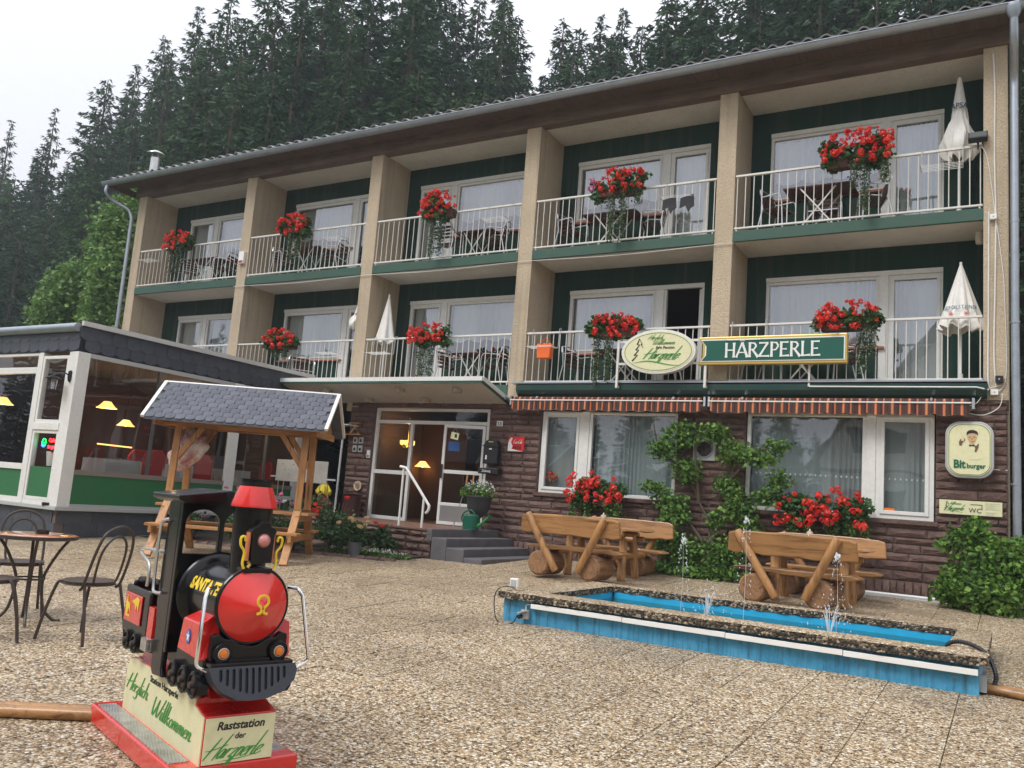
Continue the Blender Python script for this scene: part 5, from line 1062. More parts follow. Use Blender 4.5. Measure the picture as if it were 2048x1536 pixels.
# ------------------------------------------------------------------ balcony furniture
BSLAT = wood('dark_slats', (.085, .035, .022), (.045, .02, .014), 0, .5, False)
def bistro_chair():
    t = thing('balcony_chair', 'x', 'chair', (0, 0, 0), 0, 'tubular chairs on the balconies')
    for s in (-1, 1):
        MB().tube(smooth_line([(s*.25, -.22, 0), (s*.25, -.2, .4), (s*.26, -.17, .63), (s*.26, -.05, .66), (s*.25, .18, .66), (s*.22, .23, .80)], 3), .013, 6).build('leg', ALU, t, True)
        MB().tube([(s*.25, .27, 0), (s*.24, .16, .45), (s*.22, .22, .80)], .013, 6).build('leg', ALU, t, True)
    MB().tube(smooth_line([(-.22, .23, .80), (0, .27, .84), (.22, .23, .80)], 4), .013, 6).build('back_rail', ALU, t, True); MB().bar((-.24, -.19, .42), (.24, -.19, .42), .02, .02).bar((-.24, .16, .42), (.24, .16, .42), .02, .02).build('seat_frame', ALU, t)
    for k in range(6): MB().box(-.23, .23, -.19+k*.062, -.145+k*.062, .43, .442).build('seat_slat', BSLAT, t)
    for k in range(4): MB().bar((-.22, .165+.012*k, .52+k*.07), (.22, .165+.012*k, .52+k*.07), .012, .045).build('back_slat', BSLAT, t)
    return t
def bistro_table():
    t = thing('balcony_table', 'x', 'table', (0, 0, 0), 0, 'folding tables on the balconies')
    for k in range(7): MB().box(-.55, .55, -.28+k*.082, -.205+k*.082, .69, .712).build('top_slat', BSLAT, t)
    for s in (-1, 1): MB().bar((-.28, s*.22, 0), (.28, s*.22, .69), .022, .022).build('leg', WRAIL, t); MB().bar((.28, s*.25, 0), (-.28, s*.25, .69), .022, .022).build('leg', WRAIL, t)
    MB().bar((-.25, -.24, .04), (-.25, .24, .04), .02, .02).bar((.25, -.24, .04), (.25, .24, .04), .02, .02).build('cross_bar', WRAIL, t); return t
ch0, tb0 = bistro_chair(), bistro_table(); index_kids(); used = set()
def place(proto, loc, rz, label, scale=None):
    if proto.name in used: return dup(proto, loc, RAD(rz), label, scale=scale)
    used.add(proto.name); proto.location = loc; proto.rotation_euler = (0, 0, RAD(rz)); proto['label'] = label
    return proto
for x, y, z, r, L in ((1.86, .45, FL2, 70, 'left chair on the upper far left balcony'), (3.15, .45, FL2, -75, 'right chair on the upper far left balcony, by the alarm box pillar'), (5.24, .45, FL2, 80, 'left chair on the upper balcony second from left'), (6.80, .48, FL2, -80, 'right chair on the upper balcony second from left'), (10.1, .30, FL2, 178, 'chair with its slatted back to the yard on the upper middle balcony'), (11.2, .45, FL2, -70, 'right chair on the upper middle balcony'),
                      (12.95, .45, FL2, 80, 'left chair on the upper balcony second from right'), (14.60, .5, FL2, -75, 'right chair on the upper balcony second from right'), (16.90, .42, FL2, 75, 'left chair on the upper far right balcony'), (17.62, .70, FL2, 0, 'rear chair against the wall on the upper far right balcony'), (18.42, .42, FL2, -70, 'right chair on the upper far right balcony'),
                      (6.1, .5, FL1, 60, 'chair behind the lower geraniums second bay from left'), (10.37, .42, FL1, 80, 'left chair on the lower middle balcony above the canopy'), (11.42, .42, FL1, -80, 'right chair on the lower middle balcony above the canopy'), (13.2, .55, FL1, 80, 'left chair on the lower balcony behind the oval sign'), (15.0, .5, FL1, -60, 'chair by the open balcony door behind the oval sign'), (16.70, .45, FL1, 70, 'left chair on the lower far right balcony behind the name board'), (18.03, .45, FL1, -70, 'right chair on the lower far right balcony behind the name board')):
    place(ch0, (x, y, z), r, L)
for x, y, z, r, L in ((2.5, .5, FL2, 0, 'folding table on the upper far left balcony'), (6.0, .5, FL2, 0, 'folding table on the upper balcony second from left'), (10.65, .62, FL2, 0, 'folding table on the upper middle balcony'), (13.79, .5, FL2, 0, 'folding table with crossed white legs on the upper balcony second from right'), (17.6, .36, FL2, 0, 'long folding table on the upper far right balcony'), (10.88, .5, FL1, 0, 'folding table with crossed legs on the lower middle balcony'), (14.2, .55, FL1, 0, 'folding table on the lower balcony behind the oval sign'), (17.4, .5, FL1, 0, 'folding table on the lower far right balcony')):
    place(tb0, (x, y, z), r, L, (.85, .85, 1) if x < 12 else None)
# closed parasols
def parasol(loc, top, rim, R, label, tied=False, text=None, stand=True, fold=10):
    t = thing('closed_parasol', label, 'parasol', loc, 0, 'closed white parasols on the balconies'); n = 48; b = MB(); L = 14
    for i in range(L+1):
        q = i/L; z = top-(top-rim)*q
        r0 = R*(q**.95)+.012
        if tied: r0 = .03+R*(math.sin(min(q*1.55, 1.57))*.62 if q < .55 else .50+.5*math.sin((q-.5)*5)**2)
        for k in range(n):
            a = 2*math.pi*k/n; f = 1+.16*q*math.cos(a*fold)+.05*math.sin(a*3+1)
            if tied and q > .5: f += .22*math.sin(a*4+q*9)
            b.v.append((r0*f*math.cos(a), r0*f*math.sin(a)*.9, z+(.03*math.cos(a*fold)+.03*math.sin(a*2) if i == L else 0)))
    for i in range(L):
        for k in range(n): b.f.append((i*n+k, i*n+(k+1) % n, (i+1)*n+(k+1) % n, (i+1)*n+k))
    b.build('canopy_cloth', CLOTHW, t, True)
    MB().cyl((0, 0, .03), (0, 0, top+.02), .02, None, 10).build('pole', SIGNW, t, True)
    MB().lathe([(.001, 0), (.24, 0), (.24, .03), (.1, .06), (.035, .08), (.035, .2), (.02, .2)], 20).build('base', WRAIL, t, True)
    if tied: MB().lathe([(.095, 0), (.10, .02), (.095, .04)], 14, (0, 0, top-(top-rim)*.52)).build('tie_strap', REDC, t, True)
    return t
p1 = parasol((19.69, .34, FL1), 5.06-FL1, 4.02-FL1, .29, 'closed white parasol with printed lettering on the lower far right balcony')
def wrap_text(me, fr_, z0): # round the cone
    def fn(v): r = fr_(v.z); a = v.x/r-math.pi/2; rr = r+.012-v.y; return Vector((rr*math.cos(a), rr*math.sin(a)*.92, v.z+z0))
    return remap(me, fn)
rr_ = lambda z: .265
m_ = text_mesh('GEROLSTEINER', .055, 0, .002, .01, sx=.85, sp=1.15); add('lettering', wrap_text(m_, lambda z: .245, 4.33-FL1), mat('blue_print', (.12, .2, .28), .6), p1)
st = MB()
for cx in (-.12, .08):
    for k in range(8): a = k*math.pi/4; st.bar((cx, -.003, 0), (cx+.035*math.cos(a), -.003, .035*math.sin(a)), .003, .009)
me = st.mesh('printed_stars'); wrap_text(me, lambda z: .285, 4.22-FL1); add('printed_stars', me, mat('red_print', (.65, .12, .08), .6), p1)
p2 = parasol((19.66, .36, FL2), 8.08-FL2, 6.72-FL2, .20, 'tied up grey white parasol on the upper far right balcony', True)
m_ = text_mesh('APSA', .09, .1, .002, .02, sx=.8); 
for nm in (m_,): wrap_text(nm, lambda z: .135, 7.58-FL2)
add('lettering', m_, mat('dark_print', (.03, .06, .10), .6), p2)
p3 = parasol((8.62, .36, FL1), 5.2-FL1, 4.15-FL1, .20, 'slim closed white parasol beside the third pillar on the lower middle balcony', fold=6)
p4 = parasol((7.86, .30, FL1), 5.1-FL1, 4.45-FL1, .17, 'white parasol peeping out left of the third pillar on the lower balcony', True)
# drying racks, bucket, washing
def rack(x, z, L):
    t = thing('drying_rack', L, 'drying rack', (x, -.03, z), 0, 'wire drying racks hooked on the railings')
    b = MB()
    for k in range(5): b.tube([(-.28, -.05-k*.06, -.22), (.28, -.05-k*.06, -.22)], .004, 5)
    b.build('wires', SIGNW, t)
    for s in (-1, 1): MB().tube([(s*.28, .06, .13), (s*.28, .03, .17), (s*.28, -.02, .15), (s*.28, -.04, -.22), (s*.28, -.32, -.22)], .007, 6).build('hook_arm', GREYP, t, True)
for x, z, L in ((19.45, 6.65, 'drying rack on the upper far right railing'), (15.30, 6.65, 'drying rack with black washing on the upper railing second from right'), (11.55, 6.65, 'drying rack on the upper middle railing'), (7.35, 6.65, 'drying rack on the upper railing second from left'), (1.0, 6.65, 'drying rack on the upper far left railing'), (12.8, 4.05, 'drying rack with the orange basket on the lower railing'), (8.95, 4.02, 'drying rack on the lower middle railing below the slim parasol'), (16.6, 4.05, 'drying rack on the lower far right railing near the name board'), (7.5, 4.05, 'drying rack on the lower railing left of the third pillar')): rack(x, z, L)
bk = thing('orange_basket', 'bright orange plastic basket hanging on the lower railing', 'basket', (12.86, -.16, 3.62)); MB().prism([(-.13, 0), (.13, 0), (.15, .26), (.10, .28), (.06, .24), (0, .29), (-.06, .24), (-.11, .28), (-.15, .26)], -.07, .07).build('tub', mat('orange_plastic', (.85, .16, .03), .4), bk, bev=.01); MB().tube([(-.14, 0, .25), (0, 0, .4), (.14, 0, .25)], .006, 5).build('handle', ORG, bk)
cl = thing('hanging_washing', 'two black garments hanging on the upper railing second from right', 'washing', (15.25, -.2, 6.42))
for k, x in enumerate((-.1, .22)):
    b = MB(); P = [(-.11, .0), (.12, .05), (.14, -.16), (.07, -.2), (.04, -.27), (-.02, -.14), (-.12, -.18)]; b.prism(P, -.012+k*.002, .012, 'y'); b.build('garment', BLACK, cl, loc=(x, 0, 0))
# ------------------------------------------------------------------ coin operated toy locomotive (local x forward, y across, z up)
tr = thing('toy_train_ride', 'red and black coin operated toy steam locomotive on a lettered red base', 'kiddie ride', (16.01, -10.82, -.41), RAD(-19.9))
def tb(*a): return MB().box(*a)
bs = tb(0, 1.29, 0, .595, .0, .095).build('base_plate', RED, tr, bev=.008)
def checker():
    m = mat('checker_plate', (.6, .6, .58), .35, .9); v = coord(m, scale=(1, 1, 1)); n, l, b = nodes(m)
    def stripes(rot):
        mp = n.new('ShaderNodeMapping'); mp.inputs['Rotation'].default_value = (0, 0, RAD(rot)); mp.inputs['Scale'].default_value = (28, 90, 28); l.new(v, mp.inputs[0])
        w = n.new('ShaderNodeTexVoronoi'); w.inputs['Scale'].default_value = 1; w.inputs['Randomness'].default_value = 0; l.new(mp.outputs[0], w.inputs[0]); return ramp(m, w.outputs['Distance'], [(.2, (1,)*3), (.4, (0,)*3)])
    s = mixc(m, .5, stripes(40), stripes(-40), 'ADD'); bump(m, s, .8, .004); base(m, ramp(m, noise_tex(m, v, 12, 5), [(.3, (.42, .41, .38)), (.7, (.68, .68, .66))])); return m
CHK = checker()
tb(.07, 1.20, .018, .108, .095, .100).build('tread_plate', CHK, tr); tb(.07, 1.20, .485, .578, .095, .100).build('tread_plate', CHK, tr)
YB0, YB1 = .123, .466
prof_ = [(.14, .095), (.14, .33), (.16, .332), (.165, .355), (.25, .378), (1.165, .364), (1.165, .332), (1.285, .305), (1.285, .095)]
MB().prism([(x, z) for x, z in prof_], YB0+.004, YB1-.004).build('pedestal', RED, tr, bev=.004)
MB().prism([(x+.004*(1 if x < .5 else -1), z-.006) for x, z in prof_], YB0-.002, YB0+.0035).build('side_panel', CREAM, tr)
tb(1.286, 1.290, YB0+.008, YB1-.008, .10, .297).build('front_panel', CREAM, tr)
MB().prism([(.2, .37), (.28, .45), (1.12, .45), (1.2, .36)], YB0+.05, YB1-.05).build('pedestal_neck', RED, tr)
def put(me, m, loc, rz=0, rx=0, par=tr, nm='lettering'): return add(nm, me, m, par, loc, (rx, 0, rz))
put(text_mesh('Station Harzperle', .032, 0, .001, .008, sx=1.3), INK, (.74, YB0-.004, .325)); put(script_mesh('Herzlich', .088, .30, .075, .001, 1.45), GINK, (.37, YB0-.004, .245)); put(script_mesh('Willkommen', .094, .30, .075, .001, 1.45), GINK, (.90, YB0-.004, .205))
FX = 1.291; yc = (YB0+YB1)/2
put(text_mesh('Raststation', .036, .2, .001, .03, sx=1.0), INK, (FX, yc, .262), RAD(90)); put(text_mesh('der', .026, .2, .001, .02), INK, (FX, yc, .214), RAD(90)); put(script_mesh('Harzperle', .088, .55, .075, .001, .95), GINK, (FX, yc-.005, .158), RAD(90))
o = MB().prism([(-.1, 0), (0, .008), (.1, .018), (0, .004)], -.001, 0).build('underline', GINK, tr, loc=(FX, yc, .108), rot=(0, 0, RAD(90)))
# body
cy = .288
def cyx(x0, x1, y, z, r, r2=None, seg=36): return MB().tube([(x0, y, z), (x1, y, z)], [r, r if r2 is None else r2], seg)
tb(.10, 1.30, cy-.13, cy+.13, .43, .50).build('chassis', BLK, tr, bev=.01)
cyx(.78, 1.275, cy, .787, .160).build('boiler', BLK, tr, True); MB().lathe([(.150, -.03), (.196, -.03), (.202, -.015), (.196, .0), (.176, .012), (.160, .02)], 40).xf(Matrix.Translation((.86, cy, .787)) @ Matrix.Rotation(RAD(90), 4, 'Y')).build('boiler_band', BLK, tr, True)
MB().lathe([(.150, -.005), (.176, -.005), (.179, .006), (.174, .014), (.150, .014)], 48).xf(Matrix.Translation((1.272, cy, .787)) @ Matrix.Rotation(RAD(90), 4, 'Y')).build('nose_ring', BLK, tr, True)
nose = MB().lathe([(.173, .008), (.140, .031), (.105, .055), (.07, .079), (.035, .103), (.006, .123), (.001, .124)], 56).xf(Matrix.Translation((1.272, cy, .787)) @ Matrix.Rotation(RAD(90), 4, 'Y')).build('nose_cone', RED, tr, True)
b = MB(); L = smooth_line([(0, -.035, -.045), (0, -.012, -.04), (0, -.008, -.015), (0, -.034, .012), (0, -.028, .045), (0, 0, .056), (0, .028, .045), (0, .034, .012), (0, .008, -.015), (0, .012, -.04), (0, .035, -.045)], 4); b.tube([Vector((0, p.y*.72, p.z*.8)) for p in L], .0065, 6)
b.xf(Matrix.Translation((1.392, cy, .80)) @ Matrix.Scale(.55, 4, (1, 0, 0))).build('monogram', YEL, tr, True)
m_ = text_mesh('SANTA FE', .058, 0, .001, .06, sx=1.0, sp=.95)
def boil(v):
    a = RAD(198)+(-v.z)/.162; return Vector((v.x, .163*math.cos(a)*1.0, .163*math.sin(a)*-1))
m_ = remap(m_, lambda v: Vector((v.x, -(.162-v.y*1)*math.cos(v.z/.162+.42), (.162-v.y)*math.sin(v.z/.162+.42)))); add('lettering', m_, YEL, tr, (1.06, cy, .787))
# chimney
MB().lathe([(.001, -.10), (.078, -.1), (.085, .10), (.091, .34)], 32, (1.17, cy, .90)).build('chimney', BLK, tr, True)
MB().lathe([(.08, .0), (.108, 0), (.108, .012), (.078, .098), (.001, .098)], 32, (1.17, cy, 1.232)).build('chimney_cap', RED, tr, True)
MB().lathe([(.001, .015), (.06, .015), (.062, .03), (.073, .03), (.075, -.002), (.07, -.01)], 32, (1.17, cy, 1.335)).build('chimney_rim', BLK, tr, True)
# headlamp
hl_ = MB().prism([(-.05, -.095), (.05, -.095), (.054, .03), (.062, .05), (.05, .065), (.032, .072), (.022, .092), (-.022, .092), (-.032, .072), (-.05, .065), (-.062, .05), (-.054, .03)], -.02, .03, 'x').xf(Matrix.Translation((1.29, cy, 1.078))).build('headlamp_box', BLK, tr, bev=.003)
MB().lathe([(.028, 0), (.024, .012), (.012, .02), (.001, .022)], 24).xf(Matrix.Translation((1.321, cy, 1.085)) @ Matrix.Rotation(RAD(90), 4, 'Y')).build('headlamp_lens', worn('ribbed_lens', (.55, .22, .2), .3, .2, 60), hl_, True); MB().lathe([(.028, 0), (.032, .004), (.032, -.004)], 24).xf(Matrix.Translation((1.321, cy, 1.085)) @ Matrix.Rotation(RAD(90), 4, 'Y')).build('lens_ring', CHROME, hl_, True)
for s in (-1, 1):
    tb(1.266, 1.306, cy+s*.060-.003, cy+s*.060+.003, .99, 1.12).build('side_flange', mat('orange_flange', (.5, .16, .07), .4), tr)
    P = smooth_line([(1.30, cy+s*.072, .955), (1.30, cy+s*.082, .98), (1.30, cy+s*.078, 1.03), (1.30, cy+s*.098, 1.06), (1.30, cy+s*.10, 1.095), (1.30, cy+s*.083, 1.10), (1.30, cy+s*.078, 1.08)], 4); MB().tube(P, .0062, 6).build('scroll_bracket', YEL, tr, True)
tb(1.20, 1.30, cy-.07, cy+.07, .935, .957).build('lamp_shelf', BLK, tr, bev=.004); MB().tube([(1.30, cy-.055, .96), (1.30, cy-.045, .975), (1.30, cy-.055, .985)], .008, 6).build('brass_finial', GOLD, tr)
# cab
CF, CR = .80, .60; YS0, YS1 = .078, .498
def arch(y0, y1, z0, z1): # outline of an arched opening
    r = (y1-y0)/2; return [(y0, z0), (y1, z0)]+[(y0+r+r*math.cos(math.pi*k/10), z1-r*.8+r*.8*math.sin(math.pi*k/10)) for k in range(11)]
def holed(x0, x1, outer, holes, m, name):
    bm = bmesh.new(); loops = [outer]+holes; edges = []
    for lp in loops:
        vs = [bm.verts.new((x0, a, c)) for a, c in lp]; edges += [bm.edges.new((vs[i], vs[(i+1) % len(vs)])) for i in range(len(vs))]
    bmesh.ops.triangle_fill(bm, edges=edges, use_beauty=True); r = bmesh.ops.extrude_face_region(bm, geom=bm.faces[:]); bmesh.ops.translate(bm, verts=[v for v in r['geom'] if isinstance(v, bmesh.types.BMVert)], vec=(x1-x0, 0, 0))
    bmesh.ops.recalc_face_normals(bm, faces=bm.faces); me = bpy.data.meshes.new(name); bm.to_mesh(me); bm.free(); return add(name, me, m, tr)
o = holed(CF-.022, CF+.012, [(YS0, .50), (YS1, .50), (YS1, 1.245), (cy, 1.262), (YS0, 1.245)], [arch(YS0+.024, cy-.012, .975, 1.195), arch(cy+.012, YS1-.024, .975, 1.195)], BLK, 'cab_front')
bv = o.modifiers.new('bevel', 'BEVEL'); bv.width = .005; bv.segments = 2; bv.limit_method = 'ANGLE'
for y in (YS0, YS1-.03):
    MB().prism([(.63, .40), (.63, .60), (.60, .72), (.615, 1.24), (.778, 1.24), (.778, .42), (.80, .38), (.66, .37)], y, y+.03).build('cab_side', BLK, tr, bev=.008)
MB().prism([(.035, 1.238), (.075, 1.222), (.50, 1.222), (.541, 1.238), (.541, 1.262), (cy, 1.298), (.035, 1.262)], .455, .868, 'x').build('cab_roof', BLK, tr, bev=.006)
tb(.64, .775, YS0+.04, YS1-.04, .50, .60).build('seat', RED, tr, bev=.015); tb(.60, .64, YS0+.04, YS1-.04, .50, .74).build('seat_back', RED, tr, bev=.015); tb(.52, .60, YS0-.004, YS0+.02, .47, .68).build('red_side_plate', RED, tr)
# tender
td = MB(); td.box(.09, .50, YS0, YS0+.03, .50, .745).box(.09, .50, YS1-.03, YS1, .50, .745).box(.09, .12, YS0+.03, YS1-.03, .50, .765).box(.09, .50, YS0+.03, YS1-.03, .48, .52).build('tender', BLK, tr, bev=.012)
tb(.125, .40, YS0-.008, YS0-.001, .56, .71).build('tender_badge', RED, tr, bev=.003)
b = MB(); b.prism([(.16, .60), (.19, .59), (.20, .63), (.23, .61), (.22, .65), (.18, .66), (.17, .69), (.15, .66)], YS0-.011, YS0-.009).prism([(.25, .67), (.33, .70), (.37, .69), (.36, .63), (.33, .66), (.32, .63), (.30, .66)], YS0-.011, YS0-.009).prism([(.16, .585), (.23, .585), (.23, .595), (.16, .595)], YS0-.011, YS0-.009); b.build('badge_print', YEL, tr)
for k in range(2): MB().tube(smooth_line([(.13, YS0+.06, .77), (.5, YS0+.05, .80)] if k else [(.13, YS1-.05, .80), (.5, YS1-.05, .80)], 3), .02, 8).build('rim_roll', BLK, tr, True)
tb(.50, .60, YS0, YS1, .46, .50).build('cab_floor', BLK, tr); tb(.53, .62, YS0-.03, YS0+.01, .47, .53).build('foot_step', CHK, tr)
# wheels
def wheel(x, r, s):
    y = YS0-.012 if s < 0 else YS1+.012
    w = MB().tube([(x, y, 0), (x, y+(-s)*.05, 0)], [r, r], 24).build('wheel', BLK, tr, True, loc=(0, 0, .44)); 
    MB().tube([(x+r*.82*math.cos(k*.524), y+s*.002, r*.82*math.sin(k*.524)) for k in range(13)], .007, 6).build('rim', BLK, w, True); MB().cyl((x, y, 0), (x, y+s*.018, 0), .018, .014, 12).build('hub', DBROWN, w, True)
    return w
for s in (-1, 1):
    for x, r in ((.98, .062), (1.115, .062), (1.245, .060)): wheel(x, r, s)
    for x in (.24, .37): wheel(x, .052, s).location.z = .47
# fire boxes on both sides
for s in (-1, 1):
    y0, y1 = (.072, .17) if s < 0 else (cy+.118, .504)
    a = MB(); yo, yi = (y0, y1) if s < 0 else (y1, y0)
    a.put([(.98, yo, .555), (1.27, yo, .545), (1.27, yi, .545), (.98, yi, .555), (1.02, yo, .70), (1.24, yo, .70), (1.20, yi, .752), (1.05, yi, .752)], [(0, 3, 2, 1), (4, 5, 6, 7), (0, 1, 5, 4), (1, 2, 6, 5), (2, 3, 7, 6), (3, 0, 4, 7)]); fb_ = a.build('side_tank', RED, tr, bev=.006)
    yb = yo+(-.001 if s < 0 else .001)
    d0, d1 = sorted((yb, yb+s*.003)); MB().prism([(1.115+.026*math.cos(t*.3), .628+.033*math.sin(t*.3)) for t in range(21)], d0, d1).build('badge', mat('blue_badge', (.02, .10, .38), .4), fb_)
    d0, d1 = sorted((yb+s*.0031, yb+s*.0045)); MB().prism([(1.115+(.022 if t % 2 == 0 else .009)*math.sin(t*math.pi/5), .628+(.026 if t % 2 == 0 else .010)*math.cos(t*math.pi/5)) for t in range(10)], d0, d1).build('star', SIGNW, fb_)
tb(.92, 1.27, YS0+.015, YS1-.015, .47, .56).build('running_board', BLK, tr, bev=.01)
# front: saddle, lamps, cowcatcher
S0, S1 = .108, .468
pts = [(S0, .545), (S0, .655), (S0+.03, .665), (S0+.06, .64)]+[(cy+.115*math.cos(RAD(a)), .72+.115*math.sin(RAD(a))) for a in range(225, 316, 10)]+[(S1-.06, .64), (S1-.03, .665), (S1, .655), (S1, .545)]
MB().prism(pts, 1.262, 1.30, 'x').build('front_saddle', BLK, tr, bev=.004)
for y in (.160, .424):
    o = MB().cyl((1.29, y, .582), (1.318, y, .582), .047, .045, 28).build('lamp_housing', BLK, tr, True); MB().tube([(1.318, y+.042*math.cos(k*.35), .582+.042*math.sin(k*.35)) for k in range(19)], .004, 6).build('housing_ring', BLK, o, True)
    MB().lathe([(.022, 0), (.018, .01), (.001, .013)], 18).xf(Matrix.Translation((1.318, y, .582)) @ Matrix.Rotation(RAD(90), 4, 'Y')).build('lens', ORG, o, True); MB().lathe([(.022, -.001), (.026, .004), (.022, .006)], 18).xf(Matrix.Translation((1.318, y, .582)) @ Matrix.Rotation(RAD(90), 4, 'Y')).build('lens_ring', GREYP, o, True)
tb(1.285, 1.345, .10, .49, .522, .545).build('buffer_shelf', BLK, tr, bev=.005); tb(1.30, 1.325, .19, .38, .545, .556).build('shelf_rib', BLK, tr)
nslot = 11; Wc = .40; hh = .155
outer = [(-.205, 0), (.205, 0), (.215, -.03), (.20, -.075), (.15, -.12), (.07, -.145), (0, -.15), (-.07, -.145), (-.14, -.11), (-.185, -.06)]
holes = []
for k in range(nslot):
    y = -.15+.03*k; lo = -.135+abs(y)**1.6*1.25+.02; hi = -.018; r = .0075
    holes.append([(y-r, lo), (y-r*.5, lo-r), (y+r*.5, lo-r), (y+r, lo), (y+r, hi), (y+r*.5, hi+r), (y-r*.5, hi+r), (y-r, hi)])
cc = holed(0, .012, outer, holes, mat('slate_black', (.04, .045, .056), .4), 'cowcatcher'); cc.location = (1.34, cy+.005, .528); cc.rotation_euler = (0, RAD(-14), 0)
MB().prism([(a, c) for a, c in outer], -.05, -.004, 'x').build('cowcatcher_back', MATS['slate_black'], cc)
for s, y in ((-1, .10), (1, .475)):
    P = [(1.24, y+(.02 if s < 0 else -.0), .862), (1.285, y-.03 if s < 0 else y+.03, .862), (1.30, y-.045 if s < 0 else y+.05, .83), (1.31, y-.055 if s < 0 else y+.105, .56), (1.31, y-.045 if s < 0 else y+.105, .53), (1.31, y+.02 if s < 0 else y+.05, .50)]
    MB().tube([P[0]]+smooth_line(P[1:3], 3)+smooth_line(P[3:], 3), .0085, 8).build('grab_rail', CHROME, tr, True)
    yy = YS0-.02 if s < 0 else YS1+.02
    MB().tube(smooth_line([(.68, yy+.01, 1.135), (.61, yy, 1.12), (.58, yy, 1.06), (.585, yy, .80), (.62, yy, .765), (.69, yy+.01, .768)], 4), .0085, 8).build('grab_rail', STEEL, tr, True)
MB().tube(smooth_line([(.63, YS0, .965), (.30, YS0, .955), (.27, YS0, .93), (.40, YS0, .89), (.43, YS0, .84), (.42, YS0, .77)], 3), .0085, 8).build('grab_rail', STEEL, tr, True)

# timbers on the ground
def timbers(name, P, Q, L, n=2, r=.05):
    P = Vector(P); Q = Vector(Q); t = thing(name, L, 'timber', P, 0, None); d = Q-P; a = Vector((-d.y, d.x, 0)).normalized()
    for k in range(n): MB().tube([a*k*r*2.1+Vector((0, 0, r)), d*.5+a*k*r*2.1+Vector((0, 0, r)), d+a*k*r*2.1+Vector((0, 0, r))], r, 10).build('timber', LOGX, t, True)
timbers('timber_poles', (20.13, -6.12, gz(-6.2)), (22.4, -6.6, gz(-6.6)), 'pair of slim round timbers lying right of the pool corner', r=.036)
timbers('timber_poles', (14.8, -11.62, gz(-11.5)), (16.04, -10.80, gz(-10.85)), 'pair of slim round timbers lying left behind the toy train', r=.034)

# ------------------------------------------------------------------ cafe chairs and table at the left
def cafe_chair():
    t = thing('metal_cafe_chair', 'x', 'chair', (0, 0, 0), 0, 'dark metal chairs round the mosaic table')
    MB().lathe([(.001, .432), (.16, .430), (.19, .44), (.195, .455), (.18, .46), (.15, .452), (.001, .450)], 28).build('seat', DBROWN, t, True)
    for s in (-1, 1):
        MB().tube(smooth_line([(s*.14, -.13, .44), (s*.16, -.155, .42), (s*.19, -.21, .2), (s*.215, -.24, 0)], 3), .012, 8).build('leg', DBROWN, t, True)
    for s in (-1, 1): MB().tube([(s*.17, .14, .44), (s*.19, .20, .2), (s*.205, .235, 0)], .012, 8).build('leg', DBROWN, t, True)
    MB().tube(smooth_line([(-.17, .10, .40), (-.18, .14, .45), (-.175, .21, .68), (-.13, .245, .83), (0, .26, .885), (.13, .245, .83), (.175, .21, .68), (.18, .14, .45), (.17, .10, .40)], 5), .0115, 8).build('back_hoop', DBROWN, t, True)
    MB().tube(smooth_line([(-.06, .13, .43), (-.11, .16, .47), (-.12, .205, .66), (-.08, .235, .77), (0, .245, .81), (.08, .235, .77), (.12, .205, .66), (.11, .16, .47), (.06, .13, .43)], 5), .010, 8).build('inner_hoop', DBROWN, t, True)
    MB().lathe([(.185, .425), (.20, .43), (.185, .437)], 28).build('seat_ring', DBROWN, t, True)
    return t
cc0 = cafe_chair(); index_kids()
place(cc0, (14.13, -9.64, gz(-9.64)), -81, 'dark metal cafe chair on the right of the mosaic table, seen whole')
place(cc0, (12.80, -9.42, gz(-9.4)), 62, 'dark metal cafe chair behind the mosaic table, in front of the cafe plinth')
place(cc0, (13.62, -10.12, gz(-10.1)), 150, 'dark metal cafe chair in front of the table, cut by the left edge')
ct = thing('mosaic_table', 'round bistro table with orange mosaic top and curved iron legs', 'table', (13.21, -9.56, gz(-9.56)))
mm = mat('mosaic_top', (.5, .2, .1), .12, spec=.5, coat=.5); n_, l_, b_ = nodes(mm); v_ = coord(mm); vv_ = n_.new('ShaderNodeTexVoronoi'); vv_.inputs['Scale'].default_value = 26; l_.new(v_, vv_.inputs[0]); sx_ = n_.new('ShaderNodeSeparateColor'); l_.new(vv_.outputs['Color'], sx_.inputs[0])
gr_ = n_.new('ShaderNodeTexGradient'); gr_.gradient_type = 'SPHERICAL'; l_.new(coord(mm, scale=(2.6, 2.6, 2.6)), gr_.inputs[0])
c_ = mixc(mm, sx_.outputs[0], (.42, .13, .06), (.62, .28, .14)); c_ = mixc(mm, ramp(mm, gr_.outputs[0], [(.05, (0,)*3), (.12, (.8,)*3), (.3, (.8,)*3), (.4, (0,)*3)]), c_, (.66, .5, .36)); base(mm, c_)
MB().lathe([(.001, .700), (.31, .700), (.325, .706), (.325, .722), (.31, .730), (.001, .730)], 40).build('table_top', mm, ct, True)
MB().lathe([(.318, .695), (.330, .70), (.330, .724), (.322, .728)], 40).build('top_edge', DBROWN, ct, True)
for k in range(4):
    a = math.pi/4+k*math.pi/2+.3; R_ = lambda r, z: (r*math.cos(a), r*math.sin(a), z)
    MB().tube(smooth_line([R_(.27, .70), R_(.20, .60), R_(.115, .42), R_(.10, .30), R_(.13, .12), R_(.20, .03), R_(.25, .012), R_(.27, .02)], 4), .0125, 8).build('leg', DBROWN, ct, True)
MB().lathe([(.105, .36), (.12, .355), (.12, .37), (.105, .37)], 28).build('leg_ring', DBROWN, ct, True)
ay = thing('ashtray', 'black ashtray on the round mosaic table', 'ashtray', (13.20, -9.50, gz(-9.56)+.73)); MB().lathe([(.001, 0), (.05, 0), (.052, .035), (.042, .035), (.038, .015), (.001, .015)], 20).build('bowl', BLACK, ay, True)

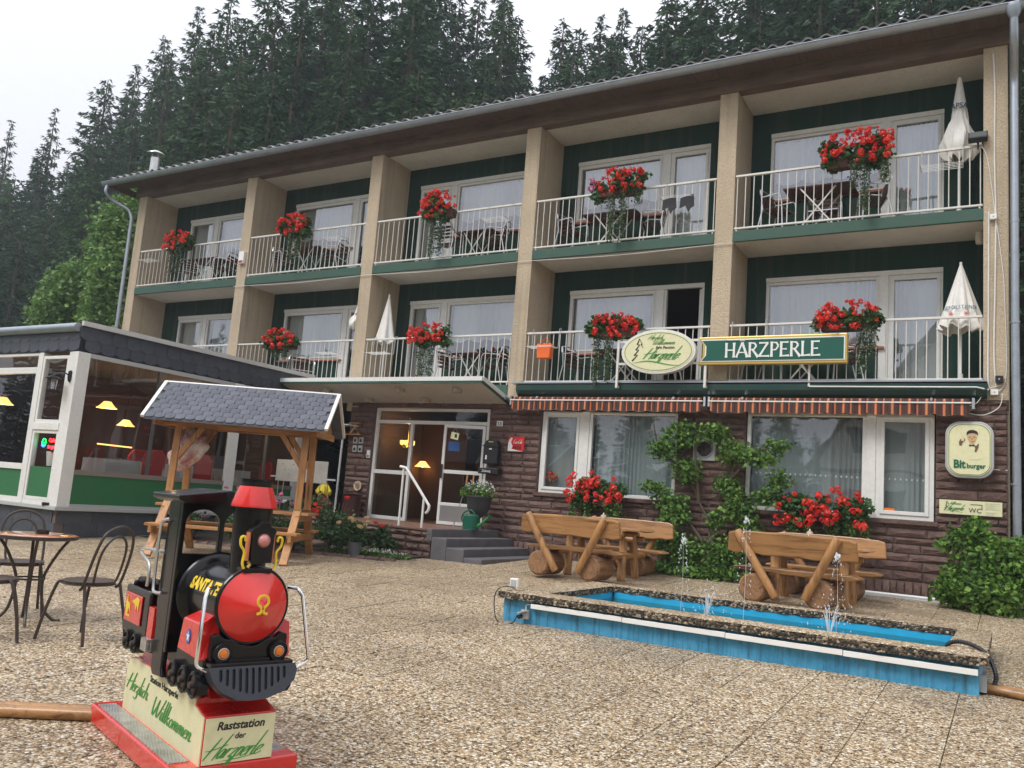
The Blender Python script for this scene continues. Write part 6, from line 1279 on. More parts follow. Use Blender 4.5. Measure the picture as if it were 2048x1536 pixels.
# ------------------------------------------------------------------ roofed picnic bench
sh = thing('roofed_picnic_bench', 'orange stained wooden picnic bench set under its own little shingle roof', 'picnic shelter', (10.41-.125*.855, -4.65-.125*.519, -.18), RAD(31.2))
for s in (-1, 1):
    x = s*.95
    for q in (-1, 1):
        MB().bar((x, q*.86, 0), (x, q*.30, .78), .055, .11, (1, 0, 0)).bar((x, q*.33, .76), (x, q*.26, 1.95), .055, .10, (1, 0, 0)).build('post', WOODZ, sh, bev=.005)
        MB().bar((x-.03 if s > 0 else x+.03, q*.28, 1.40), (x-s*.36, q*.28, 1.86), .07, .05, (0, 1, 0)).build('brace', WOODZ, sh)
        MB().prism([(-.40, 0), (.40, 0), (.33, .06), (-.33, .06)], 0, .04).build('tie_block', WOOD, sh, loc=(x-.02, -.0, 1.3), rot=(0, 0, RAD(90))) if q < 0 and False else None
    MB().bar((x+s*.035, -.80, .36), (x+s*.035, .80, .36), .045, .09).build('bench_bearer', WOOD, sh); MB().bar((x+s*.035, -.42, .64), (x+s*.035, .42, .64), .045, .09).build('table_bearer', WOOD, sh)
    MB().prism([(-.62, 1.90), (.62, 1.90), (.0, 2.42)], x+s*.20-.02, x+s*.20+.02, 'x').build('gable_board', WOODZ, sh, bev=.004)
    MB().bar((x+s*.235, -.62, 1.90), (x+s*.235, .62, 1.90), .03, .10).build('gable_beam', WOOD, sh)
for q in (-1, 1):
    for j in range(2): MB().box(-1.08, 1.08, q*(.56+.15*j)-.062, q*(.56+.15*j)+.062, .405, .445).build('seat_board', WOOD, sh, bev=.006)
    MB().box(-1.2, 1.2, q*.30-.03, q*.30+.03, 1.86, 1.95).build('eave_beam', WOOD, sh, bev=.004)
for j in range(5): MB().box(-1.12, 1.12, -.36+.145*j+.005, -.36+.145*(j+1)-.005, .685, .725).build('table_board', WOOD, sh, bev=.006)
sl_, zr, ze, wy = math.atan2(.60, .70), 2.53, 1.93, .72
for q in (-1, 1):
    rp = MB().put([(-1.31, 0, zr), (1.31, 0, zr), (1.31, q*wy, ze), (-1.31, q*wy, ze), (-1.31, 0, zr-.025), (1.31, 0, zr-.025), (1.31, q*wy, ze-.025), (-1.31, q*wy, ze-.025)], [(0, 1, 2, 3), (4, 7, 6, 5), (0, 4, 5, 1), (3, 2, 6, 7), (1, 5, 6, 2), (0, 3, 7, 4)]).build('roof_panel', SHING, sh)
    if q > 0: rp['label'] = 'rear roof slope'
    b = MB(); w = .145; o_ = [(-w/2+.001, .0), (w/2-.001, 0), (w/2-.003, -.075)]+[(w/2*math.cos(math.pi*k/8), -.075-.055*math.sin(math.pi*k/8)**.8) for k in range(1, 8)]+[(-w/2+.003, -.075)]
    b.prism(o_, -.008, .0); me = b.mesh('shingle'); me.materials.append(SHING); Ls = math.hypot(wy, zr-ze)
    for r in range(8):
        s0 = Ls-.125-r*.112
        for k in range(18):
            x = -1.24+k*.146+(r % 2)*.073
            if x > 1.26: continue
            yy = q*(s0/Ls*wy); zz = zr-(zr-ze)*s0/Ls
            add('shingle', me, None, sh, (x, yy+q*.004, zz+.008+.0022*r), (-math.atan2(wy, zr-ze) if q < 0 else math.atan2(wy, zr-ze), 0, 0) if q < 0 else (math.atan2(wy, zr-ze), 0, 0))
    for r in range(4): MB().box(-1.3+r*.66, -1.3+r*.66+.63, 0, .0, 0, 0) if False else None
    for k, xx in enumerate((-1.325, 1.325)): MB().bar((xx, q*.0, zr+.012), (xx, q*(wy+.01), ze+.012), .05, .04).build('verge_strip', WHITE, sh)
MB().tube([(-1.34, 0, zr+.012), (1.34, 0, zr+.012)], .022, 6).build('ridge_strip', WHITE, sh)
for s in (-1, 1): MB().bar((s*.6, 0, 2.48), (s*.6, 0, 1.9), .04, .04).build('king_post', WOODZ, sh)
# plush figure wrapped in plastic film
pf = thing('wrapped_plush_figure', 'pink and white plush figure wrapped in clear film hanging under the shelter roof', 'plush figure', (9.50, -5.12, 1.33), RAD(31))
bm = bmesh.new()
bmesh.ops.create_icosphere(bm, subdivisions=4, radius=1.0)
for v in bm.verts:
    p = v.co.copy(); s = 1+.22*noise.noise(p*2.3)+.12*abs(noise.noise(p*6))+.05*noise.noise(p*14); v.co = Vector((p.x*.25*s+.10*p.z, p.y*.15*s, p.z*.30*s))
me = bpy.data.meshes.new('body'); bm.to_mesh(me); bm.free(); me.polygons.foreach_set('use_smooth', [True]*len(me.polygons))
pm = mat('film_wrapped_pink', (.6, .35, .32), .25, spec=.6, coat=.5); v_ = coord(pm); base(pm, ramp(pm, noise_tex(pm, v_, 6, 5, .6), [(.35, (.42, .14, .14)), (.5, (.62, .45, .42)), (.66, (.75, .72, .70))])); bump(pm, noise_tex(pm, v_, 16, 5, .7), .9, .03)
add('body', me, pm, pf); MB().ball((-.13, -.05, .42), .10, 14, 10).build('head', pm, pf, True); MB().tube([(-.1, 0, .5), (-.05, 0, .62)], .006, 5).build('hanging_cord', INK, pf)
for s in (-1, 1): MB().ball((-.13+s*.07, -.05, .50), .035, 8, 6).build('ear', pm, pf, True)
# weathered steel board on legs
sb = thing('steel_board', 'weathered stainless steel board standing on thin legs behind the shelter', 'metal board', (8.42, -1.55, .15))
MB().box(-.66, .68, 0, .02, .86, 1.28).build('board', worn('stained_steel', (.55, .54, .50), .4, .6, 2.2, metal=.5, dirt=(.17, .13, .09)), sb, bev=.004)
for x0, z0, x1 in ((-.62, .86, -.72), (-.42, .86, -.60), (.62, .86, .72), (.50, .86, .45)): MB().tube([(x0, .03, 1.2), (x1, .1+.1*(x0*x1 > .4), -.15)], .010, 6).build('leg', STEEL, sb)
MB().box(-.8, -.66, -.0, .02, .93, .96).box(.68, .9, 0, .02, .93, .96).build('side_rail', GREYP, sb); MB().box(-.4, 1.05, .04, .34, 2.0, 2.02).build('top_shelf', GREYP, sb); MB().tube([(.8, .2, 2.0), (.78, .2, .0)], .02, 8).build('stand_post', GREYP, sb)
for x in (-.42, -.05, .02, -.5, -.2): MB().cyl((x, -.004, .90+.3*abs(math.sin(x*9))), (x, 0, .90+.3*abs(math.sin(x*9))), .010, None, 6).build('screw', BLACK, sb)
# bin and garden gnome by the door
bn = thing('wicker_bin', 'dark red brown wicker bin standing left of the entrance under the round plate', 'bin', (8.72, -.32, .40)); MB().lathe([(.001, 0), (.17, 0), (.19, .42), (.21, .44), (.21, .47), (.001, .50)], 24).build('body', worn('dark_wicker_red', (.07, .02, .02), .35, .3, 20, bmp=.6, bscale=70), bn, True); MB().tube(smooth_line([(-.14, 0, .48), (-.12, 0, .62), (0, 0, .68), (.12, 0, .62), (.14, 0, .48)], 4), .006, 6).build('handle', BLACK, bn, True); MB().lathe([(.20, .43), (.22, .45), (.20, .47)], 24).build('rim', DBROWN, bn, True)
gn = thing('garden_figure', 'small garden figure with yellow ruffled hat and red dress by the rose bed', 'garden figure', (8.33, -.75, .40)); MB().lathe([(.001, 0), (.07, 0), (.10, .12), (.13, .28), (.10, .38), (.04, .42)], 18).build('dress', worn('red_dress', (.55, .08, .03), .6, .4, 9, dirt=(.6, .3, .08)), gn, True); MB().ball((0, 0, .45), .07, 12, 8).build('head', mat('doll_skin', (.55, .33, .22), .6), gn, True)
b = MB(); n = 24
for r, z in ((.02, .60), (.08, .58), (.15, .46), (.13, .40)):
    for k in range(n): a = 2*math.pi*k/n; f = 1+.15*math.sin(a*7); b.v.append((r*f*math.cos(a), r*f*math.sin(a), z+.02*math.sin(a*5)))
for i in range(3):
    for k in range(n): b.f.append((i*n+k, i*n+(k+1) % n, (i+1)*n+(k+1) % n, (i+1)*n+k))
b.build('hat', mat('yellow_cloth', (.75, .6, .05), .7), gn, True)
# pot of white flowers, walking sticks, watering can
pp = thing('flower_urn', 'big dark pot of small white flowers at the right of the entrance door', 'flower pot', (11.88, -.48, .40))
MB().lathe([(.001, 0), (.14, 0), (.12, .06), (.05, .10), (.05, .20), (.14, .26), (.21, .38), (.23, .56), (.25, .58), (.25, .61), (.21, .61), (.20, .55), (.001, .55)], 28).build('urn', worn('dark_urn', (.05, .05, .055), .5, .3, 8), pp, True)
add('foliage', leaf_mesh('foliage', blob_points([(0, 0, .68, .30, .26, .16), (-.2, -.05, .66, .18, .18, .14)], 1500, .2), .05, BUSHL), None, pp)
P = blob_points([(0, 0, .76, .32, .28, .15)], 260, .5); P[:, 2] = np.maximum(P[:, 2], .68); add('white_blossoms', leaf_mesh('white_blossoms', P, .032, WHTP, asp=1.0), None, pp, kind='stuff')
for x in (-.34, -.20): wk = None
wk = thing('walking_sticks', 'two walking sticks with wooden handles leaning by the white flower pot', 'walking sticks', (11.55, -.62, .40))
for x, q in ((0, .1), (.14, .04)): MB().tube([(x-q, 0, 0), (x+.05, .1, .82)], .009, 6).build('stick', STEEL, wk); MB().tube([(x+.05, .1, .82), (x+.06, .1, .98)], .018, 8).build('grip', WOODZ, wk, True)
wc_ = thing('watering_can', 'dark green watering can on the landing below the white flower pot', 'watering can', (12.02, -.92, .40)); GC = mat('green_can', (.01, .10, .06), .3); MB().lathe([(.001, 0), (.13, 0), (.13, .24), (.10, .27), (.001, .27)], 24).xf(Matrix.Scale(1.15, 4, (1, 0, 0))).build('body', GC, wc_, True); MB().tube(smooth_line([(.12, 0, .06), (.22, 0, .12), (.36, 0, .24)], 4), [.03]*4+[.022]*4+[.02], 8).build('spout', mat('green_spout', (.03, .25, .06), .35), wc_, True); MB().lathe([(.02, 0), (.045, .03), (.001, .04)], 12).xf(Matrix.Translation((.36, 0, .24)) @ Matrix.Rotation(RAD(55), 4, 'Y')).build('rose', GC, wc_, True); MB().tube(smooth_line([(-.12, 0, .08), (-.2, 0, .18), (-.14, 0, .30), (0, 0, .34), (.08, 0, .26)], 4), .013, 8).build('handle', GC, wc_, True)

# ------------------------------------------------------------------ rustic log bench sets (local: x along the hotel, -y to the yard)
def log(name, P, Q, r, par, m=LOGX, r2=None, bl=True, seg=14):
    P = Vector(P); Q = Vector(Q); n = 6; pts = [P.lerp(Q, k/n) for k in range(n+1)]; rr = [(r+((r2 or r)-r)*k/n)*random.uniform(.97, 1.03) for k in range(n+1)]
    if bl: pts = [P+(P-Q).normalized()*.012]+pts+[Q+(Q-P).normalized()*.012]; rr = [rr[0]*.90]+rr+[rr[-1]*.90]
    return MB().tube(pts, rr, seg).build(name, m, par, True)
def plank(name, par, x0, x1, y, z0, z1, th, tilt, seed, bow=.015, m=LOGX):
    rs = random.Random(seed); n = 14; top = [(x0+(x1-x0)*k/n, z1+bow*math.sin(k/n*3.1)+rs.uniform(-.004, .004)) for k in range(n+1)]; bot = [(x0+(x1-x0)*k/n, z0+rs.uniform(-.010, .010)-.008*math.sin(k*1.3+seed)) for k in range(n+1)]
    top[0] = (x0+.025, z1-.015); top[-1] = (x1-.03, z1-.02); bot[-1] = (x1-.01, z0+.02); bot[0] = (x0+.008, z0+.02)
    b = MB().prism([(x, z-z0) for x, z in top]+[(x, z-z0) for x, z in reversed(bot)], -th/2, th/2); b.xf(Matrix.Translation((0, y, z0)) @ Matrix.Rotation(RAD(tilt), 4, 'X')); return b.build(name, m, par, bev=.014)
def bench_set(loc, rz, label, seed):
    t = thing('log_bench_set', label, 'log bench', loc, rz, 'rustic log bench sets with log wheels')
    for q in (-1, 1):
        y = q*.80
        for k, x in enumerate((-.46, .34)):
            w = MB().tube([(x, y+q*.26, .175), (x, y+q*.24, .175), (x, y-q*.24, .175), (x, y-q*.26, .175)], [.158, .178, .178, .158], 20).build('log_wheel', LOGEND, t, True)
            MB().tube([(x, y+q*.2595, .175), (x, y+q*.267, .175)], [.155, .150], 20).build('end_grain', LOGEND, w)
        plank('seat_plank', t, -.78, .80, y-q*.05, .375, .435, .30, 0, seed, .0)
        for k in range(1): pass
        plank('backrest', t, -.80, .80, y+q*.22, .60, .865, .065, -q*8 if q > 0 else 8, seed+3, .02)
        for x0, x1 in ((-.66, -.16), (.56, .20)): log('back_support', (x1, y+q*.30, .10 if x1 < 0 else .12), (x0, y+q*.30, .86), .05, t, LOGZ, .055)
    for j in range(3): plank('table_plank', t, -.72, .78, -.19+.20*j, .705, .755, .19, 0, seed+j+9, .0)
    for x in (-.42, .46):
        log('cross_log', (x, -.62, .345), (x, .62, .345), .05, t); log('cross_log', (x, -.34, .655), (x, .34, .655), .045, t)
        for q in (-1, 1): log('table_leg', (x+.03, q*.26, .0), (x, q*.16, .66), .062, t, LOGZ)
    log('long_log', (-.55, -.20, .60), (.62, -.20, .60), .042, t); log('long_log', (-.55, .2, .60), (.62, .2, .60), .042, t)
    return t
for x, y, rz, L, sd in ((14.93, -1.78, -1, 'left rustic log bench set with log wheels, under the left ground floor window', 4), (18.02, -1.82, -2, 'right rustic log bench set with log wheels, behind the fountain jets', 11)):
    bench_set((x, y, gz(y)), RAD(rz), L, sd)
# patch for the lighter plank under the seat plank orientation: seat planks are laid flat by their own prism
for x, y, L in ((14.95, -1.75, 'small glass lantern on the left log table, only its top showing'), (17.95, -1.55, 'small glass lantern with brass cap on the right log table')):
    t = thing('table_lantern', L, 'lantern', (x, y, gz(-1.78)+.758), 0, 'glass lanterns on the log tables'); MB().lathe([(.045, 0), (.04, .02), (.055, .09), (.04, .12)], 12).build('glass', GLASS_S, t, True); MB().lathe([(.05, .12), (.045, .15), (.012, .175), (.010, .19), (.001, .2)], 12).build('cap', mat('pale_brass', (.6, .5, .36), .4, .5), t, True); MB().cyl((0, 0, 0), (0, 0, .06), .02, None, 8).build('candle', SIGNW, t)

# ------------------------------------------------------------------ fountain basin
def pool_blue():
    m = mat('pool_blue', (.03, .30, .58), .45, spec=.4); g = m.node_tree.nodes.new('ShaderNodeNewGeometry'); v = g.outputs['Position']
    a = noise_tex(m, v, 3.2, 7, .7); s = noise_tex(m, coord(m, scale=(9, 9, .8)), 2.5, 5, .7); c = ramp(m, a, [(.3, (.03, .20, .36)), (.5, (.06, .31, .52)), (.75, (.12, .40, .60))])
    c = mixc(m, ramp(m, s, [(.48, (0,)*3), (.70, (.85,)*3)]), c, (.03, .06, .075)); sp_ = noise_tex(m, v, 13, 5, .7); c = mixc(m, ramp(m, sp_, [(.66, (0,)*3), (.70, (.8,)*3)]), c, (.30, .27, .22)); base(m, c); bump(m, a, .3, .01); return m
POOLB = pool_blue(); 
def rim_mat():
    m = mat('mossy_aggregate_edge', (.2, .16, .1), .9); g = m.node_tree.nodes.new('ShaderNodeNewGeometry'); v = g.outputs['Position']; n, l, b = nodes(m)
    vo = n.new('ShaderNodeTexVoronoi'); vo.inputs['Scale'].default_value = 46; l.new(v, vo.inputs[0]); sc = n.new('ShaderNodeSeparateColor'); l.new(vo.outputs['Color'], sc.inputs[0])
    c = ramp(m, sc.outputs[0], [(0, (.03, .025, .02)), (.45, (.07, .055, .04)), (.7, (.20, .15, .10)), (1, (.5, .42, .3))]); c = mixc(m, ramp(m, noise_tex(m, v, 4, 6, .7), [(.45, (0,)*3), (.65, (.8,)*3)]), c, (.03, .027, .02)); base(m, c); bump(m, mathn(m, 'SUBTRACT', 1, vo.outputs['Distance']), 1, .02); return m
RIMS = rim_mat(); RIMT = AGG
po = thing('fountain_basin', 'long blue painted fountain basin with a mossy aggregate rim', 'fountain basin', (15.93, -6.28, gz(-6.28)))
Z0_ = .05-gz(-6.28)  # rim underside, local
Lp, Wp = 4.20, 2.12; zt_ = .30
MB().box(0, Lp, 0, .14, -.1, zt_-.075).box(Lp-.14, Lp, .14, Wp-.16, -.1, zt_-.076).box(0, .14, .14, Wp-.16, -.1, zt_-.076).box(0, Lp, Wp-.16, Wp, -.1, zt_-.075).build('basin_wall', POOLB, po)
LIN = worn('basin_lining', (.03, .42, .72), .4, .35, 2.5, dirt=(.03, .16, .16), bmp=.05)
MB().box(.14, Lp-.14, .14, Wp-.16, -.14, -.10).build('basin_floor', LIN, po)
MB().box(.37, Lp-.25, Wp-.190, Wp-.175, -.1, zt_-.078).box(.335, .35, .28, Wp-.2, -.1, zt_-.078).box(Lp-.235, Lp-.225, .28, Wp-.2, -.1, zt_-.078).build('basin_lining', LIN, po, kind='stuff')
def rimpiece(x0, x1, y0, y1, seed):
    bm = bmesh.new(); nx, ny = max(2, int((x1-x0)/.05)), max(2, int((y1-y0)/.05)); mb = MB()
    def P(i, j, z): 
        x = x0+(x1-x0)*i/nx; y = y0+(y1-y0)*j/ny; e = .014*noise.noise(Vector((x*9, y*9, seed))); ex = e if i in (0, nx) else 0; ey = .018*noise.noise(Vector((x*11, y*7, seed+5))) if j in (0, ny) else 0
        edge = i in (0, nx) or j in (0, ny)
        return (x+ex, y+ey, z+(-.010 if (edge and z > zt_-.02) else 0)+.004*noise.noise(Vector((x*14, y*14, z*8))))
    for i in range(nx+1):
        for j in range(ny+1): mb.v.append(P(i, j, zt_)); 
    K = (nx+1)*(ny+1)
    for i in range(nx+1):
        for j in range(ny+1): mb.v.append(P(i, j, zt_-.075+.008*noise.noise(Vector((i, j, seed)))))
    q = lambda i, j, k=0: k*K+i*(ny+1)+j
    for i in range(nx):
        for j in range(ny): mb.f += [(q(i, j), q(i+1, j), q(i+1, j+1), q(i, j+1)), (q(i, j, 1), q(i, j+1, 1), q(i+1, j+1, 1), q(i+1, j, 1))]
    for i in range(nx): mb.f += [(q(i, 0), q(i, 0, 1), q(i+1, 0, 1), q(i+1, 0)), (q(i, ny), q(i+1, ny), q(i+1, ny, 1), q(i, ny, 1))]
    for j in range(ny): mb.f += [(q(0, j), q(0, j+1), q(0, j+1, 1), q(0, j, 1)), (q(nx, j), q(nx, j, 1), q(nx, j+1, 1), q(nx, j+1))]
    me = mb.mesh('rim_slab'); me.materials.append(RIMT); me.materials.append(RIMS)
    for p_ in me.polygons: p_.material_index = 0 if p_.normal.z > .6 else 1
    add('rim_slab', me, None, po)
rimpiece(-.04, Lp+.06, -.07, .27, 1); rimpiece(-.02, .36, .274, Wp-.20, 2); rimpiece(Lp-.24, Lp+.05, .274, Wp-.20, 3); rimpiece(-.02, Lp+.05, Wp-.196, Wp+.04, 4)
wm = mat('basin_water', (.02, .10, .10), .04, spec=.6); n_, l_, b_ = nodes(wm); b_.inputs['Alpha'].default_value = .62
g_w = n_.new('ShaderNodeNewGeometry'); bump(wm, noise_tex(wm, g_w.outputs['Position'], 9, 4, .6, .5), .35, .03)
base(wm, ramp(wm, noise_tex(wm, g_w.outputs['Position'], 1.3, 3), [(.3, (.015, .09, .07)), (.7, (.02, .13, .16))]))
MB().put([(.14, .14, .155), (Lp-.14, .14, .155), (Lp-.14, Wp-.16, .155), (.14, Wp-.16, .155)], [(0, 1, 2, 3)]).build('water', wm, po)
ls = thing('light_strip', 'white LED light strip along the blue front of the basin', 'light strip', (16.27, -6.285, .0))  # white LED strip, drawn in plain white without glow
for k in range(4): MB().box(.0+k*.965, .96+k*.965, -.060, .0, -.078-.0035*k, -.033-.0035*k).build('strip_segment', SIGNW, ls, bev=.003)
so = thing('outdoor_socket', 'grey outdoor socket with plug at the left end of the basin front', 'socket', (16.20, -6.285, -.19)); MB().box(-.04, .04, -.05, .0, 0, .09).build('housing', GREYP, so, bev=.006); MB().bar((-.05, -.05, .055), (.03, -.075, .085), .07, .012).build('flap', GREYP, so); MB().cyl((-.03, -.03, .03), (-.04, -.09, .02), .02, None, 10).build('plug', BLACK, so, True)
MB().tube(smooth_line([(.0, -.02, .09), (.005, -.02, .14), (.07, -.01, .14)], 4), .006, 6).build('lead', WHITE, so, True)
sf = thing('pool_spotlight', 'small white square spotlight on the left corner of the basin rim', 'spotlight', (16.00, -6.22, .06)); MB().box(-.045, .045, -.02, .02, .03, .12).build('housing', SIGNW, sf, bev=.006); MB().box(-.03, .03, -.026, -.02, .045, .105).build('lamp_glass', GREYP, sf); MB().box(-.012, .012, -.01, .01, 0, .03).build('bracket', GREYP, sf)
ck = thing('black_cable', 'thin black cable looping from the white spotlight down to the socket', 'cable', (16.0, -6.3, 0)); MB().tube(smooth_line([(0, .06, .09), (-.10, .03, .09), (-.16, .0, .03), (-.16, -.02, -.1), (-.06, -.10, -.235), (.1, -.10, -.238), (.16, -.10, -.15)], 6), .006, 6).build('lead', BLACK, ck, True)
ho_ = thing('black_hose', 'black corrugated hose arching over the right end of the basin', 'hose', (19.9, -6.0, .0))
H_ = smooth_line([(-.02, .15, -.02), (.0, .12, .07), (.10, .1, .10), (.25, .02, .06), (.33, -.08, -.06), (.33, -.12, -.16), (.26, -.15, -.22)], 12); MB().tube(H_, [.019 if k % 2 else .015 for k in range(len(H_))], 10).build('hose', BLACK, ho_, True)
MB().box(.20, .28, -.22, -.16, -.22, -.10).build('junction_box', GREYP, ho_)
WAT = mat('splashing_water', (.85, .88, .9), .15, spec=.6); WAT.node_tree.nodes['Principled BSDF'].inputs['Alpha'].default_value = .6
def jet(x, y, h, L, seed, sway=.0, spread=1.0):
    rs = random.Random(seed); t = thing('fountain_jet', L, 'fountain jet', (x, y, -.10), 0, 'water jets in the basin'); b = MB(); d = MB()
    for k in range(7):
        a = rs.uniform(0, 6.28); r = rs.uniform(.04, .10)*spread; hh = h*rs.uniform(.55, .8); P = [(r*q*math.cos(a)+sway*q, r*q*math.sin(a), hh*(1-(1-q)**2)) for q in (0, .15, .3, .5, .7, .9)]
        b.tube(P, [.006, .005, .0045, .004, .003, .0015], 5)
    b.tube([(0, 0, 0), (sway*.3, 0, h*.4), (sway*.6, 0, h*.72)], [.008, .005, .002], 5)
    for k in range(90):
        a = rs.uniform(0, 6.28); q = rs.random(); r = (.03+.22*q)*spread; z = h*rs.uniform(.15, 1.1)*(1-.35*q); s = rs.uniform(.002, .006); d.ball((r*math.cos(a)+sway*z/h, r*math.sin(a), z), s, 5, 4, rs.uniform(1, 2.2))
    b.build('water_column', WAT, t, True); d.build('drops', WAT, t, True, kind='stuff')
jet(17.72, -5.35, .42, 'left fountain jet splashing low over the basin', 1); jet(18.90, -5.45, .45, 'right fountain jet splashing low over the basin', 2)
def arcjet(x, y, h, L, seed):
    rs = random.Random(seed); t = thing('fountain_jet', L, 'fountain jet', (x, y, -.10), 0, 'water jets in the basin'); d = MB()
    for k in range(70):
        q = rs.random(); sd = rs.choice((-1, 1)); xx = sd*.07*q+rs.gauss(0, .008); z = h*(1-.75*q*q)+rs.gauss(0, .012); d.ball((xx, rs.gauss(0, .02), z), rs.uniform(.003, .007)*(1.3 if q < .3 else .8), 5, 4, 1.8)
    d.build('drops', WAT, t, True, kind='stuff'); MB().tube([(0, 0, 0), (.01, 0, h*.5), (.0, 0, h*.92)], [.0025, .002, .001], 5).build('water_column', WAT, t, True)
arcjet(17.40, -5.2, .80, 'thin pulsing jet of drops in front of the climbing plant, left of the right bench', 5); arcjet(18.02, -5.1, 1.05, 'tallest thin jet of drops in front of the right bench backrest', 6); arcjet(18.95, -5.4, .78, 'thin jet of drops before the right bench support', 7)

# ------------------------------------------------------------------ planting
vn = thing('climbing_plant', 'leafy climbing shrub spreading on the stone wall between the two big windows', 'climbing plant', (16.05, -.32, -.02))
stems = [[(0, 0, 0), (.12, .02, .5), (.05, .1, .9), (-.12, .15, 1.2), (-.35, .2, 1.7), (-.55, .2, 2.3)], [(0, 0, 0), (.15, 0, .6), (.30, .1, 1.1), (.42, .1, 1.6), (.35, .15, 2.2), (.3, .2, 2.6)], [(.1, 0, .45), (-.2, .05, .8), (-.6, .12, 1.05), (-.85, .1, 1.2)], [(.3, .1, 1.1), (.7, .05, 1.3), (1.0, 0, 1.25)], [(-.12, .15, 1.2), (-.2, .1, 1.9), (-.25, .2, 2.6)], [(.0, 0, .2), (-.3, -.1, .3), (-.5, -.1, .6)], [(.42, .1, 1.6), (.8, -.05, 2.0), (1.05, -.05, 2.1)], [(-.35, .2, 1.7), (-.8, .1, 2.0), (-.95, .05, 2.5)]]
b = MB()
for S_n in stems: L = smooth_line(S_n, 4); b.tube(L, [.03*(1-.8*k/len(L)) for k in range(len(L))], 6)
b.build('stem', BARK, vn, True)
bl = [(-.45, .1, 2.3, .38, .2, .28), (-.75, .05, 2.05, .32, .2, .22), (.1, .12, 2.35, .3, .16, .2), (.45, .05, 2.05, .32, .2, .25), (.85, -.02, 1.95, .38, .18, .18), (1.15, -.05, 2.15, .25, .14, .13), (-.35, .1, 1.7, .3, .18, .25), (.35, .08, 1.5, .28, .16, .22), (-.6, .1, 1.2, .35, .18, .18), (-.9, .05, 1.4, .25, .14, .13), (.6, 0, 1.15, .32, .18, .28), (.25, .0, .95, .2, .15, .2), (-.45, 0, .95, .3, .18, .2), (-.3, -.05, .35, .42, .25, .32), (.35, -.05, .4, .4, .25, .3), (-.65, 0, .6, .35, .2, .3), (.75, 0, .75, .25, .18, .3), (.0, -.1, .12, .6, .2, .14), (1.2, -.05, 1.6, .22, .12, .22), (1.0, -.05, 1.35, .22, .12, .18)]
add('foliage', leaf_mesh('foliage', blob_points(bl, 8200, .1), .062, VINE, asp=.85, droop=.4, jit=.5), None, vn)
sh2 = thing('leafy_shrub', 'bright green leafy shrub against the wall at the right corner, below the wc sign', 'shrub', (20.02, -.62, gz(-.6)))
bl = [(0, 0, .45, .5, .42, .42), (.25, .05, .75, .42, .35, .28), (-.15, .1, .95, .3, .25, .2), (-.1, .15, 1.15, .16, .14, .12), (-.35, -.05, .25, .3, .28, .26), (.5, -.05, .5, .4, .35, .4), (.55, .05, .85, .3, .25, .2), (.1, -.25, .25, .45, .3, .3), (-.45, .1, .85, .16, .12, .1), (.8, 0, .35, .3, .3, .35)]
add('foliage', leaf_mesh('foliage', blob_points(bl, 8500, .35), .07, BUSHL, asp=.9, droop=.35), None, sh2); b = MB()
for k in range(12): a = k*.52; b.tube([(0, 0, 0), (.3*math.cos(a), .25*math.sin(a), .5), (.45*math.cos(a), .3*math.sin(a), .9)], [.014, .009, .004], 5)
b.build('stem', BARK, sh2, True)
def rosebush(x, y, h, r, L, fl, n=900, z=None):
    t = thing('rose_bush', L, 'rose bush', (x, y, gz(y) if z is None else z), 0, 'rose bushes round the entrance steps')
    bl = [(random.uniform(-.5, .5)*r, random.uniform(-.5, .5)*r, h*random.uniform(.25, .85), r*.45, r*.45, h*.2) for _ in range(8)]; add('foliage', leaf_mesh('foliage', blob_points(bl, n, .2), .06, ROSEL, asp=.75), None, t)
    b = MB()
    for k in range(7): a = k*.9; b.tube([(0, 0, 0), (r*.3*math.cos(a), r*.3*math.sin(a), h*.5), (r*.5*math.cos(a), r*.5*math.sin(a), h*.95)], .006, 5)
    b.build('stem', BARK, t)
    for k, (m_, c) in enumerate(fl):
        for q in range(c):
            a = random.uniform(0, 6.28); add('rose', ROSES[m_], None, t, (r*random.uniform(.3, .75)*math.cos(a), r*random.uniform(.3, .75)*math.sin(a)-.05, h*random.uniform(.65, 1.12)), (random.uniform(-.5, .5), random.uniform(-.5, .5), a))
def rose_me(m):
    b = MB()
    for k in range(14): a = k*2.4; r = .008+.0022*k; d = Vector((math.cos(a), math.sin(a), 0)); s = .018+.001*k; p = d*r+Vector((0, 0, .03-.0018*k)); c = Vector((-d.y, d.x, 0)); b.put([p-c*s*.7, p+c*s*.7, p+c*s*.8+d*.010+Vector((0, 0, s)), p-c*s*.8+d*.010+Vector((0, 0, s))], [(0, 1, 2, 3)])
    me = b.mesh('rose', fix=False); me.materials.append(m); return me
ROSES = {'pink': rose_me(PINK), 'red': rose_me(PETAL), 'yellow': rose_me(YELP), 'white': rose_me(WHTP)}
for x, y, h, r, L, fl in ((8.6, -3.0, .85, .55, 'rose bush behind the shelter with one pink bloom above the table', [('pink', 4)]), (9.35, -3.0, .8, .5, 'rose bush behind the right leg of the shelter', [('pink', 3), ('white', 1)]), (9.9, -2.7, .95, .5, 'rose bush with deep pink blooms left of the landing', [('pink', 6)]), (10.4, -2.75, .85, .45, 'rose bush with red blooms before the landing edge', [('red', 7)]), (10.9, -2.75, .55, .4, 'low rose bush with cream and yellow blooms by the grey bucket', [('yellow', 5)]), (9.2, -3.6, .55, .5, 'dense low green rose bush nearest the shelter legs', [('white', 1)]), (10.15, -3.35, .55, .5, 'dense low green rose bush in the middle of the bed', [('red', 1)]), (8.0, -3.6, .5, .5, 'dark low rose bush seen under the shelter bench', [('pink', 1)]), (11.35, -2.5, .55, .25, 'thin rose with single red bloom by the handrail', [('red', 2)])):
    rosebush(x, y, h, r, L, fl)
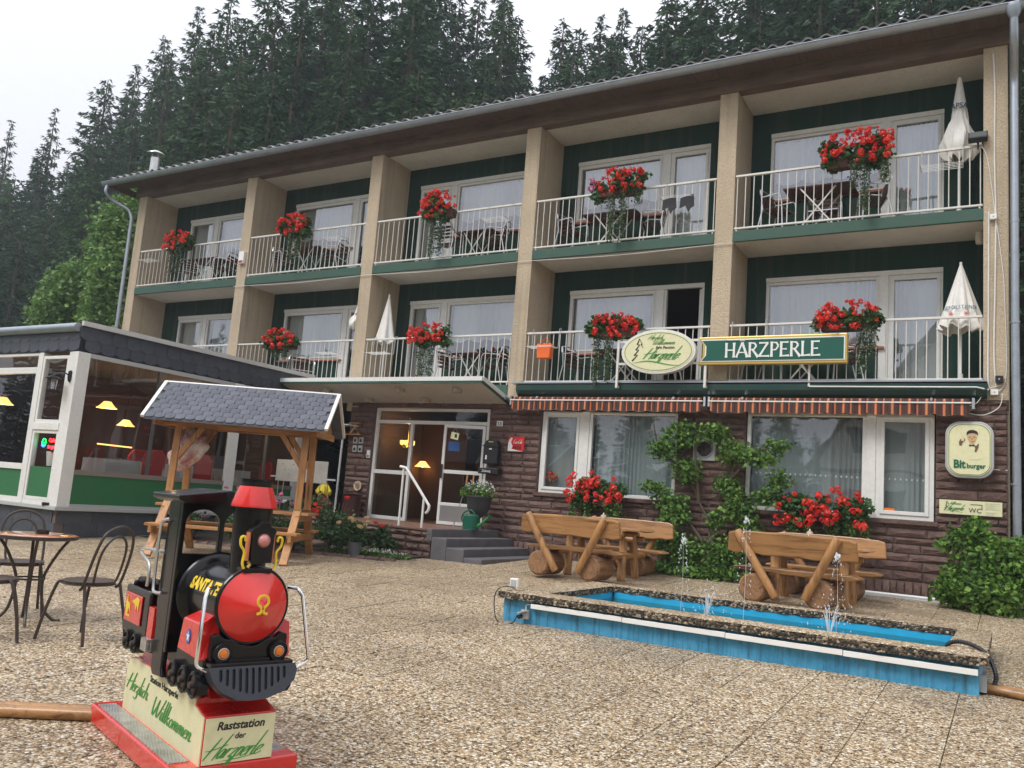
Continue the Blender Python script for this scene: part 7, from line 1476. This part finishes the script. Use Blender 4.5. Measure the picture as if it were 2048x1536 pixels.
gc = thing('alyssum_patch', 'carpet of tiny white blossoms along the foot of the landing wall', 'white blossoms', (11.3, -2.75, gz(-2.8))); gc['kind'] = 'stuff'
P = blob_points([(-.5, -.1, .05, .4, .2, .08), (0, 0, .05, .5, .2, .08), (.45, .1, .04, .35, .16, .07)], 1300, .1); P[:, 2] = np.abs(P[:, 2]); add('leaves', leaf_mesh('leaves', P, .05, BUSHL), None, gc, kind='stuff')
P = blob_points([(-.5, -.1, .10, .35, .2, .03), (0, 0, .11, .45, .18, .03), (.35, .1, .09, .3, .14, .03)], 260, .1); add('blossoms', leaf_mesh('blossoms', P, .03, WHTP, asp=1), None, gc, kind='stuff')
ed = thing('flower_bed_edging', 'low edging of flat stones round the rose bed', 'edging')
for k in range(16):
    q = k/15; x = 8.3+3.5*q; y = -4.0+.85*q**1.2; me, vv, ff = random.choice(svar); add('edging_stone', me, None, ed, (x, y, gz(y)-.02), (RAD(-80), 0, RAD(12)), (.24, 1.5, .14))
soil = MB().put([(7.2, -4.05, gz(-4)+.012), (11.9, -3.15, gz(-3.1)+.012), (12.0, -2.2, gz(-2.2)+.03), (7.2, -.1, .03)], [(0, 1, 2, 3)]).build('flower_bed', worn('dark_soil', (.045, .032, .022), .95, .4, 8, bmp=.6, bd=.03), kind='structure')
bu = thing('zinc_bucket', 'zinc bucket with a small yellow rose standing before the landing wall', 'bucket', (11.18, -3.02, gz(-3))); MB().lathe([(.001, 0), (.085, 0), (.115, .22), (.12, .225), (.105, .22), (.08, .19), (.001, .19)], 20).build('bucket', ZINC, bu, True); add('plant', leaf_mesh('plant', blob_points([(0, 0, .38, .18, .18, .18)], 420, .1), .06, ROSEL), None, bu)
for k in range(3): add('rose', ROSES['yellow'], None, bu, (.12*math.cos(k*2+.5), .1*math.sin(k*2)-.05, .45+.06*k), (0, .3, k), (1.2, 1.2, 1.2))
weeds = thing('wall_foot_plants', 'low green plants and ferns at the foot of the climbing shrub', 'ground plants', (16.0, -.55, gz(-.5))); P = blob_points([(-.5, 0, .08, .3, .2, .12), (0, -.05, .06, .3, .2, .1), (.5, 0, .09, .35, .2, .14), (.9, .1, .05, .2, .15, .08)], 800, .1); P[:, 2] = np.abs(P[:, 2]); add('leaves', leaf_mesh('leaves', P, .11, VINE, asp=.4, droop=-.3), None, weeds, kind='stuff')
sk = thing('wall_foot_strip', 'pale strip of concrete and white pipe at the foot of the right stone wall', 'kerb strip', (0, 0, 0)); MB().box(16.4, 19.6, -.20, -.045, -.06, .012).build('concrete_strip', GREYP, sk, bev=.01); MB().tube([(18.3, -.06, .03), (19.4, -.06, .03)], .02, 8).build('pipe', SIGNW, sk, True)
# leaf litter
lt = MB()
V_, F_ = [], []
P = np.stack([np.random.uniform(11, 21, 140), np.random.uniform(-10.5, -.8, 140), np.zeros(140)], 1); P[:, 2] = GS*P[:, 1]+.006
V, F = leaves(P, .035, droop=0.0, asp=.5); V[:, 2] = np.maximum(V[:, 2], GS*V[:, 1]+.004)
lm_ = mesh_np('fallen_leaves', V, F); lm_.materials.append(leafy('fallen_leaf', (.10, .07, .03), (.25, .19, .08), (.45, .40, .30))); lo = add('fallen_leaves', lm_); lo['kind'] = 'stuff'

# ------------------------------------------------------------------ rainy haze
hz = bpy.data.materials.new('rain_haze'); hz.use_nodes = True; n = hz.node_tree.nodes; n.clear(); o = n.new('ShaderNodeOutputMaterial'); v = n.new('ShaderNodeVolumePrincipled'); v.inputs['Density'].default_value = 0.0013; v.inputs['Color'].default_value = (.86, .93, 1.0, 1); v.inputs['Anisotropy'].default_value = 0.1
hz.node_tree.links.new(v.outputs[0], o.inputs['Volume'])
zmax = max((o.matrix_world.translation.z for o in COL.objects), default=60)
MB().box(-150, 170, -150, 150, -3.5, 105).build('haze', hz, kind='stuff')
